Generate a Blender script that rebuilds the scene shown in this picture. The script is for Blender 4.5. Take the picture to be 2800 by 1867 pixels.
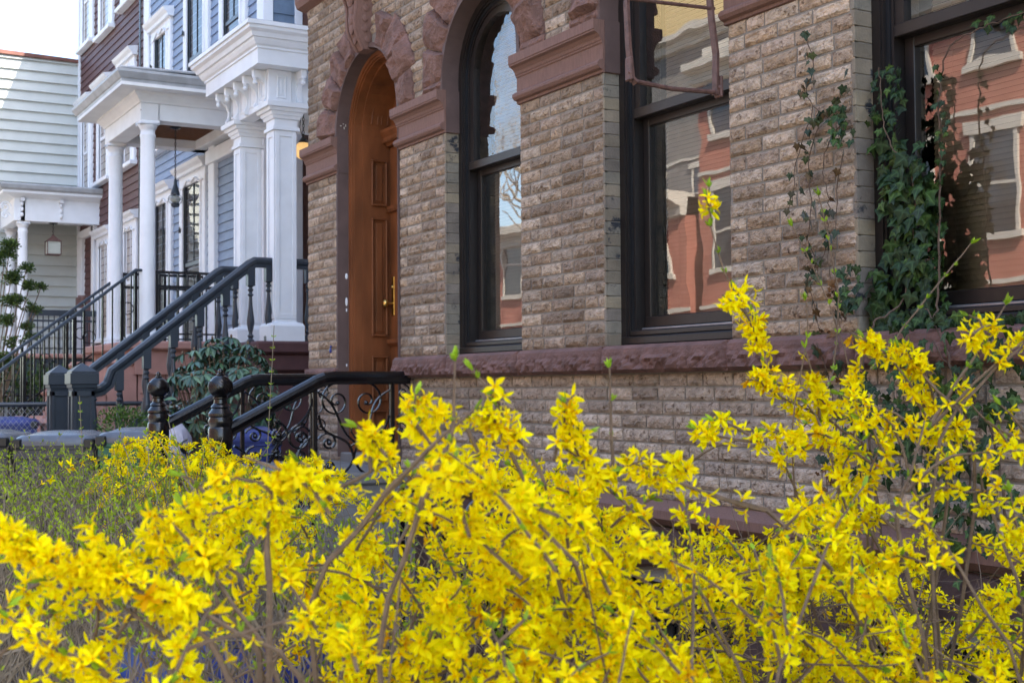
import bpy, math, random
import numpy as np
from mathutils import Vector, Matrix, noise
R = math.radians
sc = bpy.context.scene
for o in list(bpy.data.objects): bpy.data.objects.remove(o, do_unlink=True)
# ---------------------------------------------------------------- camera
cd = bpy.data.cameras.new('camera'); cam = bpy.data.objects.new('camera', cd)
sc.collection.objects.link(cam); sc.camera = cam
_y, _p, _r = R(30.0), R(2.0), R(0.4)
_F0 = Vector((-math.cos(_y), math.sin(_y), 0)); _R0 = Vector((math.sin(_y), math.cos(_y), 0)); _U0 = Vector((0, 0, 1))
_F = _F0*math.cos(_p) + _U0*math.sin(_p); _U1 = -_F0*math.sin(_p) + _U0*math.cos(_p)
_Rt = _R0*math.cos(_r) - _U1*math.sin(_r); _U = _R0*math.sin(_r) + _U1*math.cos(_r)
m = Matrix((_Rt, _U, -_F)).transposed().to_4x4(); m.translation = Vector((0, 0, 1.45))
cam.matrix_world = m
cd.sensor_width = 36.0; cd.lens = 36.0*3550/2800; cd.clip_start = 0.05; cd.clip_end = 600
cd.dof.use_dof = True; cd.dof.focus_distance = 4.3; cd.dof.aperture_fstop = 11.0
# ---------------------------------------------------------------- sky, sun, exposure
SUN = Vector((0.571, 0.295, 0.766)).normalized()
w = bpy.data.worlds.new('World'); sc.world = w; w.use_nodes = True
nt = w.node_tree; bg = nt.nodes['Background']
sky = nt.nodes.new('ShaderNodeTexSky'); sky.sky_type = 'NISHITA'; sky.sun_disc = False
sky.sun_elevation = math.asin(SUN.z); sky.sun_rotation = math.atan2(SUN.x, SUN.y)
sky.air_density = 1.0; sky.dust_density = 1.8; sky.ozone_density = 1.0
nt.links.new(sky.outputs[0], bg.inputs[0]); bg.inputs[1].default_value = 0.15
ld = bpy.data.lights.new('sun', 'SUN'); ld.energy = 4.6; ld.angle = R(0.5); ld.color = (1.0, 0.93, 0.82)
lo = bpy.data.objects.new('sun', ld); sc.collection.objects.link(lo)
lo.rotation_euler = (-SUN).to_track_quat('-Z', 'Y').to_euler(); lo.location = (20, 10, 30)
sc.view_settings.view_transform = 'Standard'; sc.view_settings.look = 'None'
sc.view_settings.exposure = 2.15; sc.view_settings.gamma = 1.0
# ---------------------------------------------------------------- helpers
COL = sc.collection
def tag(o, label=None, cat=None, group=None, kind=None):
    if label: o['label'] = label
    if cat: o['category'] = cat
    if group: o['group'] = group
    if kind: o['kind'] = kind
    return o
def empty(name, loc, label=None, cat=None, group=None):
    o = bpy.data.objects.new(name, None); COL.objects.link(o); o.location = loc
    o.empty_display_size = 0.1
    return tag(o, label, cat, group)
def rootloc(o):
    v = Vector((0, 0, 0))
    while o is not None: v = v + Vector(o.location); o = o.parent
    return v
def copy_tree(o, parent=None, off=None):
    c = o.copy(); COL.objects.link(c)
    if parent is not None: c.parent = parent
    if off is not None: c.location = Vector(o.location) + Vector(off)
    for ch in [q for q in bpy.data.objects if q.parent == o]: copy_tree(ch, c)
    return c
class MB:
    def __init__(s): s.v = []; s.f = []; s.mi = []; s.c = []; s.cur = 0; s.col = (1, 1, 1)
    def add(s, vs, fs):
        b = len(s.v); s.v.extend([tuple(q) for q in vs]); s.c.extend([s.col]*len(vs))
        for f in fs: s.f.append(tuple(b+i for i in f)); s.mi.append(s.cur)
    def box(s, x0, x1, y0, y1, z0, z1):
        if x0 > x1: x0, x1 = x1, x0
        if y0 > y1: y0, y1 = y1, y0
        if z0 > z1: z0, z1 = z1, z0
        v = [(x0,y0,z0),(x1,y0,z0),(x1,y1,z0),(x0,y1,z0),(x0,y0,z1),(x1,y0,z1),(x1,y1,z1),(x0,y1,z1)]
        s.add(v, [(0,3,2,1),(4,5,6,7),(0,1,5,4),(1,2,6,5),(2,3,7,6),(3,0,4,7)]); return s
    def bbox(s, x0, x1, y0, y1, z0, z1, b=0.006):
        # box with chamfered edges
        if x0 > x1: x0, x1 = x1, x0
        if y0 > y1: y0, y1 = y1, y0
        if z0 > z1: z0, z1 = z1, z0
        b = min(b, (x1-x0)*.45, (y1-y0)*.45, (z1-z0)*.45)
        X = (x0, x0+b, x1-b, x1); Y = (y0, y0+b, y1-b, y1); Z = (z0, z0+b, z1-b, z1)
        v = []; idx = {}
        for i in (0,1,2,3):
            for j in (0,1,2,3):
                for k in (0,1,2,3):
                    if ((i in (0,3)) + (j in (0,3)) + (k in (0,3))) == 1:
                        idx[(i,j,k)] = len(v); v.append((X[i],Y[j],Z[k]))
        f = []
        for i in (0,3):
            q = [idx[(i,1,1)],idx[(i,2,1)],idx[(i,2,2)],idx[(i,1,2)]]; f.append(q if i else q[::-1])
            q = [idx[(1,i,1)],idx[(2,i,1)],idx[(2,i,2)],idx[(1,i,2)]]; f.append(q[::-1] if i else q)
            q = [idx[(1,1,i)],idx[(2,1,i)],idx[(2,2,i)],idx[(1,2,i)]]; f.append(q if i else q[::-1])
        for i,ii in ((0,1),(3,2)):
            for j,jj in ((0,1),(3,2)):
                f.append([idx[(i,jj,1)],idx[(i,jj,2)],idx[(ii,j,2)],idx[(ii,j,1)]])
                f.append([idx[(i,1,jj)],idx[(i,2,jj)],idx[(ii,2,j)],idx[(ii,1,j)]])
                f.append([idx[(1,i,jj)],idx[(2,i,jj)],idx[(2,ii,j)],idx[(1,ii,j)]])
        for i,ii in ((0,1),(3,2)):
            for j,jj in ((0,1),(3,2)):
                for k,kk in ((0,1),(3,2)):
                    f.append([idx[(i,jj,kk)],idx[(ii,j,kk)],idx[(ii,jj,k)]])
        s.add(v, f); return s
    def prism(s, poly, axis, a0, a1):
        # poly: list of 2-D points; axis 'X','Y','Z' the extrusion axis
        def P(p, a):
            return (a, p[0], p[1]) if axis == 'X' else ((p[0], a, p[1]) if axis == 'Y' else (p[0], p[1], a))
        n = len(poly); v = [P(p, a0) for p in poly] + [P(p, a1) for p in poly]
        f = [tuple(range(n))[::-1], tuple(range(n, 2*n))] + [(i, (i+1) % n, n+(i+1) % n, n+i) for i in range(n)]
        s.add(v, f); return s
    def tube(s, pts, r, n=6, cap=True):
        pts = [Vector(p) for p in pts]; m_ = len(pts)
        rs = r if isinstance(r, (list, tuple)) else [r]*m_
        up = None; v = []
        for i, p in enumerate(pts):
            d = (pts[min(i+1, m_-1)] - pts[max(i-1, 0)])
            if d.length < 1e-9: d = Vector((0, 0, 1))
            d.normalize()
            if up is None:
                up = Vector((0, 0, 1)) if abs(d.z) < .9 else Vector((1, 0, 0))
            a = d.cross(up)
            if a.length < 1e-6: a = d.orthogonal()
            a.normalize(); b = a.cross(d); up = b
            for k in range(n):
                t = 2*math.pi*k/n; v.append(p + (a*math.cos(t) + b*math.sin(t))*rs[i])
        f = [(i*n+k, i*n+(k+1) % n, (i+1)*n+(k+1) % n, (i+1)*n+k) for i in range(m_-1) for k in range(n)]
        if cap: f += [tuple(range(n))[::-1], tuple(range((m_-1)*n, m_*n))]
        s.add(v, f); return s
    def sweep(s, pts, prof, upv=(0, 0, 1)):
        # sweep closed 2-D profile (side, up) along pts
        pts = [Vector(p) for p in pts]; m_ = len(pts); n = len(prof); v = []; upv = Vector(upv)
        for i, p in enumerate(pts):
            d1 = (pts[i]-pts[i-1]).normalized() if i > 0 else None
            d2 = (pts[i+1]-pts[i]).normalized() if i < m_-1 else None
            d = ((d1 or d2) + (d2 or d1)).normalized()
            k = 1.0/max(0.5, d.dot(d2 or d1))
            a = d.cross(upv).normalized(); b = a.cross(d).normalized()
            for q in prof: v.append(p + a*q[0] + b*q[1]*k)
        f = [(i*n+k, i*n+(k+1) % n, (i+1)*n+(k+1) % n, (i+1)*n+k) for i in range(m_-1) for k in range(n)]
        f += [tuple(range(n))[::-1], tuple(range((m_-1)*n, m_*n))]
        s.add(v, f); return s
    def lathe(s, prof, x, y, n=16, sq=False):
        # prof: list (r, z)
        v = []; off = math.pi/4 if sq else 0
        k_ = math.sqrt(2) if sq else 1
        if sq: n = 4
        for r_, z in prof:
            for k in range(n):
                t = 2*math.pi*k/n + off; v.append((x + k_*r_*math.cos(t), y + k_*r_*math.sin(t), z))
        m_ = len(prof)
        f = [(i*n+k, i*n+(k+1) % n, (i+1)*n+(k+1) % n, (i+1)*n+k) for i in range(m_-1) for k in range(n)]
        f += [tuple(range(n))[::-1], tuple(range((m_-1)*n, m_*n))]
        s.add(v, f); return s
    def ball(s, c, r, n=12, m_=8, sx=1, sy=1, sz=1):
        pr = []
        v = []
        for i in range(m_+1):
            ph = math.pi*i/m_
            for k in range(n):
                t = 2*math.pi*k/n
                v.append((c[0]+sx*r*math.sin(ph)*math.cos(t), c[1]+sy*r*math.sin(ph)*math.sin(t), c[2]-sz*r*math.cos(ph)))
        f = [(i*n+k, i*n+(k+1) % n, (i+1)*n+(k+1) % n, (i+1)*n+k) for i in range(m_) for k in range(n)]
        s.add(v, f); return s
    def build(s, name, mats, parent=None, smooth=False, col=False):
        me = bpy.data.meshes.new(name)
        off = rootloc(parent) if parent is not None else Vector((0, 0, 0))
        o3 = np.array(s.v, dtype=np.float64) - np.array(off)
        me.from_pydata(o3.tolist(), [], s.f)
        if not isinstance(mats, (list, tuple)): mats = [mats]
        for q in mats: me.materials.append(q)
        if len(mats) > 1: me.polygons.foreach_set('material_index', s.mi)
        if smooth:
            me.polygons.foreach_set('use_smooth', [True]*len(me.polygons)); me.update(); me.set_sharp_from_angle(angle=R(38))
        if col:
            at = me.attributes.new('Col', 'FLOAT_COLOR', 'POINT')
            a = np.ones((len(s.v), 4), dtype=np.float32); a[:, :3] = np.array(s.c, dtype=np.float32)
            at.data.foreach_set('color', a.ravel())
        me.validate(); me.update()
        o = bpy.data.objects.new(name, me); COL.objects.link(o)
        if parent is not None: o.parent = parent
        return o
# ---------------------------------------------------------------- materials
def mat(name, col, rough=0.6, var=0.15, scale=8.0, bump=0.0, bscale=60.0, metal=0.0, spec=0.5, attr=False,
        col2=None, c2scale=3.0, c2lo=.55, c2hi=.75, coat=0.0, stretch=None, bdist=0.01, sss=0.0, trans=0.0, emit=None):
    m_ = bpy.data.materials.new(name); m_.use_nodes = True; n = m_.node_tree; L = n.links
    b = n.nodes['Principled BSDF']
    b.inputs['Roughness'].default_value = rough; b.inputs['Metallic'].default_value = metal
    b.inputs['Specular IOR Level'].default_value = spec; b.inputs['Coat Weight'].default_value = coat
    tc = n.nodes.new('ShaderNodeTexCoord'); mp = n.nodes.new('ShaderNodeMapping'); L.new(tc.outputs['Object'], mp.inputs[0])
    if stretch: mp.inputs['Scale'].default_value = stretch
    nz = n.nodes.new('ShaderNodeTexNoise'); nz.inputs['Scale'].default_value = scale; nz.inputs['Detail'].default_value = 6
    L.new(mp.outputs[0], nz.inputs['Vector'])
    mr = n.nodes.new('ShaderNodeMapRange'); mr.inputs[1].default_value = .3; mr.inputs[2].default_value = .7
    mr.inputs[3].default_value = 1-var; mr.inputs[4].default_value = 1+var; L.new(nz.outputs['Fac'], mr.inputs[0])
    mul = n.nodes.new('ShaderNodeVectorMath'); mul.operation = 'SCALE'
    L.new(mr.outputs[0], mul.inputs['Scale'])
    if attr:
        a = n.nodes.new('ShaderNodeAttribute'); a.attribute_name = 'Col'
        m2 = n.nodes.new('ShaderNodeVectorMath'); m2.operation = 'MULTIPLY'; m2.inputs[1].default_value = col[:3]
        L.new(a.outputs['Color'], m2.inputs[0]); L.new(m2.outputs[0], mul.inputs[0])
    else: mul.inputs[0].default_value = col[:3]
    src = mul.outputs[0]
    if col2 is not None:
        n2 = n.nodes.new('ShaderNodeTexNoise'); n2.inputs['Scale'].default_value = c2scale; n2.inputs['Detail'].default_value = 8
        n2.inputs['Roughness'].default_value = .65
        L.new(mp.outputs[0], n2.inputs['Vector'])
        r2 = n.nodes.new('ShaderNodeMapRange'); r2.inputs[1].default_value = c2lo; r2.inputs[2].default_value = c2hi
        L.new(n2.outputs['Fac'], r2.inputs[0])
        mx = n.nodes.new('ShaderNodeMix'); mx.data_type = 'RGBA'
        L.new(r2.outputs[0], mx.inputs[0]); L.new(src, mx.inputs[6]); mx.inputs[7].default_value = (*col2[:3], 1)
        src = mx.outputs[2]
    L.new(src, b.inputs['Base Color'])
    if bump > 0:
        n3 = n.nodes.new('ShaderNodeTexNoise'); n3.inputs['Scale'].default_value = bscale; n3.inputs['Detail'].default_value = 5
        L.new(mp.outputs[0], n3.inputs['Vector'])
        bp = n.nodes.new('ShaderNodeBump'); bp.inputs['Strength'].default_value = bump; bp.inputs['Distance'].default_value = bdist
        L.new(n3.outputs['Fac'], bp.inputs['Height']); L.new(bp.outputs[0], b.inputs['Normal'])
    if trans > 0:
        tr = n.nodes.new('ShaderNodeBsdfTranslucent'); L.new(src, tr.inputs[0])
        ms = n.nodes.new('ShaderNodeMixShader'); ms.inputs[0].default_value = trans
        out = n.nodes['Material Output']
        L.new(b.outputs[0], ms.inputs[1]); L.new(tr.outputs[0], ms.inputs[2]); L.new(ms.outputs[0], out.inputs[0])
    if emit:
        b.inputs['Emission Color'].default_value = (*emit[:3], 1); b.inputs['Emission Strength'].default_value = emit[3]
    return m_
def glassmat(name, ior=1.9, wav=0.02, wscale=6.0, tint=(1, 1, 1), rough=0.0):
    m_ = bpy.data.materials.new(name); m_.use_nodes = True; n = m_.node_tree; L = n.links
    n.nodes.remove(n.nodes['Principled BSDF']); out = n.nodes['Material Output']
    gl = n.nodes.new('ShaderNodeBsdfGlossy'); gl.inputs['Roughness'].default_value = rough
    tr = n.nodes.new('ShaderNodeBsdfTransparent'); tr.inputs[0].default_value = (*tint, 1)
    fr = n.nodes.new('ShaderNodeFresnel'); fr.inputs[0].default_value = ior
    mx = n.nodes.new('ShaderNodeMixShader'); L.new(fr.outputs[0], mx.inputs[0]); L.new(tr.outputs[0], mx.inputs[1]); L.new(gl.outputs[0], mx.inputs[2])
    L.new(mx.outputs[0], out.inputs[0])
    tc = n.nodes.new('ShaderNodeTexCoord'); nz = n.nodes.new('ShaderNodeTexNoise'); nz.inputs['Scale'].default_value = wscale
    nz.inputs['Detail'].default_value = 1.5
    L.new(tc.outputs['Object'], nz.inputs['Vector'])
    bp = n.nodes.new('ShaderNodeBump'); bp.inputs['Strength'].default_value = 1.0; bp.inputs['Distance'].default_value = wav
    L.new(nz.outputs['Fac'], bp.inputs['Height']); L.new(bp.outputs[0], gl.inputs['Normal'])
    return m_
M = {}
M['brick'] = mat('tan_rock_face_brick', (1, 1, 1), .88, .30, 26, 1.0, 95, attr=True, col2=(.10, .060, .036), c2scale=42, c2lo=.54, c2hi=.68, bdist=.014)
M['mortar'] = mat('grey_mortar', (.25, .225, .195), .95, .2, 20, .5, 120)
M['reveal'] = mat('painted_reveal_brick', (1, 1, 1), .8, .2, 12, .3, 80, attr=True, col2=(.025, .028, .035), c2scale=9, c2lo=.60, c2hi=.66)
M['brownstone'] = mat('rough_brownstone', (.18, .098, .076), .88, .32, 11, 1.0, 45, col2=(.25, .145, .13), c2scale=5, bdist=.02)
M['brownstone_smooth'] = mat('tooled_brownstone', (.185, .100, .077), .8, .18, 30, .35, 90, stretch=(6, 6, .8), bdist=.004)
M['brownstone_paint'] = mat('painted_brownstone', (.105, .066, .058), .75, .15, 10, .2, 60, bdist=.004)
M['sill'] = mat('brownstone_sill', (.15, .08, .068), .85, .25, 12, .7, 60, bdist=.01)
M['dframe'] = mat('dark_brown_window_paint', (.015, .0115, .0105), .42, .2, 6, .05, 60, spec=.45)
M['dframe2'] = mat('black_aluminium', (.010, .012, .015), .34, .2, 6, spec=.45)
M['alum'] = mat('worn_aluminium_edge', (.30, .31, .33), .35, .2, 20, metal=.6)
M['doorwood'] = mat('orange_brown_door_paint', (.19, .064, .022), .45, .30, 5, .1, 40, stretch=(2, 2, .6), spec=.4)
M['brass'] = mat('worn_brass', (.62, .42, .13), .28, .2, 30, metal=1)
M['glass'] = glassmat('window_glass', 2.9, .0009, 3.0)
M['oldglass'] = glassmat('wavy_old_glass', 2.3, .004, 7.0)
M['farglass'] = glassmat('far_window_glass', 1.8, .0015, 3.0)
M['room'] = mat('dark_room', (.05, .05, .052), .9, .1, 5)
M['blind'] = mat('venetian_blind', (.80, .81, .78), .6, .08, 5)
M['white'] = mat('white_paint', (.77, .80, .83), .5, .05, 5, .05, 40)
M['whiteworn'] = mat('weathered_white_paint', (.72, .74, .75), .6, .07, 4, .1, 60, col2=(.20, .13, .10), c2scale=9, c2lo=.70, c2hi=.76)
M['blue'] = mat('blue_clapboard_paint', (.215, .285, .40), .6, .10, 5, .1, 50, stretch=(1, 1, 4))
M['bluedark'] = mat('shaded_weathered_blue_clapboard', (.13, .19, .27), .7, .15, 8, .2, 50, col2=(.42, .40, .33), c2scale=12, c2lo=.66, c2hi=.70)  # darker blue paints in the side wall's shade; pale flecks are wear
M['brown'] = mat('brown_clapboard_paint', (.095, .038, .036), .6, .14, 6, .1, 50, stretch=(1, 1, 4))
M['pale'] = mat('pale_grey_siding', (.50, .53, .50), .6, .06, 3, .05, 30)
M['greyrail'] = mat('slate_grey_rail_paint', (.030, .040, .053), .34, .12, 6, spec=.45)
M['iron'] = mat('glossy_black_iron', (.004, .004, .005), .24, .3, 20, .15, 70, spec=.5, coat=.12, bdist=.004)
M['rust'] = mat('rusty_brown_iron', (.12, .062, .05), .6, .35, 40, .6, 120, metal=.1, col2=(.06, .02, .012), c2scale=50, c2lo=.6, c2hi=.7, bdist=.003)
M['pink'] = mat('pink_painted_stone', (.40, .215, .175), .8, .10, 8, .2, 50)
M['darkstone'] = mat('dark_red_painted_stone', (.085, .035, .035), .7, .15, 8, .2, 50)
M['black'] = mat('shade_and_numeral_black', (.003, .003, .003), .9, 0, 1)  # near-black for the painted under-porch shade and the house numeral
M['lampglass'] = mat('frosted_lantern_glass', (.42, .44, .38), .3, .05, 10)
M['lit'] = mat('lit_lamp_globe', (.7, .5, .22), .3, .12, 14, emit=(1.0, .58, .20, .17))
M['woodceil'] = mat('varnished_wood_ceiling', (.17, .075, .035), .5, .3, 10, .1, 40, stretch=(1, 14, 1))
M['bin'] = mat('grey_bin_plastic', (.035, .038, .045), .45, .12, 15, .1, 100)
M['binlid'] = mat('grey_bin_lid', (.095, .105, .125), .26, .12, 15, .08, 100)
M['blueplastic'] = mat('blue_bin_plastic', (.008, .022, .17), .4, .2, 6, .05, 80)
M['greenplastic'] = mat('green_bin_plastic', (.012, .10, .05), .4, .2, 6, .05, 80)
M['bag'] = mat('pale_plastic_bag', (.45, .45, .52), .3, .1, 20, .5, 20, bdist=.02)
M['concrete'] = mat('pavement_concrete', (.30, .29, .27), .9, .15, 3, .3, 60)
M['stoopstone'] = mat('grey_stoop_stone', (.17, .165, .16), .8, .15, 6, .25, 60)
M['asphalt'] = mat('road_asphalt', (.06, .06, .06), .9, .2, 5, .4, 200)
M['basement'] = mat('shade_darkened_basement', (.075, .042, .037), .85, .25, 8, .5, 60, bdist=.008)  # sill brownstone darkened so the colour carries the deep shadow down there
M['soil'] = mat('yard_soil', (.028, .020, .015), .95, .4, 20, .9, 40, bdist=.03)
M['redbrick'] = mat('red_brick_across_street', (.36, .135, .095), .85, .18, 1.5, .2, 30)
M['tanwall'] = mat('yellow_stucco_across_street', (.62, .46, .22), .85, .08, 1.0)
M['stonetrim'] = mat('pale_stone_trim', (.5, .46, .40), .8, .1, 3)
M['greystone'] = mat('grey_slate_front', (.17, .16, .15), .8, .2, 2)
M['bark'] = mat('grey_street_tree_bark', (.30, .25, .19), .9, .25, 12, .5, 40)
M['gutter'] = mat('worn_grey_gutter', (.36, .38, .40), .5, .15, 8)
M['roofbrown'] = mat('rusty_roof_edge', (.14, .055, .04), .7, .3, 6)
# ================================================================ BROWN BRICK HOUSE (facade plane y = 3.3)
YF = 3.3
rnd = random.Random(7)
def rock(mb, P, nx, nz, yf, relief, back=0.04, seed=0, nscale=14.0, edge=5.0, tilt=0.35, low=False):
    # split-faced block: front grid with relief towards -y, skirt to the back
    sx, sz = (rnd.random()-.5)*tilt, (rnd.random()-.5)*tilt
    vs = []
    for j in range(nz+1):
        for i in range(nx+1):
            u, v = i/nx, j/nz
            x, z = P(u, v)
            e = min(u, 1-u)*nx*.9; g = min(v, 1-v)*nz*.9
            k = min(1.0, e)*min(1.0, g)
            q = Vector((x*nscale+seed, z*nscale*1.3, seed*1.7))
            n1 = noise.noise(q); n2 = noise.noise(q*2.7+Vector((5, 3, 1)))
            n3 = 1-abs(noise.noise(q*.8+Vector((9, 2, 4))))*2
            if low: n1, n2, n3 = [q_*(.18 if v > .55 else 1.25) for q_ in (n1, n2, n3)]
            h = relief*k*((.85 if low else .55) + .55*n1 + .3*n2 + .30*n3 + sx*(u-.5)*2 + sz*(v-.5)*2)
            if k == 0: h = -.25*relief*abs(n2)
            jx = (1-k)*0 + k*.12*n2*(P(1, 0)[0]-P(0, 0)[0])/nx
            vs.append((x+jx, yf-h, z))
    n_ = len(vs); fs = []
    W = nx+1
    for j in range(nz):
        for i in range(nx): fs.append((j*W+i, j*W+i+1, (j+1)*W+i+1, (j+1)*W+i))
    loop = [i for i in range(nx)] + [j*W+nx for j in range(nz)] + [nz*W+i for i in range(nx, 0, -1)] + [j*W for j in range(nz, 0, -1)]
    for t in loop: vs.append((vs[t][0], yf+back, vs[t][2]))
    m_ = len(loop)
    for t in range(m_): fs.append((loop[t], n_+t, n_+(t+1) % m_, loop[(t+1) % m_]))
    # keep face orientation towards -y
    a, b_, c = (Vector(vs[k]) for k in fs[0][:3])
    if (b_-a).cross(c-a).y > 0: fs = [f[::-1] for f in fs]
    mb.add(vs, fs)
PIERS = [(7.99, 8.55), (6.44, 7.04), (4.86, 5.61), (3.30, 3.98), (1.70, 2.45)]
OPEN = [(7.515, .475, 3.12), (6.025, .415, 3.17), (4.42, .44, 3.17), (2.875, .425, 3.17)]   # centre s, radius, spring z
house = empty('brick_house', (-6, 3.3, 0), 'brown rock-faced brick row house with brownstone arches, dark window frames and an orange wooden door', 'house')
def inopen(xa, xb, za, zb, pad=0.0):
    for (c, r, zs) in OPEN:
        for x in (xa, xb, (xa+xb)/2):
            for z in (za, zb):
                s = -x
                if z <= zs and abs(s-c) < r+pad-.002: return True
                if z > zs and math.hypot(s-c, z-zs) < r+pad-.002: return True
    return False
ramp = [(.42,.30,.205), (.37,.265,.18), (.30,.205,.135), (.46,.345,.25), (.25,.17,.115), (.40,.29,.215), (.50,.385,.29), (.35,.24,.155), (.44,.33,.24)]
bm = MB(); CO, BL, J = 0.0605, 0.190, 0.0100
def bricks(s0, s1, z0, z1, mask=False):
    n = max(1, round((z1-z0)/CO)); co = (z1-z0)/n
    for k in range(n):
        za, zb = z0+k*co+J/2, z0+(k+1)*co-J/2
        x = -s1 - (BL*.5 if k % 2 else 0.0) - (-s1 % BL if False else 0)
        while x < -s0:
            L1 = BL*(.56 if rnd.random() < .09 else 1.0)
            xa, xb = max(x, -s1), min(x+L1, -s0)
            x += L1
            if xb-xa < .03: continue
            xa += J/2 if xa > -s1+.001 else 0; xb -= J/2 if xb < -s0-.001 else 0
            if mask and inopen(xa, xb, za, zb, .06): continue
            c = rnd.choice(ramp); c = tuple(.78*q+.22*w_ for q, w_ in zip((c[0]*.96, c[1]*.985, c[2]*.99), (.36, .275, .205))); f = rnd.uniform(.74, 1.2)*(.93 if xa < -4.3 else 1.16)
            big = noise.noise(Vector((xa*1.1, za*1.1, 3.3)))
            f *= 1 + .35*big
            if za < 1.5: c = tuple(.5*q+.5*w_ for q, w_ in zip(c, (.36, .30, .25))); f *= 1.08
            bm.col = tuple(q*f for q in c)
            near = xa > -4.2
            rock(bm, lambda u, v: (xa+(xb-xa)*u, za+(zb-za)*v), (12 if near else 8) if xb-xa > .12 else 6, 5 if near else 4, YF-.004, rnd.uniform(.006, .015), .02, rnd.random()*50, 36)
for (a, b_) in PIERS[:4]:
    if a == 7.99: bricks(a, b_, 1.585, 2.875)
    else: bricks(a, b_, 1.63, 2.875)
bricks(1.9, 2.45, 1.63, 2.875)
bricks(1.9, 8.55, 3.11, 4.10, True)
bricks(1.9, 7.04, .97, 1.505)
bricks(7.99, 8.55, .50, 1.505)
walls = bm.build('brick_wall', M['brick'], house, col=True)
# mortar backing with the openings cut out
mb = MB()
for (a, b_) in PIERS + [(-12.0, .85)]: mb.box(-b_, -a, YF, 3.62, 0.1, 3.12 if a > 1 else 4.4)
mb.box(-12*-1, -1.7, YF+.004, 3.6, -.2, 4.38)
def spandrel(m_, s0, s1, c, r, zs, zt, ya, yb):
    m_.box(-s0, -(c-r), ya, yb, 3.12, zt); m_.box(-(c+r), -s1, ya, yb, 3.12, zt)
    N = 20; p = [(c-r*math.cos(math.pi*i/N), zs+r*math.sin(math.pi*i/N)) for i in range(N+1)]
    for i in range(N):
        (sa, za), (sb, zb) = p[i], p[i+1]
        m_.add([(-sa, ya, za), (-sb, ya, zb), (-sb, ya, zt), (-sa, ya, zt), (-sa, yb, za), (-sb, yb, zb), (-sb, yb, zt), (-sa, yb, zt)],
               [(0, 1, 2, 3), (7, 6, 5, 4), (1, 0, 4, 5)])
spandrel(mb, 6.74, 8.55, *OPEN[0], 4.4, YF, 3.62); spandrel(mb, 5.235, 6.74, *OPEN[1], 4.4, YF, 3.62)
spandrel(mb, 3.64, 5.235, *OPEN[2], 4.4, YF, 3.62); spandrel(mb, 1.9, 3.64, *OPEN[3], 4.4, YF, 3.62)
# the rest of the block: upper storeys, ends, back, roof
mb.box(-8.55, 12, YF, 3.6, 4.4, 10.6); mb.box(-8.54, -8.3, 3.62, 14, -.2, 10.6); mb.box(11.7, 12, 3.62, 14, -.2, 10.6)
mb.box(-8.55, 12, 14, 14.3, -.2, 10.6); mb.box(-8.5, 11.9, 3.4, 14.1, 10.6, 10.8)
mb.box(-8.5, 11.9, 3.66, 14, 3.95, 4.1)
mb.box(-7.04, -1.9, YF+.002, 3.6, .62, 1.6); mb.box(-8.55, -7.99, YF+.002, 3.6, -.1, .5)
mb.build('mortar_wall', M['mortar'], house)
rm = MB(); rm.box(-8.3, 3, 4.15, 4.25, -.1, 3.95); rm.box(-8.3, 3, 3.64, 4.25, -.2, .9)
for c in (5.235, 3.64, 6.74): rm.box(-c-.02, -c+.02, 3.63, 4.16, .9, 3.95)
rm.build('dark_interior', M['room'], house)
# smooth painted bricks of the reveals (faces turned towards +x)
for a, y1 in ((6.44, 3.385), (4.86, 3.385), (3.30, 3.385)):
    mb = MB(); n = 22; z = 1.63; co = (2.875-z)/n
    for k in range(n):
        f = rnd.uniform(.88, 1.1); c = rnd.choice([(.22, .18, .13), (.20, .165, .12), (.25, .205, .14), (.19, .16, .13), (.21, .185, .145)])
        mb.col = tuple(q*f for q in c)
        mb.bbox(-a-.03, -a+.004, YF+.004, y1, z+k*co+.002, z+(k+1)*co-.002, .002)
        mb.bbox(-a-.012, -a+.0045, YF-.0055, YF+.004, z+k*co+.002, z+(k+1)*co-.002, .002)
    mb.build('reveal_bricks', M['reveal'], house, col=True)
# caulk line where frame meets brick
for a in (6.44, 4.86, 3.30):
    mb = MB(); pts = [(-a+.006, 3.387, 1.63+.05*i) for i in range(26)]
    mb.tube([(p[0]+rnd.uniform(-.001, .002), p[1], p[2]) for p in pts], [rnd.uniform(.001, .004) for _ in pts], 5)
    mb.build('caulk_line', M['whiteworn'], house)
# ---- sill course: rock-faced brownstone blocks
for a, b_ in ((6.35, 7.04), (5.58, 6.345), (4.83, 5.575), (3.96, 4.825), (3.28, 3.955), (2.40, 3.275), (1.9, 2.395)):
    mb = MB(); P = lambda u, v: (-b_+(b_-a)*u, 1.507+.121*v)
    rock(mb, P, 40, 8, YF-.045, .026, .10, rnd.random()*30, 24, tilt=.1, low=True); mb.build('sill_stone', M['sill'], house)
mb = MB()
rock(mb, lambda u, v: (-8.56+.57*u, 1.507+.075*v), 14, 4, YF-.03, .014, .10, 4.4, 16)
mb.build('sill_stone', M['sill'], house)
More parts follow.
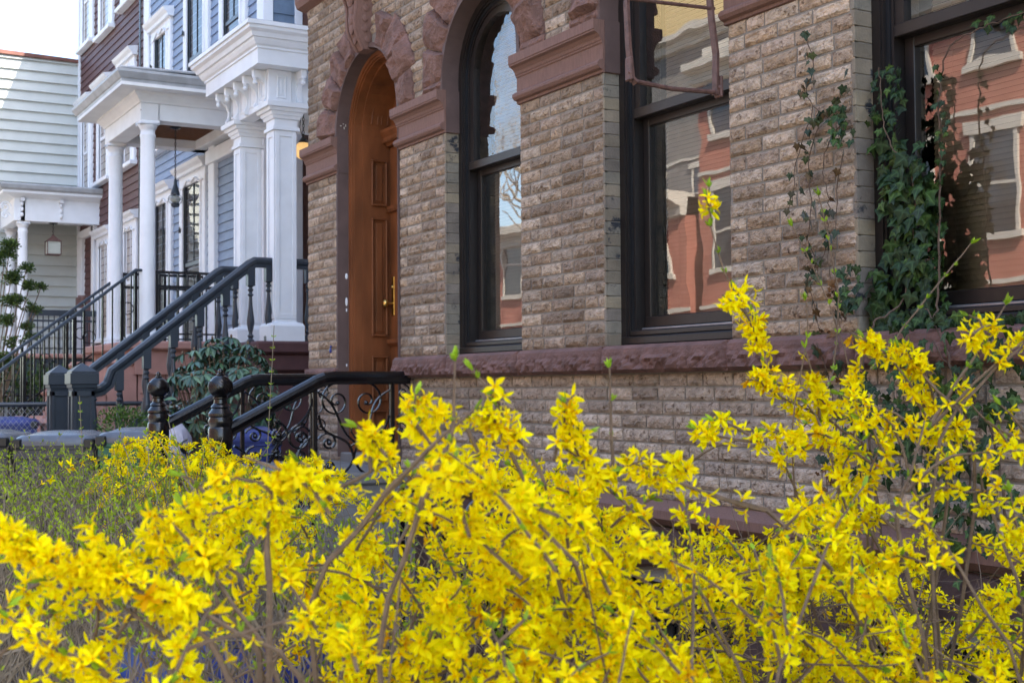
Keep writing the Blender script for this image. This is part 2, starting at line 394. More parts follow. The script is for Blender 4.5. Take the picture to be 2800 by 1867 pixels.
# ---- impost blocks with mouldings
def impost(s0, s1, root, o=.028):
    m_ = MB(); x0, x1 = -s1, -s0
    # (y projection, z) profile from bottom to top
    pr = [(0, 2.872), (.012, 2.874), (.012, 2.886), (.030, 2.892), (.040, 2.905), (.040, 2.917), (.028, 2.929), (.012, 2.933), (.012, 3.005), (.018, 3.010), (.018, 3.018),
          (.022, 3.020), (.026, 3.034), (.040, 3.050), (.058, 3.058), (.058, 3.066), (.062, 3.068), (.062, 3.112), (0, 3.112)]
    poly = [(YF-.002-p, z) for p, z in pr] + [(3.39, 3.112), (3.39, 2.872)]
    m_.prism(poly, 'X', x0, x1)
    # plain return end block in the reveal
    ib = m_.build('impost_block', M['brownstone_smooth'], root)
    m_ = MB(); m_.box(x1, x1+.005, YF-.004, 3.388, 2.874, 3.111); m_.build('reveal_face', M['brownstone_paint'], ib)
for a, b_ in ((7.985, 8.565), (6.43, 7.055), (4.85, 5.625), (3.29, 3.995), (1.9, 2.46)): impost(a, b_, house)
# belt above the left pier
mb = MB(); mb.prism([(YF, 4.10), (YF-.06, 4.12), (YF-.075, 4.16), (YF-.075, 4.26), (YF, 4.28)], 'X', -8.62, 11); mb.build('belt_course', M['brownstone_smooth'], house)
# ---- arches: rock-faced voussoirs, smooth intrados, carved keystone over the door
def arch(c, r, zs, r1, n, key=False, zj=3.112, relief=.045, proj=.02):
    angs = [math.pi*i/n for i in range(n+1)]
    for i in range(n):
        a0, a1 = angs[i]+.006, angs[i+1]-.006
        if key and abs((a0+a1)/2-math.pi/2) < math.pi/n*.6: continue
        rr = r1*rnd.uniform(.95, 1.03); root = MB()
        def P(u, v, a0=a0, a1=a1, rr=rr):
            t = a1+(a0-a1)*v; q = r+.004+(rr-r)*u
            return (-c+q*math.cos(t), zs+q*math.sin(t))
        rock(root, P, 11, 9, YF-proj, relief*rnd.uniform(.75, 1.25), .05, rnd.random()*40, 6.5, tilt=1.2); root.build('voussoir', M['brownstone'], house)
    if zs > zj+.01:
        for sg in (-1, 1):
            root = MB(); rock(root, lambda u, v: (-c+sg*(r+.004+(r1-r)*u), zj+(zs-zj)*v), 6, 2, YF-proj, relief*.7, .05, rnd.random()*40, 9); root.build('springer', M['brownstone'], house)
    m_ = MB(); N = 28
    pts = [(c-r*math.cos(math.pi*i/N), zs+r*math.sin(math.pi*i/N)) for i in range(N+1)]
    pts = [(c-r, zj)] + pts + [(c+r, zj)]
    yb = 3.388
    for i in range(len(pts)-1):
        (sa, za), (sb, zb) = pts[i], pts[i+1]
        k = .003
        def off(s, z): 
            d = math.hypot(s-c, max(z-zs, 0)) or 1
            return (s-(s-c)/d*k if z > zs else s-math.copysign(k, s-c), z-(max(z-zs, 0))/d*k)
        A, B = off(sa, za), off(sb, zb)
        m_.add([(-A[0], YF-proj-.004, A[1]), (-B[0], YF-proj-.004, B[1]), (-B[0], yb, B[1]), (-A[0], yb, A[1]),
                (-A[0]-(A[0]-c)/r*.03, YF-proj-.004, A[1]+max(A[1]-zs, 0)/r*.03), (-B[0]-(B[0]-c)/r*.03, YF-proj-.004, B[1]+max(B[1]-zs, 0)/r*.03)],
               [(0, 1, 2, 3), (4, 5, 1, 0)])
    m_.build('arch_intrados', M['brownstone_paint'], house)
arch(*OPEN[0], .715, 10, True); arch(*OPEN[1], .665, 9); arch(*OPEN[2], .70, 9); arch(*OPEN[3], .68, 9)
# keystone console over the door
mb = MB(); c, r, zs = OPEN[0]
x0 = -c
zk0, zk1 = zs+r-.02, 4.02
N = 14
for sd in (-1, 1): pass
prof = []
for i in range(N+1):
    t = i/N; z = zk0+(zk1-zk0)*t
    prof.append((YF-.05-.17*(t**1.5)-.035*math.sin(t*math.pi*2), z))
poly = prof + [(YF+.02, zk1), (YF+.02, zk0)]
def taper(z): return .055+.05*(z-zk0)/(zk1-zk0)
vs = []; n_ = len(poly)
for sg in (-1, 1):
    for (y, z) in poly: vs.append((x0+sg*taper(z), y, z))
mb.add(vs, [tuple(range(n_)), tuple(range(n_, 2*n_))[::-1]] + [(i, n_+i, n_+(i+1) % n_, (i+1) % n_) for i in range(n_)])
# raised side fillets and drop-shaped carving on the front
for sg in (-1, 1):
    mb.tube([(x0+sg*(taper(z)-.012), y-.004, z) for y, z in prof], .011, 6)
for i in range(2, N-1, 2):
    y, z = prof[i]; mb.ball((x0, y-.002, z), .016+.002*i, 8, 6, 1.2, .5, 1.5)
    for sg in (-1, 1): mb.ball((x0+sg*(taper(z)+.0), y+.06, z), .02, 8, 6, .35, 1.2, 1.2)
mb.build('keystone', M['brownstone_smooth'], house, smooth=False)
# ---- water table and brownstone basement with dark openings
mb = MB()
mb.prism([(YF, .862), (YF-.045, .872), (YF-.075, .90), (YF-.075, .935), (YF, .973)], 'X', -7.04, 11)
mb.build('water_table', M['brownstone_smooth'], house)
mb = MB()
BO = [(5.62, 6.44), (3.98, 4.86), (2.45, 3.30)]
edges = [7.04, 6.44, 5.62, 4.86, 3.98, 3.30, 2.45, -12]
for i in range(0, len(edges), 2): mb.box(-edges[i], -edges[i+1], YF-.02, 3.6, -.1, .86)
for a, b_ in BO:
    N = 8; w_ = b_-a
    pts = [(-b_+w_*i/N, .60+.09*math.sin(math.pi*i/N)) for i in range(N+1)]
    for i in range(N):
        (xa, za), (xb, zb) = pts[i], pts[i+1]
        mb.add([(xa, YF-.02, za), (xb, YF-.02, zb), (xb, YF-.02, .86), (xa, YF-.02, .86), (xa, 3.6, za), (xb, 3.6, zb)], [(0, 1, 2, 3), (1, 0, 4, 5)])
    mb.box(-b_, -a, 3.34, 3.6, -.1, .12)
mb.build('basement_wall', M['basement'], house)
for a, b_ in BO:
    mb = MB(); rock(mb, lambda u, v: (-b_-.08+(b_-a+.16)*u, .60+.10*math.sin(math.pi*min(1, max(0, u)))+.16*v), 22, 4, YF-.035, .02, .04, rnd.random()*9, 12)
    mb.build('lintel', M['basement'], house)
for a, b_ in BO:
    mb = MB(); mb.box(-b_, -a, 3.44, 3.46, .12, .75); bw = mb.build('basement_window', M['room'], house)
    mb = MB()
    for k in range(9): mb.box(-b_+.05+k*.095, -b_+.062+k*.095, 3.40, 3.412, .12, .74)
    mb.box(-b_, -a, 3.40, 3.412, .42, .44)
    mb.build('bars', M['iron'], bw)
# ---- windows
def archframe(m_, c, r, zs, z0, i0, i1, y0, y1, N=18, base=True):
    # ring between inset i0 and i1, from z0 up both jambs and over the arch
    def path(ins):
        rr = r-ins
        p = [(c+rr, z0)] + [(c+rr*math.cos(math.pi*i/N), zs+rr*math.sin(math.pi*i/N)) for i in range(N+1)] + [(c-rr, z0)]
        return p
    A, B = path(i0), path(i1); vs = []
    for (a, b_) in zip(A, B):
        vs += [(-a[0], y0, a[1]), (-b_[0], y0, b_[1]), (-b_[0], y1, b_[1]), (-a[0], y1, a[1])]
    fs = []
    for i in range(len(A)-1):
        for k in range(4):
            fs.append((i*4+k, i*4+(k+1) % 4, i*4+4+(k+1) % 4, i*4+4+k))
    m_.add(vs, fs)
def archpane(m_, c, r, zs, z0, ins, y, N=18):
    rr = r-ins
    p = [(-(c+rr), y, z0)] + [(-(c+rr*math.cos(math.pi*i/N)), y, zs+rr*math.sin(math.pi*i/N)) for i in range(N+1)] + [(-(c-rr), y, z0)]
    m_.add(p, [tuple(range(len(p)))[::-1]])
def sash_window(c, r, zs, label):
    wn = empty('window', (-c, 3.4, 1.63)); wn.parent = house; wn.location = Vector((-c, 3.4, 1.63))-Vector(house.location)
    wn['label'] = label
    m_ = MB(); z0 = 1.632
    archframe(m_, c, r, zs, z0, .004, .042, 3.378, 3.49); archframe(m_, c, r, zs, z0, .042, .052, 3.386, 3.49)
    m_.cur = 1; archframe(m_, c, r, zs, z0, .052, .070, 3.398, 3.475); m_.cur = 0
    archframe(m_, c, r, zs, z0, .070, .082, 3.404, 3.475)
    m_.bbox(-(c+r)+.006, -(c-r)-.006, 3.372, 3.48, 1.634, 1.672); m_.bbox(-(c+r)+.05, -(c-r)-.05, 3.39, 3.48, 1.672, 1.70)
    m_.build('frame', [M['dframe'], M['dframe2']], wn)
    m_ = MB(); archframe(m_, c, r, zs, 2.66, .082, .122, 3.411, 3.448)
    m_.bbox(-(c+r)+.082, -(c-r)-.082, 3.402, 3.451, 2.655, 2.702, .004)
    m_.build('upper_sash', M['dframe'], wn)
    m_ = MB()
    for sg in (-1, 1):
        a, b_ = -c+sg*(r-.083), -c+sg*(r-.128); m_.bbox(a, b_, 3.453, 3.488, 1.70, 2.68, .003)
    m_.bbox(-(c+r)+.083, -(c-r)-.083, 3.451, 3.488, 1.712, 1.762, .004); m_.bbox(-(c+r)+.083, -(c-r)-.083, 3.455, 3.488, 2.62, 2.662, .004)
    m_.build('lower_sash', M['dframe'], wn)
    m_ = MB(); m_.bbox(-(c+r)+.085, -(c-r)-.085, 3.432, 3.455, 1.699, 1.711, .003); m_.build('sill_track', M['alum'], wn)
    m_ = MB(); archpane(m_, c, r, zs, 2.70, .12, 3.430); m_.build('upper_pane', M['oldglass'] if c > 5.9 else M['glass'], wn)
    m_ = MB(); m_.add([(-(c+r)+.126, 3.468, 1.76), (-(c-r)-.126, 3.468, 1.76), (-(c-r)-.126, 3.468, 2.625), (-(c+r)+.126, 3.468, 2.625)], [(0, 1, 2, 3)])
    m_.build('lower_pane', M['glass'], wn)
    m_ = MB(); z = 1.72
    while z < 3.5:
        w_ = .29 if z < zs else max(.02, math.sqrt(max(.001, (r-.10)**2-(z-zs)**2)))
        w_ = min(w_, r-.135)
        N = 3; vs = []
        for k in range(N+1):
            t = k/N; yy = 3.535+.007*t; zz = z+.0205*t+.003*math.sin(t*math.pi)
            vs += [(-c-w_, yy, zz), (-c+w_, yy, zz)]
        m_.add(vs, [(2*k, 2*k+1, 2*k+3, 2*k+2) for k in range(N)]); z += .0195
    for q in (-.2, .2): m_.tube([(-c+q, 3.532, 1.72), (-c+q, 3.532, 3.4)], .0012, 4)
    m_.build('venetian_blind', M['blind'], wn)
    return wn
sash_window(*OPEN[1], 'arched window between the door and the middle brick pier, reflecting bright sky')
sash_window(*OPEN[2], 'window behind the rusty iron bracket, reflecting a red brick house')
sash_window(*OPEN[3], 'wide window at the right edge with ivy climbing its frame')
# ---- the door
dr = empty('door', (-7.515, 3.6, 1.03)); dr.parent = house; dr.location = Vector((-7.515, 3.6, 1.03))-Vector(house.location)
c, r, zs = OPEN[0]
mb = MB()   # brownstone jamb face below the arch
mb.box(-7.99, -7.984, YF-.018, 3.388, 1.0, 3.112); mb.box(-7.046, -7.04, YF-.018, 3.388, 1.0, 3.112)
mb.box(-8.02, -7.985, YF-.012, YF-.004, 1.585, 2.872)
mb.build('door_jamb_stone', M['brownstone_paint'], house)
mb = MB()
archframe(mb, c, r, zs, 1.03, .004, .030, 3.362, 3.46); archframe(mb, c, r, zs, 1.03, .030, .042, 3.372, 3.46)
archframe(mb, c, r, zs, 1.03, .042, .050, 3.385, 3.46)
mb.build('frame', M['doorwood'], dr)
mb = MB()
archframe(mb, c, r, zs, 1.03, .046, .06, 3.44, 3.655)
xw = -(c+r)+.062
def panel(m_, x, y0, y1, z0, z1, sg=1):
    # raised moulding rectangle on an x-facing surface
    t, d = .013, .019
    for (a, b_, e, f) in ((y0, y1, z0, z0+t), (y0, y1, z1-t, z1), (y0, y0+t, z0+t, z1-t), (y1-t, y1, z0+t, z1-t)): m_.bbox(x, x+sg*d, a, b_, e, f, .004)
    t2 = .026
    for (a, b_, e, f) in ((y0+t2, y1-t2, z0+t2, z0+t2+.005), (y0+t2, y1-t2, z1-t2-.005, z1-t2), (y0+t2, y0+t2+.005, z0+t2, z1-t2), (y1-t2-.005, y1-t2, z0+t2, z1-t2)): m_.box(x, x+sg*.005, a, b_, e, f)
    m_.bbox(x, x+sg*.007, y0+.034, y1-.034, z0+.034, z1-.034, .006)
for (z0, z1) in ((1.06, 1.30), (1.36, 1.66), (1.79, 2.58), (2.66, 2.97)): panel(mb, xw-.002, 3.50, 3.615, z0, z1)
# curved soffit mouldings above the spring line
for ins, y in ((.068, 3.50), (.068, 3.615), (.065, 3.545), (.065, 3.572)):
    rr = r-ins; mb.tube([(-(c+rr*math.cos(t)), y, zs+.03+rr*math.sin(t)) for t in [math.pi*i/22 for i in range(1, 22)]], .006, 5)
mb.build('panelled_jamb', M['doorwood'], dr)
mb = MB()
xa, xb = -(c+r)+.06, -(c-r)-.06; ym = 3.64
# rails and stiles of the door leaf, opening for glass z 1.79..2.93
mb.bbox(xa, xb, ym, ym+.045, 1.03, 1.16, .003); mb.bbox(xa, xb, ym, ym+.045, 1.62, 1.79, .003); mb.bbox(xa, xb, ym, ym+.045, 2.93, 3.06, .003)
mb.bbox(xa, xa+.19, ym-.002, ym+.045, 1.032, 3.058, .003); mb.bbox(xb-.12, xb, ym, ym+.045, 1.03, 3.06, .003)
mb.box(xa+.11, xb-.11, ym+.02, ym+.03, 1.15, 1.63); mb.bbox(xa+.16, xb-.16, ym+.008, ym+.03, 1.20, 1.58, .012)
for (y0_, z0_, z1_) in ((ym-.03, 1.742, 1.776), (ym-.03, 2.635, 2.665)):
    mb.prism([(ym, z0_-.02), (y0_+.012, z0_-.008), (y0_, z0_+.004), (y0_, z1_-.004), (ym, z1_)], 'X', xa, xb)
for k in range(30): mb.box(xa+.01+k*.027, xa+.023+k*.027, ym-.034, ym-.02, 2.622, 2.636)
# glass mouldings
for (q0, q1, a_, b2) in ((xa+.19, xb-.12, 1.79, 1.81), (xa+.19, xb-.12, 2.91, 2.93), (xa+.19, xb-.12, 2.60, 2.635), (xa+.19, xa+.21, 1.811, 2.909), (xb-.14, xb-.12, 1.79, 2.93)):
    mb.bbox(q0, q1, ym-.008, ym+.03, a_, b2, .005)
# transom bar
mb.prism([(ym+.04, 3.06), (ym-.03, 3.065), (ym-.03, 3.075), (ym-.055, 3.10), (ym-.055, 3.12), (ym-.075, 3.15), (ym-.075, 3.17), (ym+.04, 3.175)], 'X', xa, xb)
for k in range(44): mb.box(xa+.004+k*.019, xa+.013+k*.019, ym-.06, ym-.045, 3.085, 3.10)
archframe(mb, c, r, zs+.03, 3.17, .06, .15, ym, ym+.045); archframe(mb, c, r, zs+.03, 3.17, .15, .165, ym-.008, ym+.03)
mb.build('leaf', M['doorwood'], dr)
mb = MB(); mb.add([(xa+.195, ym+.02, 1.79), (xb-.13, ym+.02, 1.79), (xb-.13, ym+.02, 2.92), (xa+.13, ym+.02, 2.92)], [(0, 1, 2, 3)])
archpane(mb, c, r, zs+.03, 3.175, .16, ym+.02); mb.build('pane', M['glass'], dr)
mb = MB(); mb.box(xa, xb, 4.0, 4.02, 1.0, 3.7); mb.build('dark_hall', M['room'], dr)
mb = MB(); kx = xa+.052
mb.bbox(kx-.02, kx+.02, ym-.008, ym, 1.93, 2.19, .003)
mb.build('lock_plate', M['brass'], dr)
mb = MB(); mb.tube([(kx, ym, 2.01), (kx, ym-.045, 2.01)], .009, 8); mb.ball((kx, ym-.062, 2.01), .028, 14, 10, 1, .75, 1)
mb.ball((kx, ym-.012, 2.12), .012, 10, 6, 1, .6, 1); mb.build('knob', M['brass'], dr, smooth=True)
mb = MB(); mb.bbox(-8.0, -7.03, 3.30, 3.72, .955, 1.03, .008); mb.build('threshold', M['stoopstone'], dr)
# small camera-like box by the arch, mud nest on the soffit
mb = MB(); mb.bbox(-7.11, -7.07, 3.33, 3.37, 3.22, 3.33, .004); mb.bbox(-7.12, -7.06, 3.31, 3.38, 3.33, 3.345, .003)
mb.build('porch_sensor', M['dframe2'], house)
mb = MB()
for q in range(16): mb.ball((-7.985+.004*rnd.random(), 3.325+rnd.gauss(0, .012), 3.22+rnd.gauss(0, .03)), rnd.uniform(.006, .014), 5, 4, .5, rnd.uniform(.6, 1.5), rnd.uniform(.6, 1.6))
mb.build('plaster_patch', M['stonetrim'], house)
mb = MB()
for q in ((2.19, .012, .02), (2.02, .011, .03), (1.965, .006, .012), (1.60, .006, .010)): mb.ball((-7.983, 3.345, q[0]), q[1], 8, 5, .15, .8, q[2]/q[1])
mb.build('paint_chips', M['white'], house)
mb = MB(); mb.ball((-8.10, 3.278, 1.70), .016, 6, 4, 1, .5, 1.2); mb.ball((-8.085, 3.275, 1.725), .008, 6, 4); mb.build('blue_paint_blob', M['blueplastic'], house)
# ---- stoop
st = MB()
zt = [.97]
st.bbox(-8.22, -6.80, 2.64, 3.30, .90, .97, .012); st.box(-8.20, -6.82, 2.68, 3.28, -.05, .90)
for k in range(5):
    z1 = .97-.19*(k+1); y1 = 2.66-.27*k
    st.bbox(-8.18, -6.84, y1-.30, y1, z1-.06, z1, .01); st.box(-8.16, -6.86, y1-.27, y1, -.05, z1-.05)
st.build('stoop', M['stoopstone'], house)
# ================================================================ NEIGHBOUR HOUSES
def sidingY(m_, x0, x1, z0, z1, y, pitch=.11, lip=.016):
    # clapboards on a plane y = const, facing -y
    z = z0
    while z < z1-.001:
        zt = min(z+pitch, z1)
        m_.add([(x0, y-lip, z), (x1, y-lip, z), (x1, y-.002, zt), (x0, y-.002, zt), (x0, y, z), (x1, y, z)], [(0, 1, 2, 3), (4, 5, 1, 0)]); z = zt
    m_.box(x0, x1, y, y+.12, z0, z1)
def sidingX(m_, y0, y1, z0, z1, x, pitch=.11, lip=.016):
    z = z0
    while z < z1-.001:
        zt = min(z+pitch, z1)
        m_.add([(x+lip, y0, z), (x+lip, y1, z), (x+.002, y1, zt), (x+.002, y0, zt), (x, y0, z), (x, y1, z)], [(0, 1, 2, 3), (4, 5, 1, 0)]); z = zt
    m_.box(x-.12, x, y0, y1, z0, z1)
def trimwin(root, x0, x1, z0, z1, y, hood=True, rail=True, label=None, dark=True, sillz=True):
    # outer trim rectangle x0..x1, z0..z1 ; glass inside
    f = MB(); w_ = .20; p = .055
    f.bbox(x0, x0+w_, y-p, y+.02, z0, z1, .008); f.bbox(x1-w_, x1, y-p, y+.02, z0, z1, .008)
    f.bbox(x0+w_, x1-w_, y-p, y+.02, z1-.16, z1, .008)
    f.bbox(x0+w_-.05, x0+w_, y-p-.015, y, z0, z1-.16, .006); f.bbox(x1-w_, x1-w_+.05, y-p-.015, y, z0, z1-.16, .006)
    if hood:
        f.prism([(y, z1-.02), (y-.10, z1-.02), (y-.11, z1+.02), (y-.15, z1+.06), (y-.17, z1+.10), (y, z1+.13)], 'X', x0-.06, x1+.06)
        # scroll-cut head board
        cx_ = (x0+x1)/2; hw = (x1-x0)/2-.06; N = 16
        pts = []
        for i in range(N+1):
            t = -1+2*i/N; pts.append((cx_+hw*t, y-p-.012, z1-.20+.09*(1-abs(t))**.6-.03*math.cos(t*9)))
        f.tube(pts, .010, 5)
    if sillz: f.bbox(x0-.05, x1+.05, y-.13, y, z0-.07, z0, .01)
    wn = f.build('window', M['white'], root)
    if label: wn['label'] = label
    g = MB(); g.add([(x0+w_, y-.020, z0), (x1-w_, y-.020, z0), (x1-w_, y-.020, z1-.16), (x0+w_, y-.020, z1-.16)], [(0, 1, 2, 3)])
    g.build('pane', M['farglass'], wn)
    g = MB(); g.box(x0+w_, x1-w_, y-.018, y-.004, z0, z1-.16)
    g.build('shade', M['room'] if dark else M['blind'], wn)
    s = MB(); zz = (z0+z1-.16)/2; a, b_ = x0+w_, x1-w_
    if rail: s.bbox(a, b_, y-.036, y-.018, zz-.025, zz+.03, .004)
    s.bbox(a, a+.04, y-.034, y-.018, z0, z1-.16, .004); s.bbox(b_-.04, b_, y-.034, y-.018, z0, z1-.16, .004)
    s.box((a+b_)/2-.008, (a+b_)/2+.008, y-.030, y-.018, zz if rail else z0, z1-.16)
    s.build('sash', M['greyrail'] if dark else M['white'], wn)
    return wn
def hinge(root, x, y, z):
    m_ = MB(); m_.tube([(x-.04, y-.07, z+.05), (x-.04, y-.075, z-.03), (x+.03, y-.075, z-.03), (x+.03, y-.075, z+.02)], .010, 5); m_.build('shutter_hook', M['iron'], root)
# ---------------- white-sided neighbour (mostly hidden behind the brick corner)
nh = empty('white_sided_house', (-11, 5.4, 0), 'white clapboard house next to the brick house with a square-columned bracketed porch', 'house')
m_ = MB(); sidingY(m_, -14.0, -8.3, 1.6, 9.8, 5.42, .10); m_.build('siding', M['white'], nh)
m_ = MB(); m_.box(-14.2, -8.3, 5.42, 13, -.1, 1.6); m_.box(-14.2, -8.3, 5.56, 13, 1.6, 9.8); m_.build('house_body', M['darkstone'], nh)
m_ = MB(); m_.box(-14.25, -8.3, 5.2, 13, 9.8, 10.1); m_.build('roof', M['white'], nh)
m_ = MB(); m_.bbox(-13.1, -12.0, 5.36, 5.44, 1.95, 4.3, .01); m_.bbox(-12.0, -11.9, 5.32, 5.44, 1.95, 4.4, .01); m_.build('door', M['white'], nh)
# foundation under the porch
m_ = MB(); m_.bbox(-13.85, -12.15, 4.15, 5.6, 1.79, 1.915, .02); m_.bbox(-13.80, -12.20, 4.22, 5.6, 1.62, 1.79, .015)
m_.box(-13.75, -12.6, 4.3, 5.6, -.1, 1.62); m_.box(-12.6, -12.25, 4.3, 4.75, -.1, 1.62); m_.box(-12.6, -12.25, 4.75, 5.6, 1.35, 1.62)
for k in range(9):
    m_.bbox(-13.5, -12.45, 2.75+.17*k, 3.2+.17*k+.6, .02+.17*k, .19+.17*k, .01)
m_.build('porch_foundation', M['darkstone'], nh)
m_ = MB(); m_.box(-12.62, -12.58, 4.75, 5.4, 0, 1.35); m_.build('under_porch_shade_sheet', M['black'], nh)  # black sheet in the recess, its colour standing in for deep shade
pr = MB(); zs_ = 4.30
# square porch: frieze, crown, soffit
X0, X1, Y0, Y1 = -13.60, -12.27, 4.33, 5.42
pr.bbox(X0, X1, Y0, Y0+.16, 4.27, 4.62, .006); pr.bbox(X1-.16, X1, Y0, Y1, 4.27, 4.62, .006); pr.bbox(X0, X0+.16, Y0, Y1, 4.27, 4.62, .006)
def crown(m, x0, x1, y0, y1, lv):
    # lv: list of (overhang, z) going up; rectangular stacked rings
    for (o0, za), (o1, zb) in zip(lv[:-1], lv[1:]):
        v = [(x0-o0, y0-o0, za), (x1+o0, y0-o0, za), (x1+o0, y1, za), (x0-o0, y1, za), (x0-o1, y0-o1, zb), (x1+o1, y0-o1, zb), (x1+o1, y1, zb), (x0-o1, y1, zb)]
        m.add(v, [(0, 1, 5, 4), (1, 2, 6, 5), (3, 0, 4, 7)])
    o, z = lv[0]; m.add([(x0-o, y0-o, z), (x1+o, y0-o, z), (x1+o, y1, z), (x0-o, y1, z)], [(0, 3, 2, 1)])
    o, z = lv[-1]; m.add([(x0-o, y0-o, z), (x1+o, y0-o, z), (x1+o, y1, z), (x0-o, y1, z)], [(0, 1, 2, 3)])
crown(pr, X0, X1, Y0, Y1, [(.19, 4.615), (.19, 4.76), (.205, 4.765), (.205, 4.785), (.225, 4.80), (.245, 4.835), (.25, 4.855), (.27, 4.86), (.285, 4.90), (.32, 4.925), (.32, 4.955), (.34, 4.96), (.34, 5.0)])
porch = pr.build('porch', M['white'], nh)
fb = MB(); fb.add([(X0-.34, Y0-.34, 5.002), (X1+.34, Y0-.34, 5.002), (X1+.05, Y1, 5.09), (X0-.05, Y1, 5.09)], [(0, 1, 2, 3)]); fb.build('porch_roof', M['gutter'], porch)
def xpanel(m, x, y0, y1, z0, z1, d=.012, t=.02):
    m.bbox(x, x+d, y0, y1, z0, z0+t, .004); m.bbox(x, x+d, y0, y1, z1-t, z1, .004); m.bbox(x, x+d, y0, y0+t, z0+t, z1-t, .004); m.bbox(x, x+d, y1-t, y1, z0+t, z1-t, .004)
    m.bbox(x, x+d*.6, y0+t*2, y1-t*2, z0+t*2, z1-t*2, .003)
def ypanel(m, y, x0, x1, z0, z1, d=.012, t=.02):
    m.bbox(x0, x1, y-d, y, z0, z0+t, .004); m.bbox(x0, x1, y-d, y, z1-t, z1, .004); m.bbox(x0, x0+t, y-d, y, z0+t, z1-t, .004); m.bbox(x1-t, x1, y-d, y, z0+t, z1-t, .004)
    m.bbox(x0+t*2, x1-t*2, y-d*.6, y, z0+t*2, z1-t*2, .003)
fr = MB(); fr.bbox(X1-.22, X1+.025, Y0-.025, Y0+.22, 4.285, 4.615, .006); fr.build('corner_block', M['white'], porch)
for xx, ya_, yb_ in ((X1+.025, Y0+.06, Y0+.16), (X1, Y0+.40, Y0+.62), (X1, Y0+.78, Y0+1.0)):
    fr = MB(); xpanel(fr, xx, ya_, yb_, 4.33, 4.56); fr.build('frieze_panel', M['white'], porch)
for yy, xa_, xb_ in [(Y0, X0+.12+k*.30, X0+.30+k*.30) for k in range(4)]+[(Y0-.025, X1-.18, X1-.03)]:
    fr = MB(); ypanel(fr, yy, xa_, xb_, 4.33, 4.57); fr.build('frieze_panel', M['white'], porch)
def bracket(px, py, ax):
    m = MB(); prof = [(0, 4.28), (.035, 4.285), (.045, 4.31), (.02, 4.36), (.015, 4.42), (.04, 4.48), (.085, 4.52), (.12, 4.545), (.15, 4.55), (.15, 4.61), (0, 4.61)]
    if ax == 'Y': m.prism([(py-a, z) for a, z in prof], 'X', px-.028, px+.028); bx, by = px, py-.125
    else: m.prism([(px+a, z) for a, z in prof], 'Y', py-.028, py+.028); bx, by = px+.125, py
    m.lathe([(.03, 4.55), (.03, 4.53), (.018, 4.525), (.024, 4.515), (.012, 4.505)], bx, by, 8); m.ball((bx, by, 4.487), .026, 10, 6)
    m.build('bracket', M['white'], porch)
for k in range(5): bracket(X0+.05+k*.30, Y0, 'Y')
bracket(X1, Y0+.30, 'X'); bracket(X1, Y0+.70, 'X')
sf = MB(); sf.box(X0+.16, X1-.16, Y0+.16, Y1, 4.40, 4.43); sf.build('ceiling', M['white'], porch)
def sqcol(x, y):
    m = MB(); h = .11
    m.lathe([(h+.065, 1.915), (h+.065, 2.07), (h+.05, 2.095), (h+.005, 2.11), (h, 2.14), (h, 4.02), (h+.03, 4.022), (h+.03, 4.055), (h+.01, 4.06), (h+.01, 4.13), (h+.03, 4.135), (h+.04, 4.165),
             (h+.05, 4.168), (h+.06, 4.20), (h+.08, 4.205), (h+.09, 4.235), (h+.115, 4.24), (h+.12, 4.285), (h, 4.29)], x, y, sq=True)
    for (q0, q1, z0_, z1_) in ((h-.045, h, 2.17, 4.0),):
        for sg in (-1, 1):
            m.bbox(x+h, x+h+.014, y+sg*q0, y+sg*q1, z0_, z1_, .004); m.bbox(x+sg*q0, x+sg*q1, y-h-.014, y-h, z0_, z1_, .004)
    m.bbox(x+h, x+h+.011, y-h+.002, y+h-.002, 3.96, 4.019, .003); m.bbox(x-h+.002, x+h-.002, y-h-.011, y-h, 3.96, 4.019, .003)
    m.bbox(x+h, x+h+.011, y-h+.002, y+h-.002, 2.142, 2.19, .003); m.bbox(x-h+.002, x+h-.002, y-h-.011, y-h, 2.142, 2.19, .003)
    m.build('column', M['white'], porch)
sqcol(-12.40, 4.50); sqcol(-13.45, 4.50)
# globe lamp
lm = empty('globe_lamp', (-12.9, 4.95, 4.4), 'lit cream globe lamp hanging on a chain under the square-columned porch', 'lamp')
m_ = MB(); m_.ball((-12.9, 4.92, 3.955), .095, 20, 14); m_.build('globe', M['lit'], lm, smooth=True)
m_ = MB(); m_.lathe([(.05, 4.035), (.055, 4.05), (.03, 4.08), (.012, 4.10), (.012, 4.13)], -12.9, 4.92, 12); m_.build('cap', M['iron'], lm)
def chain(m, x, y, z0, z1, r=.011):
    z = z0; k = 0
    while z < z1:
        pts = []
        for i in range(9):
            t = 2*math.pi*i/8; a = r*math.cos(t); pts.append((x+(a if k % 2 else 0), y+(0 if k % 2 else a), z+.02+.022*math.sin(t)))
        m.tube(pts, .0038, 4); z += .034; k += 1
m_ = MB(); chain(m_, -12.9, 4.92, 4.13, 4.40); m_.tube([(-12.9, 4.92, 4.38), (-12.9, 4.89, 4.3), (-12.9, 4.88, 4.2), (-12.9, 4.91, 4.1)], .004, 5); m_.build('chain', M['iron'], lm)
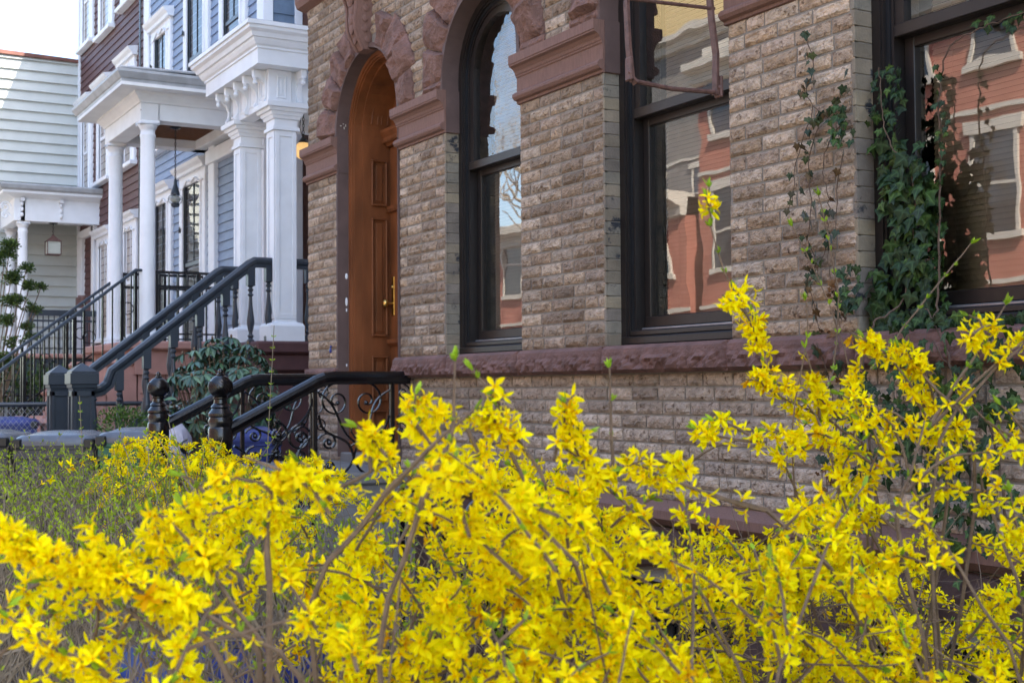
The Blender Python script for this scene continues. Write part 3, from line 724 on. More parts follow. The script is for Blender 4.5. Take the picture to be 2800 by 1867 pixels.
# ---------------- blue house
bh = empty('blue_house', (-17, 5, 0), 'light blue clapboard house with white trim and a flat porch on round white columns', 'house')
m_ = MB(); sidingY(m_, -19.68, -14.30, 2.0, 10.2, 5.0, .118, .02); m_.build('siding', M['blue'], bh)
m_ = MB(); m_.box(-19.7, -14.42, 5.12, 13, 2.0, 10.2); m_.box(-19.7, -14.3, 5.0, 13, -.1, 2.0); m_.build('house_body', M['pink'], bh)
m_ = MB(); sidingX(m_, 5.06, 5.40, 2.0, 10.2, -14.29, .20, .018); m_.build('side_clapboards', M['bluedark'], bh)
m_ = MB(); m_.bbox(-14.50, -14.27, 4.955, 5.02, 2.0, 10.2, .006); m_.bbox(-14.31, -14.25, 4.95, 5.07, 2.0, 10.2, .006); m_.build('corner_board', M['white'], bh)
m_ = MB(); m_.bbox(-14.31, -14.25, 5.34, 5.43, 2.0, 10.2, .006); m_.build('corner_board', M['white'], bh)
m_ = MB(); m_.bbox(-19.72, -19.42, 4.955, 5.0, 2.0, 10.2, .006); m_.build('corner_board', M['white'], bh)
m_ = MB(); m_.box(-19.7, -14.2, 4.7, 13, 10.2, 10.5); m_.build('roof', M['white'], bh)
for (a, b_, z0, z1, lab, hd) in ((-19.25, -18.20, 4.95, 6.75, 'upper window nearest the brown house', True), (-17.55, -16.40, 4.95, 7.0, 'tall upper window in the middle', True), (-15.95, -14.90, 5.05, 7.1, 'upper window above the bracketed porch', True),
                       (-19.22, -18.15, 2.05, 4.28, 'tall ground-floor window nearest the brown house', True), (-17.72, -16.52, 2.05, 4.36, 'tall ground-floor window beside the door', True)):
    trimwin(bh, a, b_, z0, z1, 5.0, hd, True, lab)
for (x, z) in ((-19.16, 6.2), (-17.46, 6.3), (-19.13, 3.5), (-17.60, 3.62)): hinge(bh, x, 5.0, z)
# door recess with house number
m_ = MB()
m_.bbox(-16.33, -16.08, 4.93, 5.0, 2.0, 4.55, .01); m_.bbox(-16.36, -14.55, 4.90, 5.0, 4.32, 4.5, .01); m_.bbox(-15.0, -14.6, 4.93, 5.0, 2.0, 4.5, .01)
xr = -16.08
m_.box(xr-.02, xr, 5.0, 5.5, 2.0, 4.33)
m_.bbox(xr, xr+.016, 5.0, 5.05, 2.0, 4.3, .004); m_.bbox(xr, xr+.016, 5.13, 5.36, 3.42, 4.25, .005)
m_.bbox(xr, xr+.03, 5.09, 5.36, 3.02, 3.34, .01); m_.bbox(xr+.03, xr+.04, 5.12, 5.33, 3.06, 3.30, .006); m_.bbox(xr, xr+.016, 5.10, 5.36, 2.2, 2.9, .006)
ent = m_.build('entry_surround', M['white'], bh)
m_ = MB(); m_.box(-16.1, -14.9, 5.5, 5.52, 2.0, 4.33); m_.build('door', M['white'], bh)
def text(body, size, loc, rot, mt, parent, name, ext=.004):
    cu = bpy.data.curves.new(name, 'FONT'); cu.body = body; cu.size = size; cu.extrude = ext; cu.offset = .004
    t = bpy.data.objects.new(name, cu); COL.objects.link(t)
    dg = bpy.context.evaluated_depsgraph_get(); me = bpy.data.meshes.new_from_object(t.evaluated_get(dg))
    bpy.data.objects.remove(t, do_unlink=True)
    o = bpy.data.objects.new(name, me); me.materials.clear(); me.materials.append(mt); COL.objects.link(o); o.parent = parent
    o.location = Vector(loc)-rootloc(parent); o.rotation_euler = rot; return o
text('3', .16, (xr+.043, 5.215, 3.12), (math.pi/2, 0, math.pi/2), M['black'], bh, 'house_number')
m_ = MB(); m_.tube([(-14.9, 4.99, 3.35), (-14.72, 4.93, 3.35)], .012, 6); m_.build('hold_open_bar', M['white'], bh)
m_ = MB(); m_.bbox(-14.93, -14.42, 4.90, 4.955, 2.0, 4.32, .006); m_.bbox(-14.85, -14.52, 4.885, 4.9, 3.3, 4.2, .006); m_.build('shutter', M['blue'], bh)
# porch on round columns
pf = MB(); pf.bbox(-17.15, -14.80, 3.55, 5.0, 1.90, 2.0, .02); pf.box(-17.05, -14.88, 3.65, 5.0, 1.62, 1.90); pf.box(-17.02, -14.92, 3.7, 5.0, -.1, 1.62)
# stepped cheek walls of the stair, with rolled copings
for xs in (-15.02, -16.72):
    for k in range(5):
        y1 = 3.68-.33*k; zt_ = 1.80-.33*k
        pf.box(xs-.11, xs+.11, y1-.34, y1, -.1, zt_-.08)
        pf.bbox(xs-.15, xs+.15, y1-.38, y1-.0, zt_-.10, zt_, .045)
for k in range(9): pf.box(-16.6, -15.14, 3.7-.18*(k+1), 3.7-.18*k, -.1, 1.9-.19*(k+1))
pf.build('porch_foundation', M['pink'], bh)
m_ = MB()   # masonry joints
for k in range(7): m_.box(-14.918, -14.912, 3.72, 4.99, .28*k, .28*k+.008)
for k in range(7):
    for j in range(4): m_.box(-14.918, -14.912, 3.86+.31*j+(.15 if k % 2 else 0), 3.866+.31*j+(.15 if k % 2 else 0), .28*k, .28*k+.28)
m_.build('masonry_joints', M['darkstone'], bh)
pr = MB(); A0, A1, B0, B1 = -16.72, -14.92, 3.72, 5.0
pr.bbox(A0, A1, B0, B0+.22, 4.545, 4.74, .006); pr.bbox(A1-.22, A1, B0+.2, B1, 4.545, 4.74, .006); pr.bbox(A0, A0+.22, B0+.2, B1, 4.545, 4.74, .006); pr.bbox(A0, A1, B1-.18, B1, 4.545, 4.74, .006)
pr.box(A0-.28, A1+.28, B0-.28, B1, 4.86, 4.90)
crown(pr, A0, A1, B0, B1, [(.0, 4.738), (.012, 4.742), (.02, 4.76), (.06, 4.81), (.085, 4.83), (.085, 4.86), (.09, 4.865)])
bp_ = pr.build('porch', M['whiteworn'], bh)
m_ = MB(); crown(m_, A0, A1, B0, B1, [(.28, 4.898), (.285, 4.93), (.30, 4.94), (.33, 4.985), (.34, 5.0), (.34, 5.03)]); m_.build('gutter', M['gutter'], bp_)
m_ = MB(); m_.add([(A0-.33, B0-.33, 5.03), (A1+.33, B0-.33, 5.03), (A1+.3, B1, 5.12), (A0-.3, B1, 5.12)], [(0, 1, 2, 3)]); m_.tube([(A1+.31, B0-.3, 5.045), (A1+.31, B1, 5.09)], .018, 6); m_.build('porch_roof', M['gutter'], bp_)
m_ = MB()
m_.box(A0+.22, A1-.22, B0+.22, B1-.18, 4.66, 4.68)
for k in range(26): m_.box(A0+.22+k*.052, A0+.226+k*.052, B0+.22, B1-.18, 4.654, 4.66)
m_.build('wood_ceiling', M['woodceil'], bp_)
def rcol(x, y, z0, z1, r, par, r2=None):
    r2 = r2 or r*.88; m = MB()
    m.bbox(x-r*1.35, x+r*1.35, y-r*1.35, y+r*1.35, z0, z0+.05, .01)
    pf_ = [(r*1.28, z0+.05), (r*1.32, z0+.07), (r*1.28, z0+.10), (r*1.1, z0+.115), (r*1.02, z0+.15)]
    for i in range(9):
        t = i/8; pf_.append((r+(r2-r)*t**1.6, z0+.16+(z1-z0-.36)*t))
    pf_ += [(r2*1.12, z1-.17), (r2*1.12, z1-.155), (r2, z1-.15), (r2, z1-.10), (r2*1.1, z1-.095), (r2*1.32, z1-.055), (r2*1.34, z1-.05)]
    m.lathe(pf_, x, y, 28); m.bbox(x-r2*1.42, x+r2*1.42, y-r2*1.42, y+r2*1.42, z1-.05, z1, .008)
    o = m.build('column', M['white'], par, smooth=False)
    for p in o.data.polygons: p.use_smooth = True
    return o
rcol(-15.03, 3.83, 2.0, 4.545, .092, bp_); rcol(-16.60, 3.83, 2.0, 4.545, .092, bp_)
# onion lantern
ol = empty('onion_lantern', (-15.75, 4.35, 4.66), 'dark caged onion lantern hanging on a long chain under the blue house porch', 'lantern')
lx, ly = -15.75, 4.35
def zz_(z): return 3.77+(z-3.52)*.62
m_ = MB(); m_.lathe([(.07, 4.655), (.07, 4.645), (.02, 4.63)], lx, ly, 12); chain(m_, lx, ly, 4.02, 4.64, .009); m_.build('chain', M['iron'], ol)
m_ = MB(); m_.lathe([(r_*.55, zz_(z)) for r_, z in [(.012, 3.95), (.03, 3.90), (.035, 3.82), (.07, 3.72), (.10, 3.64), (.10, 3.60), (.05, 3.595)]], lx, ly, 16); m_.build('cap', M['greyrail'], ol)
m_ = MB(); m_.lathe([(r_*.6, zz_(z)) for r_, z in [(.075, 3.44), (.09, 3.42), (.08, 3.38), (.04, 3.36)]], lx, ly, 16); m_.build('base', M['greyrail'], ol)
m_ = MB(); m_.ball((lx, ly, 3.77), .056, 16, 10, 1.15, 1.15, .85); m_.build('glass_globe', M['lampglass'], ol, smooth=True)
m_ = MB()
for k in range(8):
    t = 2*math.pi*k/8; m_.tube([(lx+math.cos(t)*q*.60, ly+math.sin(t)*q*.60, zz_(z)) for q, z in ((.09, 3.60), (.14, 3.56), (.15, 3.52), (.13, 3.46), (.08, 3.43))], .004, 4)
m_.tube([(lx+.09*math.cos(2*math.pi*k/16), ly+.09*math.sin(2*math.pi*k/16), 3.775) for k in range(17)], .004, 4); m_.build('cage', M['gutter'], ol)
# ---------------- brown house
wh = empty('brown_house', (-22, 5, 0), 'tall dark brown clapboard house with white window trim, left of the blue house', 'house')
m_ = MB(); sidingY(m_, -24.42, -19.72, 2.05, 9.5, 5.0, .125, .02); m_.build('siding', M['brown'], wh)
m_ = MB(); m_.box(-24.5, -19.7, 5.12, 13, 2.0, 9.5); m_.box(-24.5, -19.7, 5.0, 13, -.1, 2.05); m_.build('house_body', M['brown'], wh)
m_ = MB(); m_.bbox(-24.5, -24.38, 4.955, 5.01, 2.05, 9.5, .006); m_.build('corner_board', M['white'], wh)
m_ = MB(); m_.box(-24.5, -19.7, 4.85, 13, 9.5, 9.66); m_.build('roof', M['white'], wh)
for (a, b_, z0, z1, lab) in ((-24.25, -23.25, 7.62, 9.4, 'top-floor window at the far corner'), (-22.80, -21.75, 7.5, 9.3, 'top-floor window in the middle'), (-21.20, -20.15, 7.6, 9.4, 'top-floor window next to the blue house'),
                             (-24.25, -23.30, 4.98, 6.55, 'middle-floor window at the far corner'), (-22.90, -21.90, 5.0, 6.60, 'middle-floor window in the middle'), (-21.20, -20.25, 5.0, 6.66, 'middle-floor window next to the blue house'),
                             (-22.85, -21.80, 2.3, 4.05, 'ground-floor window beside the porch'), (-21.05, -20.10, 2.3, 4.10, 'ground-floor window next to the blue house')):
    trimwin(wh, a, b_, z0, z1, 5.0, True, True, lab, dark=False)
m_ = MB(); m_.tube([(-19.80, 4.93, z) for z in (2.2, 5, 8, 10.4)], .014, 5); m_.tube([(-19.86, 4.93, z) for z in (2.2, 5, 8, 10.4)], .008, 5); m_.build('cable', M['iron'], wh)
m_ = MB(); m_.bbox(-24.2, -23.95, 4.92, 5.0, 2.07, 4.2, .01); m_.bbox(-23.15, -22.98, 4.92, 5.0, 2.07, 4.3, .01); m_.bbox(-24.2, -23.0, 4.92, 5.0, 4.15, 4.3, .01)
m_.box(-23.98, -23.95, 5.0, 5.3, 2.07, 4.15); m_.bbox(-23.95, -23.15, 5.0, 5.05, 2.07, 4.15, .01); m_.build('door', M['white'], wh)
m_ = MB(); m_.bbox(-24.4, -22.70, 3.45, 5.0, 1.98, 2.06, .02); m_.build('porch_floor', M['pink'], wh)
m_ = MB(); m_.box(-24.35, -22.75, 3.55, 5.0, -.1, 1.98); m_.build('porch_foundation', M['greyrail'], wh)
pr = MB(); A0, A1, B0, B1 = -24.25, -22.80, 3.60, 5.0
pr.bbox(A0, A1, B0, B0+.18, 4.28, 4.66, .006); pr.bbox(A1-.18, A1, B0+.1, B1, 4.28, 4.66, .006); pr.box(A0+.02, A1-.02, B0+.1, B1-.01, 4.42, 4.45)
crown(pr, A0, A1, B0, B1, [(.0, 4.655), (.03, 4.67), (.10, 4.70), (.20, 4.72), (.21, 4.76)])
wp = pr.build('porch', M['white'], wh)
m_ = MB(); crown(m_, A0, A1, B0, B1, [(.21, 4.758), (.25, 4.79), (.27, 4.84), (.27, 4.86), (.2, 4.88)]); m_.build('gutter', M['gutter'], wp)
for y in (3.72, 4.35):
    m_ = MB()
    for k in range(3): m_.ball((A1+.03, y, 4.38+.09*k), .04, 10, 6, .9, .7, 1)
    m_.bbox(A1, A1+.09, y-.035, y+.035, 4.60, 4.66, .006); m_.build('bracket', M['white'], wp)
m_ = MB()
for (cz, r_, sgn) in ((4.5, .09, 1), (4.36, .07, -1)):
    m_.tube([(A1-.02, B0-.06-.02*i/20+sgn*0+r_*(1-i/26)*math.cos(i*.5)-.07, cz+r_*(1-i/26)*math.sin(i*.5)) for i in range(22)], .014, 5)
m_.build('scroll_bracket', M['white'], wp)
rcol(-22.93, 3.76, 2.06, 4.28, .085, wp); rcol(-24.12, 3.76, 2.06, 4.28, .085, wp)
sl = empty('box_lantern', (-23.4, 4.33, 4.42), 'dark square box lantern with frosted panes hanging under the far porch beside the pale wall', 'lantern')
lx, ly = -22.9, 4.245
sl.location = (lx, ly, 4.28)
m_ = MB(); m_.lathe([(.075, 4.28), (.07, 4.265), (.02, 4.255)], lx, ly, 12); chain(m_, lx, ly, 4.05, 4.26, .014); m_.build('chain', M['iron'], sl)
m_ = MB(); m_.lathe([(.10, 3.73), (.115, 3.735), (.115, 3.75)], lx, ly, sq=True); m_.lathe([(.115, 3.96), (.125, 3.965), (.06, 4.02), (.03, 4.05), (.012, 4.08)], lx, ly, sq=True)
for a in (-1, 1):
    for b_ in (-1, 1): m_.box(lx+a*.11-.006, lx+a*.11+.006, ly+b_*.11-.006, ly+b_*.11+.006, 3.74, 3.97)
m_.build('cage', M['rust'], sl)
m_ = MB(); m_.box(lx-.10, lx+.10, ly-.10, ly+.10, 3.75, 3.96); m_.build('frosted_panes', M['lampglass'], sl)
# ---------------- pale house at the far left
ph = empty('pale_grey_house', (-28, 1, 0), 'pale grey-green clapboard house with its long blank side wall facing the street', 'house')
m_ = MB(); sidingX(m_, 2.2, 5.0, .0, 7.50, -24.5, .185, .050); m_.build('siding', M['pale'], ph)
m_ = MB(); m_.box(-32, -24.62, 2.2, 5.0, -.1, 7.5); m_.build('house_body', M['pale'], ph)
m_ = MB(); m_.prism([(2.0, 7.48), (5.0, 7.44), (5.0, 7.50), (2.0, 7.56)], 'X', -32, -24.42); m_.build('roof_edge', M['roofbrown'], ph)
# ================================================================ RAILINGS, BRACKET, BINS
def spiral(m, X, y0, z0, r0, turns, a0, dirn, rad=.0075, n=34, tail=None, shrink=.88):
    # flat spiral in the plane x = X; starts on radius r0 at angle a0 and winds in
    pts = []
    for i in range(n+1):
        t = i/n; r_ = r0*(1-shrink*t**.8); a = a0+dirn*turns*2*math.pi*t
        pts.append((X, y0+r_*math.cos(a), z0+r_*math.sin(a)))
    if tail: pts = [(X, q[0], q[1]) for q in tail] + pts
    m.tube(pts, [rad]*(len(pts)-3)+[rad*1.1, rad*1.5, rad*1.6], 6)
    m.ball(pts[-1], rad*2.2, 8, 6)
def scurve(m, X, p0, p1, bulge, rad=.0075, n=12):
    (y0, z0), (y1, z1) = p0, p1; dy, dz = y1-y0, z1-z0; L_ = math.hypot(dy, dz)
    pts = []
    for i in range(n+1):
        t = i/n; o = bulge*math.sin(2*math.pi*t); pts.append((X, y0+dy*t-dz/L_*o, z0+dz*t+dy/L_*o))
    m.tube(pts, rad, 6)
def iron_rail(X, label):
    root = empty('iron_stair_railing', (X, 2.145, 0), label, 'railing', 'wrought-iron railings of the brick house stoop')
    zt = 1.50
    prof = [(-.028, .0), (-.034, .012), (-.030, .030), (-.016, .042), (0, .046), (.016, .042), (.030, .030), (.034, .012), (.028, 0), (.02, -.012), (.02, -.024), (.012, -.03), (-.012, -.03), (-.02, -.024), (-.02, -.012)]
    m = MB(); pts = [(X, 3.27, zt)]+[(X, 2.80, zt), (X, 2.745, zt-.006), (X, 2.70, zt-.022), (X, 2.66, zt-.044), (X, 2.20, zt-.275)]
    m.sweep(pts, prof); m.build('handrail', M['iron'], root)
    # newel post
    m = MB(); x, y = X, 2.145
    pr = [(.085, .30), (.085, .42), (.07, .44), (.06, .46), (.068, .50), (.068, .90), (.075, .92), (.058, .935), (.060, .98), (.058, 1.0), (.062, 1.02), (.062, 1.14), (.066, 1.15), (.066, 1.235), (.060, 1.245), (.064, 1.262), (.066, 1.28), (.060, 1.298), (.066, 1.305), (.066, 1.318),
          (.052, 1.335), (.046, 1.345), (.052, 1.352), (.046, 1.362), (.036, 1.372), (.034, 1.392), (.040, 1.398), (.040, 1.404), (.030, 1.41)]
    m.lathe(pr, x, y, 24)
    nw = m.build('newel_post', M['iron'], root, smooth=True)
    m = MB(); R0 = .064; cz = 1.462; m.ball((x, y, cz), R0, 28, 18)
    for k in range(26):   # spiral gadroons
        pts = []
        for i in range(10):
            t = i/9; ph = .35*math.pi+(.62-.35)*math.pi*t*1.2; a = 2*math.pi*k/26+t*.9
            pts.append((x+(R0+.0005)*math.sin(ph)*math.cos(a), y+(R0+.0005)*math.sin(ph)*math.sin(a), cz+(R0+.0005)*math.cos(ph)))
        m.tube(pts, .0028, 4)
    m.lathe([(.020, cz+R0-.006), (.022, cz+R0+.004), (.013, cz+R0+.010), (.015, cz+R0+.018), (.010, cz+R0+.030), (.003, cz+R0+.034)], x, y, 14)
    m.build('ball_finial', M['iron'], nw, smooth=True)
    # posts
    m = MB()
    for (py, zb, ztp) in ((2.685, .55, zt-.03), (3.16, .80, zt-.02)):
        m.bbox(X-.013, X+.013, py-.013, py+.013, zb, ztp, .003)
    m.build('post', M['iron'], root)
    # scrollwork
    m = MB()
    spiral(m, X, 3.235, 1.42, .050, 1.5, math.pi*.5, -1, .005); scurve(m, X, (3.285, 1.42), (3.19, 1.28), -.02, .005); spiral(m, X, 3.22, 1.20, .05, 1.4, math.pi*.7, -1, .005)
    # panel between the posts (y 2.70..3.15): pairs of C scrolls, diagonals, diamond
    spiral(m, X, 2.815, 1.375, .105, 1.6, math.pi*.5, 1, .0062, tail=None); spiral(m, X, 3.005, 1.375, .105, 1.6, math.pi*.5, -1, .0062)
    scurve(m, X, (2.70, 1.43), (2.96, 1.12), .02, .0065); scurve(m, X, (3.15, 1.44), (2.90, 1.12), -.03, .0065)
    scurve(m, X, (2.71, 1.30), (2.92, 1.05), -.03); scurve(m, X, (3.14, 1.29), (2.92, 1.05), .03)
    m.tube([(X, 2.92, 1.245), (X, 2.945, 1.205), (X, 2.93, 1.165), (X, 2.905, 1.205), (X, 2.92, 1.245)], .0055, 5)
    spiral(m, X, 2.765, 1.145, .062, 1.5, math.pi*.9, -1); spiral(m, X, 3.085, 1.145, .062, 1.5, math.pi*.1, 1)
    spiral(m, X, 2.765, 1.005, .055, 1.5, -math.pi*.9, 1); spiral(m, X, 3.085, 1.005, .055, 1.5, -math.pi*.1, -1)
    scurve(m, X, (2.92, 1.05), (2.71, .86), .02); scurve(m, X, (2.92, 1.05), (3.14, .84), -.02)
    spiral(m, X, 2.80, .86, .07, 1.4, 0, 1); spiral(m, X, 3.05, .86, .07, 1.4, math.pi, -1)
    m.tube([(X, 2.69, .95), (X, 3.15, .95)], .005, 5)
    # panel under the slope (y 2.2..2.68)
    spiral(m, X, 2.60, 1.17, .085, 1.6, math.pi*.4, 1); spiral(m, X, 2.47, 1.20, .065, 1.5, math.pi*.6, -1)
    scurve(m, X, (2.68, 1.40), (2.42, 1.04), .025); scurve(m, X, (2.66, 1.18), (2.50, .92), -.02)
    spiral(m, X, 2.33, 1.08, .055, 1.5, math.pi*.5, 1); spiral(m, X, 2.40, .94, .06, 1.5, 0, -1); spiral(m, X, 2.59, .99, .06, 1.4, math.pi, 1)
    scurve(m, X, (2.22, 1.14), (2.45, .85), .025); scurve(m, X, (2.68, .92), (2.36, .72), -.02)
    spiral(m, X, 2.28, .92, .05, 1.4, 2, 1); spiral(m, X, 2.60, .80, .06, 1.4, 1, -1)
    # rosette with radiating leaves
    for k in range(12):
        a = 2*math.pi*k/12; m.tube([(X, 2.46, 1.08), (X+.004, 2.46+.025*math.cos(a), 1.08+.025*math.sin(a)), (X, 2.46+.042*math.cos(a+.3), 1.08+.042*math.sin(a+.3))], [.004, .006, .002], 5)
    m.ball((X, 2.46, 1.08), .014, 8, 6)
    m.tube([(X, 2.20, .62), (X, 2.68, .86), (X, 3.16, .86)], .007, 5)
    m.build('scrollwork', M['iron'], root)
    return root
iron_rail(-6.87, 'near glossy black wrought-iron stoop railing with scrolls, its end touching the wall below the sill')
iron_rail(-8.14, 'far glossy black wrought-iron stoop railing, nearer the rhododendron')
# areaway railing, low scroll panel in front of the basement
ar = empty('areaway_railing', (-5.15, 2.75, 0), 'low black scrolled iron railing standing before the basement under the middle pier', 'railing')
m = MB(); X = -5.15
m.bbox(X-.012, X+.012, 2.96, 2.985, 0, 1.10, .003); m.bbox(X-.012, X+.012, 2.40, 2.425, 0, 1.02, .003); m.tube([(X, 2.41, 1.0), (X, 2.97, 1.0)], .009, 6); m.tube([(X, 2.41, .2), (X, 2.97, .2)], .009, 6); m.build('frame', M['iron'], ar)
m = MB(); spiral(m, X, 2.86, 1.05, .05, 1.5, math.pi*.4, 1); spiral(m, X, 2.80, .86, .09, 1.6, math.pi*.5, 1); spiral(m, X, 2.56, .86, .09, 1.6, math.pi*.5, -1); spiral(m, X, 2.82, .58, .10, 1.6, -math.pi*.5, -1); spiral(m, X, 2.56, .58, .09, 1.6, -math.pi*.5, 1)
scurve(m, X, (2.95, .9), (2.44, .4), .05); scurve(m, X, (2.95, .4), (2.44, .9), .05); m.build('scrollwork', M['iron'], ar)
# rusty bracket frame hung off the third window
rb = empty('iron_bracket_frame', (-3.99, 3.3, 3.2), 'rusty brown iron bracket frame sticking out beside the middle window', 'bracket')
X = -4.02
m = MB(); m.tube([(X, 2.85, 2.612), (X-.004, 3.05, 2.602), (X-.002, 3.275, 2.612)], .0095, 8); m.build('rod', M['rust'], rb, smooth=True)
m = MB(); m.tube([(X, 2.83, 2.925), (X, 3.0, 2.932), (X, 3.26, 2.945)], .0075, 8); m.build('rod', M['rust'], rb, smooth=True)
m = MB(); m.tube([(X, 2.845, 3.38), (X, 3.29, 3.38)], .009, 8)
m.build('rod', M['rust'], rb, smooth=True)
def flatbar(m, pts, w_, t_):
    m.sweep(pts, [(-w_, -t_), (w_, -t_), (w_, t_), (-w_, t_)], (0, 1, 0))
m = MB(); flatbar(m, [(X+.02, 2.845, 3.40), (X+.015, 2.84, 3.1), (X+.0, 2.835, 2.90), (X-.0, 2.842, 2.74), (X+.005, 2.853, 2.62), (X+.012, 2.868, 2.60)], .013, .006)
m.bbox(X-.022, X+.020, 2.838, 2.852, 2.61, 2.70, .004); m.ball((X+.01, 2.84, 2.64), .008, 8, 5); m.build('flat_bar', M['rust'], rb)
m = MB(); flatbar(m, [(X-.01, 3.235, 3.40), (X-.01, 3.235, 3.1), (X, 3.245, 2.90), (X+.004, 3.262, 2.76), (X+.0, 3.262, 2.65), (X-.002, 3.262, 2.60)], .015, .006)
m.bbox(X-.02, X+.026, 3.268, 3.282, 2.59, 2.675, .004); m.ball((X+.016, 3.27, 2.628), .009, 8, 5); m.build('flat_bar', M['rust'], rb)
# ---------------- grey wooden balustrades of the white-sided house
BALP = [(.036, 0), (.036, .10), (.026, .11), (.020, .125), (.030, .145), (.030, .155), (.020, .17), (.018, .19), (.028, .24), (.037, .30), (.038, .34), (.030, .42), (.021, .52), (.017, .60), (.016, .64), (.027, .655), (.029, .665), (.018, .68), (.016, .70), (.026, .715), (.028, .73), (.018, .745), (.017, .755), (.03, .77), (.036, .78)]
def baluster(x, y, z0, top, root):
    # turned baluster with a square block reaching up under the sloping rail
    H = .62; k = H/.78; m = MB(); m.lathe([(r_*1.0, z0+z*k) for r_, z in BALP], x, y, 14)
    m.box(x-.036, x+.036, y-.036, y+.036, z0+H-.005, top+.03)
    m.box(x-.036, x+.036, y-.036, y+.036, z0-.02, z0+.07)
    return m.build('baluster', M['greyrail'], root)
def wood_stair(X, label, top_y):
    root = empty('wooden_balustrade', (X, 2.56, 0), label, 'balustrade', 'grey turned balustrades of the white-sided house')
    sl = (2.66-1.56)/(4.15-2.78)
    rz = lambda y: 1.56+sl*(y-2.78) if y < 4.20 else 1.56+sl*(4.20-2.78)
    prof = [(-.045, .0), (-.05, .025), (-.035, .048), (0, .055), (.035, .048), (.05, .025), (.045, 0), (.028, -.02), (.028, -.05), (-.028, -.05), (-.028, -.02)]
    m = MB(); zt = rz(4.2)
    m.sweep([(X, 2.66, 1.425), (X, 2.74, 1.45), (X, 2.80, 1.50), (X, 2.84, rz(2.84)+.008), (X, 3.3, rz(3.3)), (X, 4.16, rz(4.16)), (X, 4.22, zt), (X, top_y, zt)], prof); m.build('handrail', M['greyrail'], root)
    m = MB(); m.sweep([(X, 2.66, .62), (X, 2.78, .68), (X, 4.16, .68+sl*1.38), (X, 4.22, 1.86), (X, top_y, 1.86)], [(-.03, -.03), (-.03, .03), (.03, .03), (.03, -.03)]); m.build('bottom_rail', M['greyrail'], root)
    for k in range(6):
        y = 2.90+.255*k; zb = rz(y)-.05-.62-.16
        baluster(X, y, zb, rz(y)-.06, root)
    for y in [4.36]+([] if top_y < 4.7 else [4.78, 5.05]):
        baluster(X, y, 1.90, zt-.06, root)
    # newel
    m = MB(); x, y = X, 2.56
    m.lathe([(.115, -.1), (.115, .25), (.10, .28), (.092, .30), (.092, 1.44), (.098, 1.445), (.102, 1.465), (.112, 1.47), (.115, 1.50), (.128, 1.505), (.128, 1.60), (.112, 1.605), (.112, 1.62), (.004, 1.70)], x, y, sq=True)
    for sg in (-1, 1):
        m.bbox(x+.092, x+.104, y+sg*.06, y+sg*.092, .30, 1.44, .003); m.bbox(x+sg*.06, x+sg*.092, y-.104, y-.092, .30, 1.44, .003)
    m.bbox(x+.092, x+.104, y-.092, y+.092, 1.39, 1.442, .003); m.bbox(x-.092, x+.092, y-.104, y-.092, 1.39, 1.442, .003)
    m.build('newel_post', M['greyrail'], root)
    return root
wood_stair(-12.40, 'near slate-grey wooden balustrade with turned balusters and pyramid-capped newel', 5.2)
wood_stair(-13.45, 'far slate-grey wooden balustrade with turned balusters, the one behind', 4.6)
# side balustrade of the porch towards the brick house
# ---------------- thin metal railings of the blue house
def thin_rail(X, label, yt, zt, yb, zb):
    root = empty('metal_stair_railing', (X, yb, 0), label, 'railing', 'thin black metal stair railings of the blue house')
    sl = (zt-zb)/(yt-yb)
    m = MB(); m.sweep([(X, yb-.9, zb-.9*sl), (X, yb, zb), (X, yt, zt), (X, yt+.12, zt)], [(-.025, -.012), (-.025, .012), (-.012, .022), (.012, .022), (.025, .012), (.025, -.012)]); m.build('handrail', M['greyrail'], root)
    m = MB()
    y = yb-.8; k = 0
    while y < yt:
        z = zb+sl*(y-yb); r_ = .016 if k % 5 == 0 else .0075
        m.box(X-r_, X+r_, y-r_, y+r_, z-.80, z); y += .105; k += 1
    m.box(X-.016, X+.016, yt-.016, yt+.016, zt-.85, zt)
    m.sweep([(X, yb-.9, zb-.9*sl-.72), (X, yt, zt-.72)], [(-.008, -.01), (-.008, .01), (.008, .01), (.008, -.01)])
    m.build('bars', M['iron'], root)
    for k in range(4):
        m = MB(); y = yb+.1+k*.42; z = zb+sl*(y-yb)-.36
        m.tube([(X, y+.07*math.cos(2*math.pi*i/12), z+.07*math.sin(2*math.pi*i/12)) for i in range(13)], .006, 5)
        m.build('ring', M['iron'], root)
thin_rail(-15.0, 'nearer thin black metal stair railing descending from the round-column porch', 3.69, 2.81, 2.234, 1.653)
thin_rail(-16.57, 'farther thin black metal stair railing descending from the round-column porch', 3.80, 2.81, 2.467, 1.789)
root = empty('porch_guard_rail', (-15.0, 4.4, 2.0), 'black metal guard rail with thin bars across the blue house porch', 'railing')
m = MB()
def guard(m, X, y0, y1, z0, z1, step=.11):
    m.box(X-.02, X+.02, y0, y1, z1-.03, z1); m.box(X-.015, X+.015, y0, y1, z1-.20, z1-.165); m.box(X-.012, X+.012, y0, y1, z0+.08, z0+.10)
    y = y0+.05; k = 0
    while y < y1: m.box(X-.008, X+.008, y-.008, y+.008, z0, z1-.02); y += step
    for y in (y0+.02, (y0+y1)/2, y1-.02): m.box(X-.017, X+.017, y-.017, y+.017, z0, z1)
guard(m, -16.60, 3.9, 5.0, 2.0, 2.92); m.build('bars', M['iron'], root)
m = MB(); m.box(-16.6, -15.0, 4.96, 4.99, 2.86, 2.90); m.build('back_bar', M['iron'], root)
root = empty('porch_side_rail', (-15.0, 4.6, 2.0), 'black metal side rail on the near side of the blue house porch', 'railing')
m = MB(); guard(m, -15.03, 3.92, 4.95, 2.0, 2.82); m.build('bars', M['iron'], root)
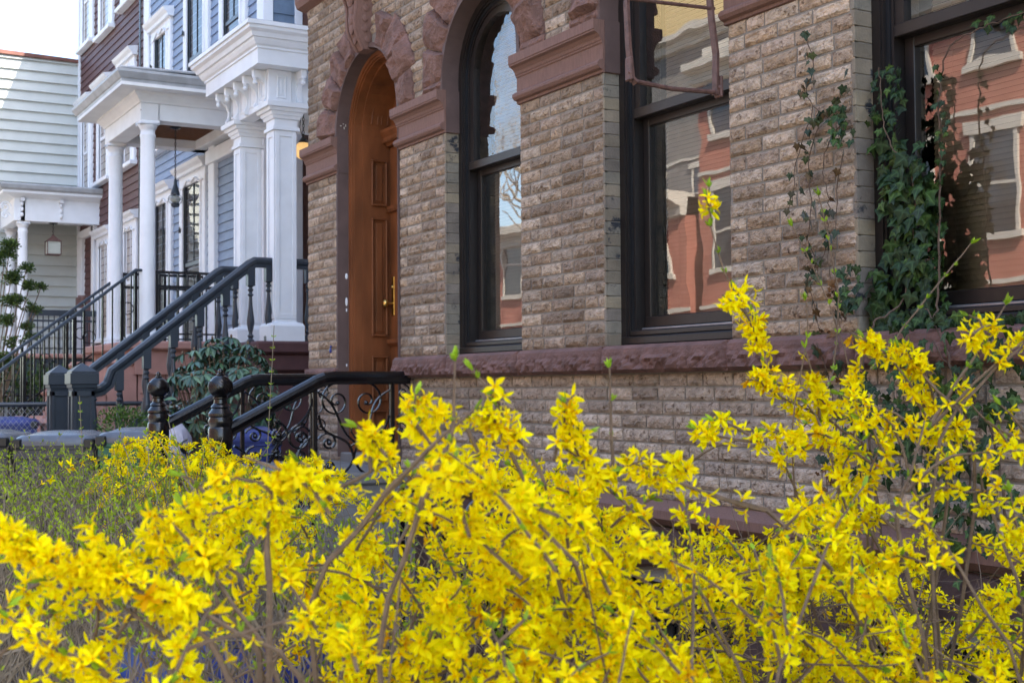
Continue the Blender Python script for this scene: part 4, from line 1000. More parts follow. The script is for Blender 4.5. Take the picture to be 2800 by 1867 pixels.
root = empty('far_porch_rail', (-22.85, 4.2, 2.0), 'dark metal rail on the far porch below the box lantern', 'railing')
m = MB(); guard(m, -22.85, 3.85, 4.98, 2.06, 2.80, .09); m.box(-22.9, -22.82, 3.85, 4.98, 2.70, 2.80); m.build('bars', M['greyrail'], root)
m = MB(); m.box(-22.92, -22.80, 4.62, 4.78, 2.85, 3.02); m.lathe([(.05, 2.86), (.08, 2.9), (.085, 3.02), (.07, 3.06)], -22.86, 4.72, 12)
tag(m.build('mailbox', M['rust'], None), 'dark brown round mailbox hanging near the far porch door', 'mailbox')
# low iron fence far behind and chain-link fence
m = MB(); X = -19.4
for k in range(34): m.box(X-.008, X+.008, 1.6+k*.07-.006, 1.6+k*.07+.006, .5, 1.42+(.05 if k % 2 else 0))
m.box(X-.012, X+.012, 1.6, 4.0, 1.36, 1.38); m.box(X-.012, X+.012, 1.6, 4.0, .62, .65)
for y in (2.0, 2.6, 3.2): m.box(X-.04, X+.04, y-.04, y+.04, .1, 1.5); m.ball((X, y, 1.55), .06, 10, 6)
tag(m.build('iron_fence', M['iron'], None), 'low black spiked iron fence behind the metal stair railings', 'fence')
root = empty('chain_link_fence', (-14.2, 2.0, 0), 'low chain-link fence with a dark top rail behind the grey newel posts', 'fence')
m = MB(); m.tube([(-14.4, .3, 1.31), (-14.4, 2.3, 1.30), (-14.2, 4.2, 1.30)], .024, 8); m.build('top_rail', M['greyrail'], root, smooth=True)
m = MB()
for k in range(70):
    y = .3+k*.055
    for sg in (-1, 1):
        pts = [(-14.4+(.003 if i % 2 else -.003), y+sg*(.0275*i) if False else y+sg*.0275*(i % 2), 1.30-.035*i) for i in range(26)]
        if sg > 0: m.tube(pts, .0022, 3, cap=False)
        else: m.tube([(p[0], p[1]+.0, p[2]) for p in pts], .0022, 3, cap=False)
m.build('mesh', M['gutter'], root)
# ---------------- wheelie bins
def wheelie(x, y, rz, body, lid, label, h=1.0, w_=.54, d_=.60, grp='wheelie bins in the front yards', handle=None):
    root = empty('wheelie_bin', (x, y, 0), label, 'bin', grp)
    m = MB()
    lo_, hi = .82, 1.0
    def ring(f, z): return [(-w_/2*f, -d_/2*f, z), (w_/2*f, -d_/2*f, z), (w_/2*f, d_/2*f, z), (-w_/2*f, d_/2*f, z)]
    v = ring(.80, .06)+ring(.96, h-.13)+ring(1.0, h-.12)+ring(1.0, h-.06)+ring(1.04, h-.055)+ring(1.04, h-.03)
    fs = [(3, 2, 1, 0)]
    for i in range(5): fs += [(4*i+k, 4*i+(k+1) % 4, 4*i+4+(k+1) % 4, 4*i+4+k) for k in range(4)]
    fs.append((20, 21, 22, 23)); m.add(v, fs)
    for k in (-.32, 0, .32): m.bbox(k*w_-.012, k*w_+.012, -d_/2*.99, -d_/2*.9, .2, h-.14, .004)
    b = m.build('body', body, None); b.parent = root
    m = MB(); z = h-.03
    v = []; prof = [(1.08, 0), (1.09, .03), (1.04, .055), (.93, .072), (.90, .066), (.55, .095), (.0, .10)]
    N = 20
    for f, dz in prof:
        for k in range(N):
            t = 2*math.pi*k/N; cx_ = math.copysign(abs(math.cos(t))**.35, math.cos(t)); sy_ = math.copysign(abs(math.sin(t))**.35, math.sin(t))
            v.append((w_/2*f*cx_, d_/2*f*sy_, z+dz))
    fs = [tuple(range(N))[::-1]]
    for i in range(len(prof)-1): fs += [(i*N+k, i*N+(k+1) % N, (i+1)*N+(k+1) % N, (i+1)*N+k) for k in range(N)]
    m.add(v, fs); l_ = m.build('lid', lid, None, smooth=True); l_.parent = root
    m = MB(); m.tube([(-w_*.42, d_/2+.02, h-.06), (-w_*.42, d_/2+.09, h-.02), (w_*.42, d_/2+.09, h-.02), (w_*.42, d_/2+.02, h-.06)], .016, 8)
    for k in (-.45, .45):
        q = MB(); q.bbox(k*w_-.035, k*w_+.035, -d_/2-.035, -d_/2+.02, h-.05, h+.02, .008); q = q.build('lug', M['dframe2'], None); q.parent = root
    hd = m.build('handle', handle or M['dframe2'], None, smooth=False); hd.parent = root
    for sg in (-1, 1):
        m = MB(); v = []
        N = 16
        for a in (-.03, .03):
            for k in range(N): v.append((sg*w_*.40+a, d_/2*.75+.10*math.cos(2*math.pi*k/N), .10+.10*math.sin(2*math.pi*k/N)))
        m.add(v, [tuple(range(N)), tuple(range(N, 2*N))[::-1]]+[(k, (k+1) % N, N+(k+1) % N, N+k) for k in range(N)])
        q = m.build('wheel', M['dframe2'], None); q.parent = root
    root.rotation_euler = (0, 0, rz); return root
wheelie(-9.80, 1.92, R(62), M['bin'], M['binlid'], 'grey wheelie bin with a closed grey lid in front of the grey newel posts', 1.09, .56, .62)
wheelie(-10.45, 1.45, R(62), M['bin'], M['binlid'], 'grey wheelie bin cut by the left edge of the photo', 1.09, .56, .62)
wheelie(-9.15, 2.28, R(66), M['greenplastic'], M['binlid'], 'green wheelie bin with a grey lid and green handle beside the far newel ball', 1.12, .46, .5, handle=M['greenplastic'])
wheelie(-8.72, 2.90, R(70), M['blueplastic'], M['blueplastic'], 'blue recycling bin seen through the black railing scrolls', 1.12, .48, .54)
wheelie(-14.9, 2.30, R(80), M['blueplastic'], M['blueplastic'], 'blue recycling bin behind the chain-link fence', 1.10, .60, .6)
wheelie(-15.1, 1.60, R(80), M['bin'], M['binlid'], 'dark bin behind the chain-link fence at the left edge', 1.14, .5, .6)
wheelie(-3.16, .95, R(20), M['blueplastic'], M['blueplastic'], 'blue bin hidden low behind the twigs of the near forsythia', .76, .50, .5)
m = MB()
rb_ = random.Random(5); v = []; N = 16; K = 10
for i in range(K+1):
    ph = math.pi*i/K
    for k in range(N):
        t = 2*math.pi*k/N; q = .17*(1+.16*noise.noise(Vector((math.cos(t)*2, math.sin(t)*2, i*.5))))
        v.append((-8.95+q*math.sin(ph)*math.cos(t), 2.42+q*math.sin(ph)*math.sin(t), 1.06-.20*math.cos(ph)*(1+.1*math.sin(3*t))))
m.add(v, [(i*N+k, i*N+(k+1) % N, (i+1)*N+(k+1) % N, (i+1)*N+k) for i in range(K) for k in range(N)])
tag(m.build('rubbish_bag', M['bag'], None, smooth=True), 'pale plastic rubbish bag with a dark stripe stuffed beside the near newel', 'rubbish bag')
SPR=[('R',1.7,2.5,[[-1610,1412,1467],[-1617,1396,1516],[-1626,1378,1562],[-1634,1362,1605]]),
('R',1.1,2.5,[[-1618,1397,1509],[-1608,1371,1551],[-1600,1342,1574],[-1606,1312,1591]]),
('R',1,2.5,[[-1614,1402,1523],[-1635,1403,1560],[-1657,1404,1590],[-1656,1422,1615]]),
('R',0,1.6,[[-1631,1368,1587],[-1640,1351,1622],[-1647,1334,1672],[-1650,1326,1707]]),('R',0.001,1.4,[[-1650,1327,1707],[-1651,1324,1735],[-1650,1322,1770]]),
('R',0.9,1.4,[[-1650,1325,1727],[-1652,1321,1742],[-1653,1318,1755]]),('R',1.5,2.5,[[-1630,1583,1393],[-1651,1544,1434],[-1677,1499,1449],[-1709,1441,1461]]),
('R',1.2,2.5,[[-1679,1599,1392],[-1682,1532,1416],[-1691,1473,1446],[-1700,1457,1475]]),
('R',1.2,2.5,[[-1648,1554,1375],[-1648,1550,1423],[-1651,1542,1467],[-1656,1530,1512]]),('R',0.001,1.4,[[-1656,1530,1512],[-1653,1533,1541],[-1653,1529,1593]]),
('R',1,2.5,[[-1620,1602,1386],[-1622,1595,1437],[-1611,1610,1474],[-1606,1616,1511]]),
('R',0.95,2.5,[[-1470,1664,1359],[-1492,1620,1416],[-1500,1604,1458],[-1518,1570,1501],[-1545,1521,1536]]),
('R',1.1,2.5,[[-1490,1620,1472],[-1518,1610,1494],[-1521,1564,1504],[-1533,1543,1526]]),
('R',1.1,2.5,[[-1514,1684,1393],[-1495,1654,1437],[-1487,1626,1472],[-1496,1607,1508]]),
('R',0.8,2.5,[[-1524,1665,1408],[-1511,1646,1451],[-1493,1613,1486],[-1505,1592,1511]]),
('R',0,3,[[-1380,1516,1382],[-1359,1550,1444],[-1337,1583,1503],[-1315,1616,1568]]),
('R',2.4,2.5,[[-1337,1583,1503],[-1332,1589,1522],[-1336,1582,1545],[-1344,1568,1552]]),('R',2,2.5,[[-1345,1569,1509],[-1324,1563,1531],[-1323,1605,1539]]),
('R',0.15,3,[[-1380,1516,1382],[-1356,1555,1425],[-1332,1595,1470],[-1303,1640,1515]]),('R',1.3,2.5,[[-1325,1606,1476],[-1311,1628,1496],[-1299,1648,1522]]),
('R',0.05,5,[[-1368,1452,1184],[-1371,1440,1260],[-1372,1474,1323],[-1382,1513,1396]]),
('R',0.9,2.5,[[-1419,1549,1371],[-1438,1514,1404],[-1461,1473,1418],[-1481,1438,1435]]),('R',0.8,2.5,[[-1437,1521,1358],[-1445,1503,1398],[-1463,1471,1412]]),
('R',1,2.5,[[-1445,1509,1317],[-1453,1491,1358],[-1459,1480,1385],[-1467,1465,1395]]),
('R',1.4,2.5,[[-1416,1555,1364],[-1406,1572,1384],[-1392,1596,1380],[-1376,1625,1370]]),('R',1.2,2.5,[[-1380,1619,1343],[-1389,1602,1370],[-1399,1584,1391]]),
('R',0.55,2.5,[[-1409,1768,1359],[-1427,1737,1373],[-1447,1700,1408],[-1459,1675,1451]]),
('R',1,2.5,[[-1343,1685,1329],[-1353,1666,1356],[-1362,1648,1383],[-1372,1630,1397]]),('R',0.8,2.5,[[-1341,1684,1376],[-1348,1671,1397],[-1358,1653,1417]]),
('R',0.35,3,[[-1364,1451,1292],[-1337,1494,1336],[-1314,1533,1349],[-1275,1600,1351]]),('R',1,2.5,[[-1464,1676,1310],[-1478,1652,1324],[-1492,1627,1332]]),
('R',0.7,2.5,[[-1430,1539,1270],[-1409,1574,1290],[-1386,1614,1283],[-1362,1655,1289]]),('R',0.6,2.5,[[-1370,1644,1249],[-1378,1626,1303],[-1370,1637,1336]]),
('R',0.9,2.5,[[-1278,1601,1272],[-1294,1572,1278],[-1314,1539,1272]]),('R',1,2.5,[[-1213,1517,1227],[-1218,1506,1263],[-1220,1500,1299]]),
('R',1.1,2.5,[[-1534,1554,1325],[-1568,1493,1368],[-1589,1456,1368],[-1617,1407,1376]]),('R',1.3,2.5,[[-1586,1463,1340],[-1596,1444,1361],[-1610,1419,1379]]),
('R',1.5,2.5,[[-1617,1407,1358],[-1642,1365,1362],[-1659,1334,1369],[-1673,1310,1380]]),('R',1,2.5,[[-1631,1383,1369],[-1645,1358,1386],[-1659,1334,1394]]),
('R',1.1,2.5,[[-1669,1527,1246],[-1678,1507,1305],[-1684,1494,1342]]),('R',0.1,3,[[-1850,1408,1300],[-1822,1455,1338],[-1795,1501,1353]]),
('R',2,2.5,[[-1362,1051,1339],[-1376,1026,1351],[-1390,1001,1354],[-1405,977,1343]]),('R',1.6,2.5,[[-1374,1031,1317],[-1385,1011,1339],[-1399,987,1351]]),
('R',1.2,2.5,[[-1551,1531,1227],[-1560,1512,1276],[-1555,1518,1325],[-1540,1542,1360]]),
('R',1.1,2.5,[[-1530,1567,1226],[-1539,1549,1283],[-1530,1560,1332],[-1519,1578,1367]]),
('R',0.25,4,[[-1390,1207,1278],[-1422,1150,1296],[-1449,1102,1315],[-1484,1040,1333]]),
('R',0,1.8,[[-1930,1858,1479],[-1921,1864,1609],[-1926,1848,1732],[-1934,1828,1828]]),('R',0,2,[[-1748,1774,1476],[-1704,1843,1580],[-1647,1932,1708]]),
('R',0,1.2,[[-1930,1849,1610],[-1943,1822,1680],[-1962,1783,1767]]),('R',0,3,[[-1664,1745,1105],[-1721,1628,1360],[-1782,1715,1477]]),
('M',1.2,2.5,[[-1375,729,1330],[-1392,697,1377],[-1403,674,1414],[-1401,676,1442]]),('M',1.1,2.5,[[-1434,724,1359],[-1444,705,1391],[-1452,689,1418]]),
('M',1.6,2.5,[[-1410,766,1369],[-1419,747,1407],[-1432,723,1423],[-1446,700,1412]]),
('M',1.8,2.5,[[-1382,817,1331],[-1393,793,1385],[-1403,775,1417],[-1419,747,1417]]),('M',1.2,2.5,[[-1373,831,1347],[-1388,803,1390],[-1397,784,1428]]),
('M',0.001,2,[[-1394,788,1428],[-1404,769,1455],[-1410,758,1471]]),('M',0.6,1.2,[[-1389,797,1441],[-1394,788,1445],[-1398,781,1444]]),
('M',1.3,2.5,[[-1427,937,1340],[-1437,917,1386],[-1442,907,1420],[-1433,921,1440]]),('M',1.1,2.5,[[-1424,942,1351],[-1431,927,1397],[-1439,912,1426]]),
('M',1.2,2.5,[[-1450,898,1352],[-1443,907,1380],[-1426,937,1391]]),('M',0.001,2.5,[[-1494,1024,1327],[-1492,1020,1406],[-1492,1017,1475]]),
('M',1.7,2.5,[[-1420,952,1317],[-1430,932,1352],[-1441,912,1369]]),('M',1.7,2.5,[[-1414,962,1323],[-1422,947,1340],[-1430,932,1352]]),
('M',1.2,2.5,[[-1373,631,1350],[-1379,618,1385],[-1391,596,1405]]),('M',1,2.5,[[-1385,609,1355],[-1384,609,1390],[-1376,622,1407]]),
('M',0.001,4,[[-1314,636,1309],[-1303,652,1357],[-1291,668,1401],[-1288,670,1479]]),
('M',0.05,5,[[-1379,623,1324],[-1363,648,1354],[-1341,683,1394],[-1323,713,1424]]),('M',0.9,2.5,[[-1403,579,1335],[-1388,605,1350],[-1377,622,1365]]),
('M',1.7,2.5,[[-1316,533,1314],[-1329,508,1348],[-1342,483,1362],[-1360,451,1376]]),
('M',1.7,2.5,[[-1341,488,1324],[-1352,467,1348],[-1366,443,1353],[-1375,426,1348]]),('M',0.3,5,[[-1351,476,1245],[-1352,472,1292],[-1346,477,1338]]),
('M',1.3,2.5,[[-1362,551,1324],[-1371,534,1358],[-1378,521,1368]]),('M',1.3,2.5,[[-1482,444,1331],[-1489,431,1346],[-1495,420,1351]]),
('M',0.7,2.5,[[-1485,440,1311],[-1486,435,1341]]),('L',1.6,2.5,[[-1340,397,1220],[-1346,345,1247],[-1364,292,1265],[-1388,250,1280],[-1409,212,1307]]),
('L',1.6,2.5,[[-1342,393,1223],[-1351,336,1243],[-1363,294,1272],[-1383,259,1274],[-1409,212,1308]]),
('L',1.6,2.5,[[-1342,393,1227],[-1348,341,1252],[-1366,289,1270],[-1389,248,1280],[-1409,211,1307]]),
('L',1.5,2.5,[[-1402,387,1259],[-1408,374,1292],[-1416,358,1316]]),('L',1,2.5,[[-1375,334,1253],[-1385,314,1285],[-1390,304,1305]]),
('L',1.7,2.5,[[-1383,419,1259],[-1396,395,1292],[-1412,366,1321]]),('L',1,2.5,[[-1336,308,1160],[-1349,285,1178],[-1368,251,1195],[-1386,216,1224]]),
('L',1,2.5,[[-1332,315,1143],[-1344,292,1173],[-1359,266,1187],[-1372,243,1200]]),('L',0.8,2.5,[[-1391,209,1209],[-1395,201,1222],[-1386,216,1235]]),
('L',0.9,2.5,[[-1350,382,1176],[-1370,346,1208],[-1380,326,1226]]),('L',2.2,2.5,[[-1347,385,1221],[-1360,362,1221],[-1371,342,1235]]),
('L',1.6,2.5,[[-1365,452,1245],[-1378,427,1264],[-1394,399,1278]]),('L',1.2,2.5,[[-1483,445,1276],[-1490,431,1301],[-1495,422,1316]]),
('L',0.15,6,[[-1321,437,1112],[-1342,416,1173],[-1377,394,1202],[-1420,359,1222]]),
('L',0.1,6,[[-1360,470,1099],[-1360,465,1174],[-1378,432,1212],[-1384,419,1245]]),('L',0.9,2.5,[[-1390,311,1221],[-1398,295,1244],[-1418,259,1254]]),
('L',0.05,3,[[-1316,346,1125],[-1300,368,1186],[-1269,420,1207],[-1243,465,1220]]),('M',1.6,2.2,[[-1293,685,1122],[-1379,708,1185],[-1465,732,1194]]),
('M',1.1,2.2,[[-1261,703,1164],[-1276,766,1192],[-1292,829,1189]]),('M',1.2,2.2,[[-1793,1022,1176],[-1690,1023,1239],[-1586,1023,1245]]),
('M',1.4,2.2,[[-1655,588,1035],[-1653,645,1054],[-1652,702,1061]]),('M',0.85,2.2,[[-1516,682,1194],[-1523,621,1223],[-1530,560,1225]]),
('M',0.98,2.2,[[-1834,581,1110],[-1783,619,1192],[-1732,656,1251]]),('M',1.3,2.2,[[-1373,744,1238],[-1335,768,1277],[-1297,792,1302]]),
('M',0.88,2.2,[[-1631,819,1105],[-1684,792,1174],[-1737,765,1223]]),('M',1.6,2.2,[[-1240,925,1071],[-1243,882,1124],[-1246,839,1163]]),
('M',1.4,2.2,[[-1405,860,1126],[-1368,870,1175],[-1330,879,1210]]),('M',0.87,2.2,[[-1612,398,1267],[-1591,442,1302],[-1569,485,1315]]),
('M',0.78,2.2,[[-1699,912,950],[-1728,839,1016],[-1756,766,1061]]),('M',1.6,2.2,[[-1046,670,1027],[-1118,678,1102],[-1189,686,1150]]),
('M',1.3,2.2,[[-1559,1036,941],[-1540,969,1027],[-1522,903,1084]]),('M',1.1,2.2,[[-1438,1018,1008],[-1382,952,1090],[-1325,887,1129]]),
('M',1.1,2.2,[[-1376,660,1104],[-1309,657,1192],[-1242,654,1238]]),('M',1.3,2.2,[[-1518,735,1073],[-1448,776,1154],[-1377,817,1216]]),
('M',0.76,2.2,[[-1482,837,1191],[-1526,799,1264],[-1570,760,1314]]),('M',1.5,2.2,[[-1452,620,1134],[-1411,593,1182],[-1371,566,1210]]),
('M',1.1,2.2,[[-1401,680,1097],[-1382,628,1176],[-1363,576,1213]]),('M',0.9,2.2,[[-1711,759,1057],[-1729,686,1152],[-1747,614,1217]]),
('M',1.5,2.2,[[-1242,726,1240],[-1290,679,1293],[-1337,631,1323]]),('M',1.2,2.2,[[-1217,887,1263],[-1181,850,1283],[-1145,813,1280]]),
('M',0.96,2.2,[[-1163,497,1178],[-1219,514,1202],[-1276,530,1196]]),('M',0.92,2.2,[[-1542,940,1105],[-1519,879,1196],[-1496,818,1246]]),
('M',1.1,2.2,[[-1193,747,1310],[-1210,669,1345],[-1228,592,1358]]),('M',0.83,2.2,[[-1351,753,1083],[-1410,800,1179],[-1470,847,1222]]),
('M',1.2,2.2,[[-1104,892,1084],[-1144,851,1156],[-1184,811,1202]]),('M',1.5,2.2,[[-1484,1165,1045],[-1529,1102,1090],[-1575,1038,1097]]),
('M',1.2,2.2,[[-1455,803,1227],[-1518,890,1268],[-1580,978,1272]]),('M',1.5,2.2,[[-1768,542,1211],[-1738,583,1257],[-1708,623,1276]]),
('M',1,2.2,[[-1607,699,1022],[-1512,755,1081],[-1418,812,1098]]),('M',1.5,2.2,[[-1233,911,1104],[-1326,874,1164],[-1419,837,1191]]),
('M',1.2,2.2,[[-1327,1048,1179],[-1423,1034,1261],[-1518,1019,1314]]),('M',1.2,2.2,[[-1475,796,1138],[-1544,800,1203],[-1613,804,1251]]),
('M',1.5,2.2,[[-1580,759,1010],[-1646,770,1039],[-1712,781,1044]]),('M',1.4,2.2,[[-1575,522,1230],[-1611,568,1281],[-1647,614,1317]]),
('M',1.1,2.2,[[-1330,520,1191],[-1384,510,1233],[-1439,499,1254]]),('M',1.3,2.2,[[-1209,782,1252],[-1260,722,1327],[-1311,662,1355]]),
('M',1.6,2.2,[[-1640,1075,1224],[-1560,1019,1282],[-1480,963,1310]]),('M',0.83,2.2,[[-1760,579,957],[-1757,624,1003],[-1754,669,1034]]),
('M',0.93,2.2,[[-1438,913,1169],[-1476,939,1211],[-1513,965,1243]]),('M',1.3,2.2,[[-1562,942,977],[-1605,941,1026],[-1649,939,1054]]),
('M',0.89,2.2,[[-1255,874,1086],[-1260,802,1134],[-1265,730,1163]]),('M',1.2,2.2,[[-1326,1114,1017],[-1393,1043,1090],[-1460,972,1120]]),
('M',1.4,2.2,[[-1643,995,1007],[-1599,961,1080],[-1555,928,1118]]),('M',1.1,2.2,[[-1450,832,1197],[-1475,871,1229],[-1501,911,1253]]),
('M',1.6,2.2,[[-1280,871,1083],[-1338,799,1187],[-1396,727,1236]]),('M',0.97,2.2,[[-1387,717,1270],[-1371,762,1299],[-1355,807,1318]]),
('M',1.5,2.2,[[-1220,982,1044],[-1292,949,1157],[-1363,917,1220]]),('M',1.2,2.2,[[-1589,661,1206],[-1530,684,1289],[-1471,707,1342]]),
('M',1.5,2.2,[[-1702,734,1007],[-1665,732,1051],[-1629,729,1085]]),('M',1.1,2.2,[[-1470,1088,1164],[-1553,1025,1211],[-1636,962,1214]]),
('M',1.1,2.2,[[-1256,670,1288],[-1342,695,1342],[-1429,720,1358]]),('M',0.99,2.2,[[-1257,899,1201],[-1238,811,1286],[-1219,723,1336]]),
('M',1.6,2.2,[[-1467,1015,1153],[-1465,925,1194],[-1463,835,1210]]),('M',0.84,2.2,[[-1136,683,1117],[-1142,730,1154],[-1148,777,1169]]),
('M',1.2,2.2,[[-1103,686,1266],[-1176,661,1339],[-1250,637,1383]]),('M',1.3,2.2,[[-1863,539,1223],[-1768,586,1275],[-1674,634,1275]]),
('M',1.6,2.2,[[-1402,941,1270],[-1379,884,1314],[-1357,827,1330]]),('M',1.5,2.2,[[-1459,604,1103],[-1551,649,1165],[-1643,694,1204]]),
('M',1.3,2.2,[[-1564,937,1201],[-1553,869,1224],[-1542,800,1229]]),('M',1.4,2.2,[[-1662,378,1239],[-1681,471,1279],[-1701,564,1290]]),
('M',1,2.2,[[-1786,1042,1068],[-1699,990,1153],[-1613,938,1182]]),('M',1.1,2.2,[[-1149,749,1075],[-1194,799,1120],[-1239,850,1141]]),
('M',1.4,2.2,[[-1784,761,1096],[-1746,699,1156],[-1709,637,1196]]),('M',0.96,2.2,[[-1299,606,1035],[-1255,662,1117],[-1211,718,1159]]),
('M',1.2,2.2,[[-1526,730,1073],[-1469,718,1132],[-1413,707,1165]]),('M',1.1,2.2,[[-1401,1074,957],[-1417,1013,1030],[-1433,951,1075]]),
('M',0.85,2.2,[[-1653,576,1309],[-1585,563,1332],[-1517,550,1335]]),('M',0.78,2.2,[[-1190,684,1120],[-1233,696,1166],[-1276,707,1183]]),
('M',0.9,2.2,[[-1686,458,1259],[-1671,545,1298],[-1657,631,1313]]),('M',1.5,2.2,[[-1222,831,1217],[-1321,844,1283],[-1420,857,1294]]),
('M',1.5,2.2,[[-1776,586,1160],[-1761,667,1197],[-1746,748,1189]]),('M',0.61,2.2,[[-2210,1019,1044],[-2155,1015,1095],[-2101,1012,1129]]),
('M',0.83,2.2,[[-2121,1282,1117],[-2196,1222,1155],[-2272,1163,1171]]),('M',0.79,2.2,[[-1880,855,952],[-1835,791,1036],[-1791,727,1100]]),
('M',0.81,2.2,[[-2094,1215,1219],[-2029,1197,1288],[-1964,1178,1315]]),('M',0.97,2.2,[[-2293,1501,1101],[-2269,1453,1130],[-2244,1406,1137]]),
('M',1.1,2.2,[[-2140,765,973],[-2082,796,1014],[-2023,826,1030]]),('M',0.92,2.2,[[-1584,1178,1086],[-1602,1109,1127],[-1620,1039,1138]]),
('M',0.84,2.2,[[-1949,1200,1181],[-1990,1241,1230],[-2032,1282,1259]]),('M',0.99,2.2,[[-1898,1042,1050],[-1905,984,1094],[-1912,926,1103]]),
('M',1.1,2.2,[[-2274,1242,1162],[-2239,1284,1186],[-2204,1327,1186]]),('M',0.65,2.2,[[-1740,969,1118],[-1705,1023,1145],[-1670,1076,1150]]),
('M',0.84,2.2,[[-2049,1420,855],[-2123,1360,882],[-2197,1300,882]]),('M',0.71,2.2,[[-1944,1222,1198],[-1929,1161,1274],[-1914,1101,1316]]),
('M',1.3,2.2,[[-1863,1238,921],[-1935,1238,956],[-2007,1238,959]]),('M',0.66,2.2,[[-2386,1240,925],[-2338,1222,971],[-2290,1205,1002]]),
('M',0.69,2.2,[[-2399,1051,1023],[-2339,1022,1068],[-2280,994,1087]]),('M',1.2,2.2,[[-1955,1194,986],[-1960,1256,1075],[-1966,1318,1114]]),
('M',1.2,2.2,[[-2347,1329,1239],[-2295,1290,1277],[-2242,1250,1287]]),('M',1.1,2.2,[[-1865,702,1093],[-1850,733,1146],[-1835,765,1171]]),
('M',0.7,2.2,[[-2240,1217,1117],[-2140,1228,1169],[-2039,1238,1183]]),('M',1.1,2.2,[[-1909,694,1052],[-1944,756,1114],[-1979,818,1161]]),
('M',0.94,2.2,[[-1906,1220,1039],[-1932,1155,1123],[-1958,1090,1163]]),('M',0.9,2.2,[[-2018,1319,1088],[-1956,1277,1154],[-1894,1235,1186]]),
('M',1.1,2.2,[[-1748,1180,1122],[-1686,1135,1208],[-1624,1090,1253]]),('M',1.3,2.2,[[-1622,753,1236],[-1656,842,1325],[-1690,932,1355]]),
('M',0.64,2.2,[[-2452,1135,860],[-2493,1090,896],[-2534,1045,899]]),('M',1.1,2.2,[[-2156,926,928],[-2097,862,1012],[-2038,799,1073]]),
('M',0.73,2.2,[[-1598,1023,1121],[-1615,1070,1171],[-1633,1117,1205]]),('M',0.66,2.2,[[-1684,746,1114],[-1702,830,1169],[-1721,914,1179]]),
('M',0.92,2.2,[[-2232,996,1140],[-2199,970,1193],[-2165,945,1234]]),('M',0.85,2.2,[[-2326,1259,1056],[-2296,1322,1122],[-2266,1386,1152]]),
('M',1.3,2.2,[[-2093,1274,910],[-2055,1219,979],[-2018,1164,1017]]),('M',1.1,2.2,[[-1750,834,1148],[-1840,834,1181],[-1929,835,1177]]),
('M',0.63,2.2,[[-1969,1109,1050],[-1962,1211,1092],[-1954,1312,1105]]),('M',0.72,2.2,[[-2017,1048,1058],[-2074,1012,1089],[-2131,977,1087]]),
('M',0.86,2.2,[[-2315,1203,1239],[-2290,1100,1277],[-2266,996,1279]]),('M',0.92,2.2,[[-1815,883,897],[-1811,827,969],[-1807,771,1022]]),
('M',0.62,2.2,[[-1833,684,959],[-1853,749,1004],[-1873,814,1034]]),('M',0.85,2.2,[[-1813,941,1184],[-1809,1018,1253],[-1805,1094,1274]]),
('M',0.84,2.2,[[-2124,973,851],[-2158,997,889],[-2192,1021,916]]),('M',0.87,2.2,[[-1865,1169,867],[-1962,1192,946],[-2059,1215,970]]),
('M',0.75,2.2,[[-1740,1194,1238],[-1798,1175,1263],[-1855,1157,1273]]),('M',1.1,2.2,[[-2261,919,797],[-2234,1014,857],[-2206,1108,897]]),
('M',1.1,2.2,[[-1733,716,1217],[-1738,771,1263],[-1742,827,1275]]),('M',1.2,2.2,[[-1758,696,1078],[-1813,762,1181],[-1868,829,1232]]),
('M',0.96,2.2,[[-2188,843,1184],[-2151,808,1220],[-2113,774,1230]]),('R',0.82,2.2,[[-1517,988,1167],[-1492,1023,1203],[-1467,1058,1229]]),
('R',0.76,2.2,[[-1318,1024,1194],[-1391,1074,1265],[-1465,1124,1285]]),('R',1.2,2.2,[[-1889,1226,1030],[-1792,1211,1094],[-1695,1196,1113]]),
('R',0.66,2.2,[[-1845,1520,998],[-1770,1439,1062],[-1696,1358,1077]]),('R',0.71,2.2,[[-1188,1032,1165],[-1219,1089,1216],[-1250,1147,1246]]),
('R',0.9,2.2,[[-1335,1006,1169],[-1329,1100,1204],[-1323,1194,1210]]),('R',0.86,2.2,[[-1685,1503,1086],[-1712,1420,1113],[-1739,1336,1112]]),
('R',0.78,2.2,[[-1220,1050,1158],[-1283,1012,1213],[-1345,975,1244]]),('R',0.93,2.2,[[-1897,1206,1073],[-1902,1276,1139],[-1907,1346,1184]]),
('R',1,2.2,[[-1509,1465,910],[-1446,1441,989],[-1383,1417,1031]]),('R',0.63,2.2,[[-1527,1390,1119],[-1457,1324,1196],[-1387,1258,1217]]),
('R',0.76,2.2,[[-1893,1470,1129],[-1873,1524,1162],[-1853,1577,1169]]),('R',1.2,2.2,[[-1377,1414,1141],[-1450,1391,1217],[-1523,1368,1256]]),
('R',1,2.2,[[-1819,1464,927],[-1749,1448,1005],[-1680,1432,1062]]),('R',0.77,2.2,[[-1420,1470,1081],[-1421,1411,1128],[-1421,1353,1158]]),
('R',0.92,2.2,[[-1295,1137,1252],[-1261,1163,1293],[-1227,1188,1322]]),('R',0.86,2.2,[[-1661,1712,1043],[-1627,1652,1116],[-1594,1592,1170]]),
('R',0.69,2.2,[[-1196,1370,1207],[-1226,1352,1258],[-1256,1334,1281]]),('R',0.98,2.2,[[-1952,1134,1123],[-1872,1208,1183],[-1793,1283,1222]]),
('R',1,2.2,[[-1489,1481,1147],[-1437,1397,1204],[-1385,1314,1227]]),('R',0.72,2.2,[[-1213,1555,882],[-1283,1535,960],[-1352,1514,1016]]),
('R',1,2.2,[[-1578,987,990],[-1522,1039,1032],[-1466,1092,1059]]),('R',0.64,2.2,[[-1349,1108,1094],[-1408,1114,1132],[-1467,1121,1152]]),
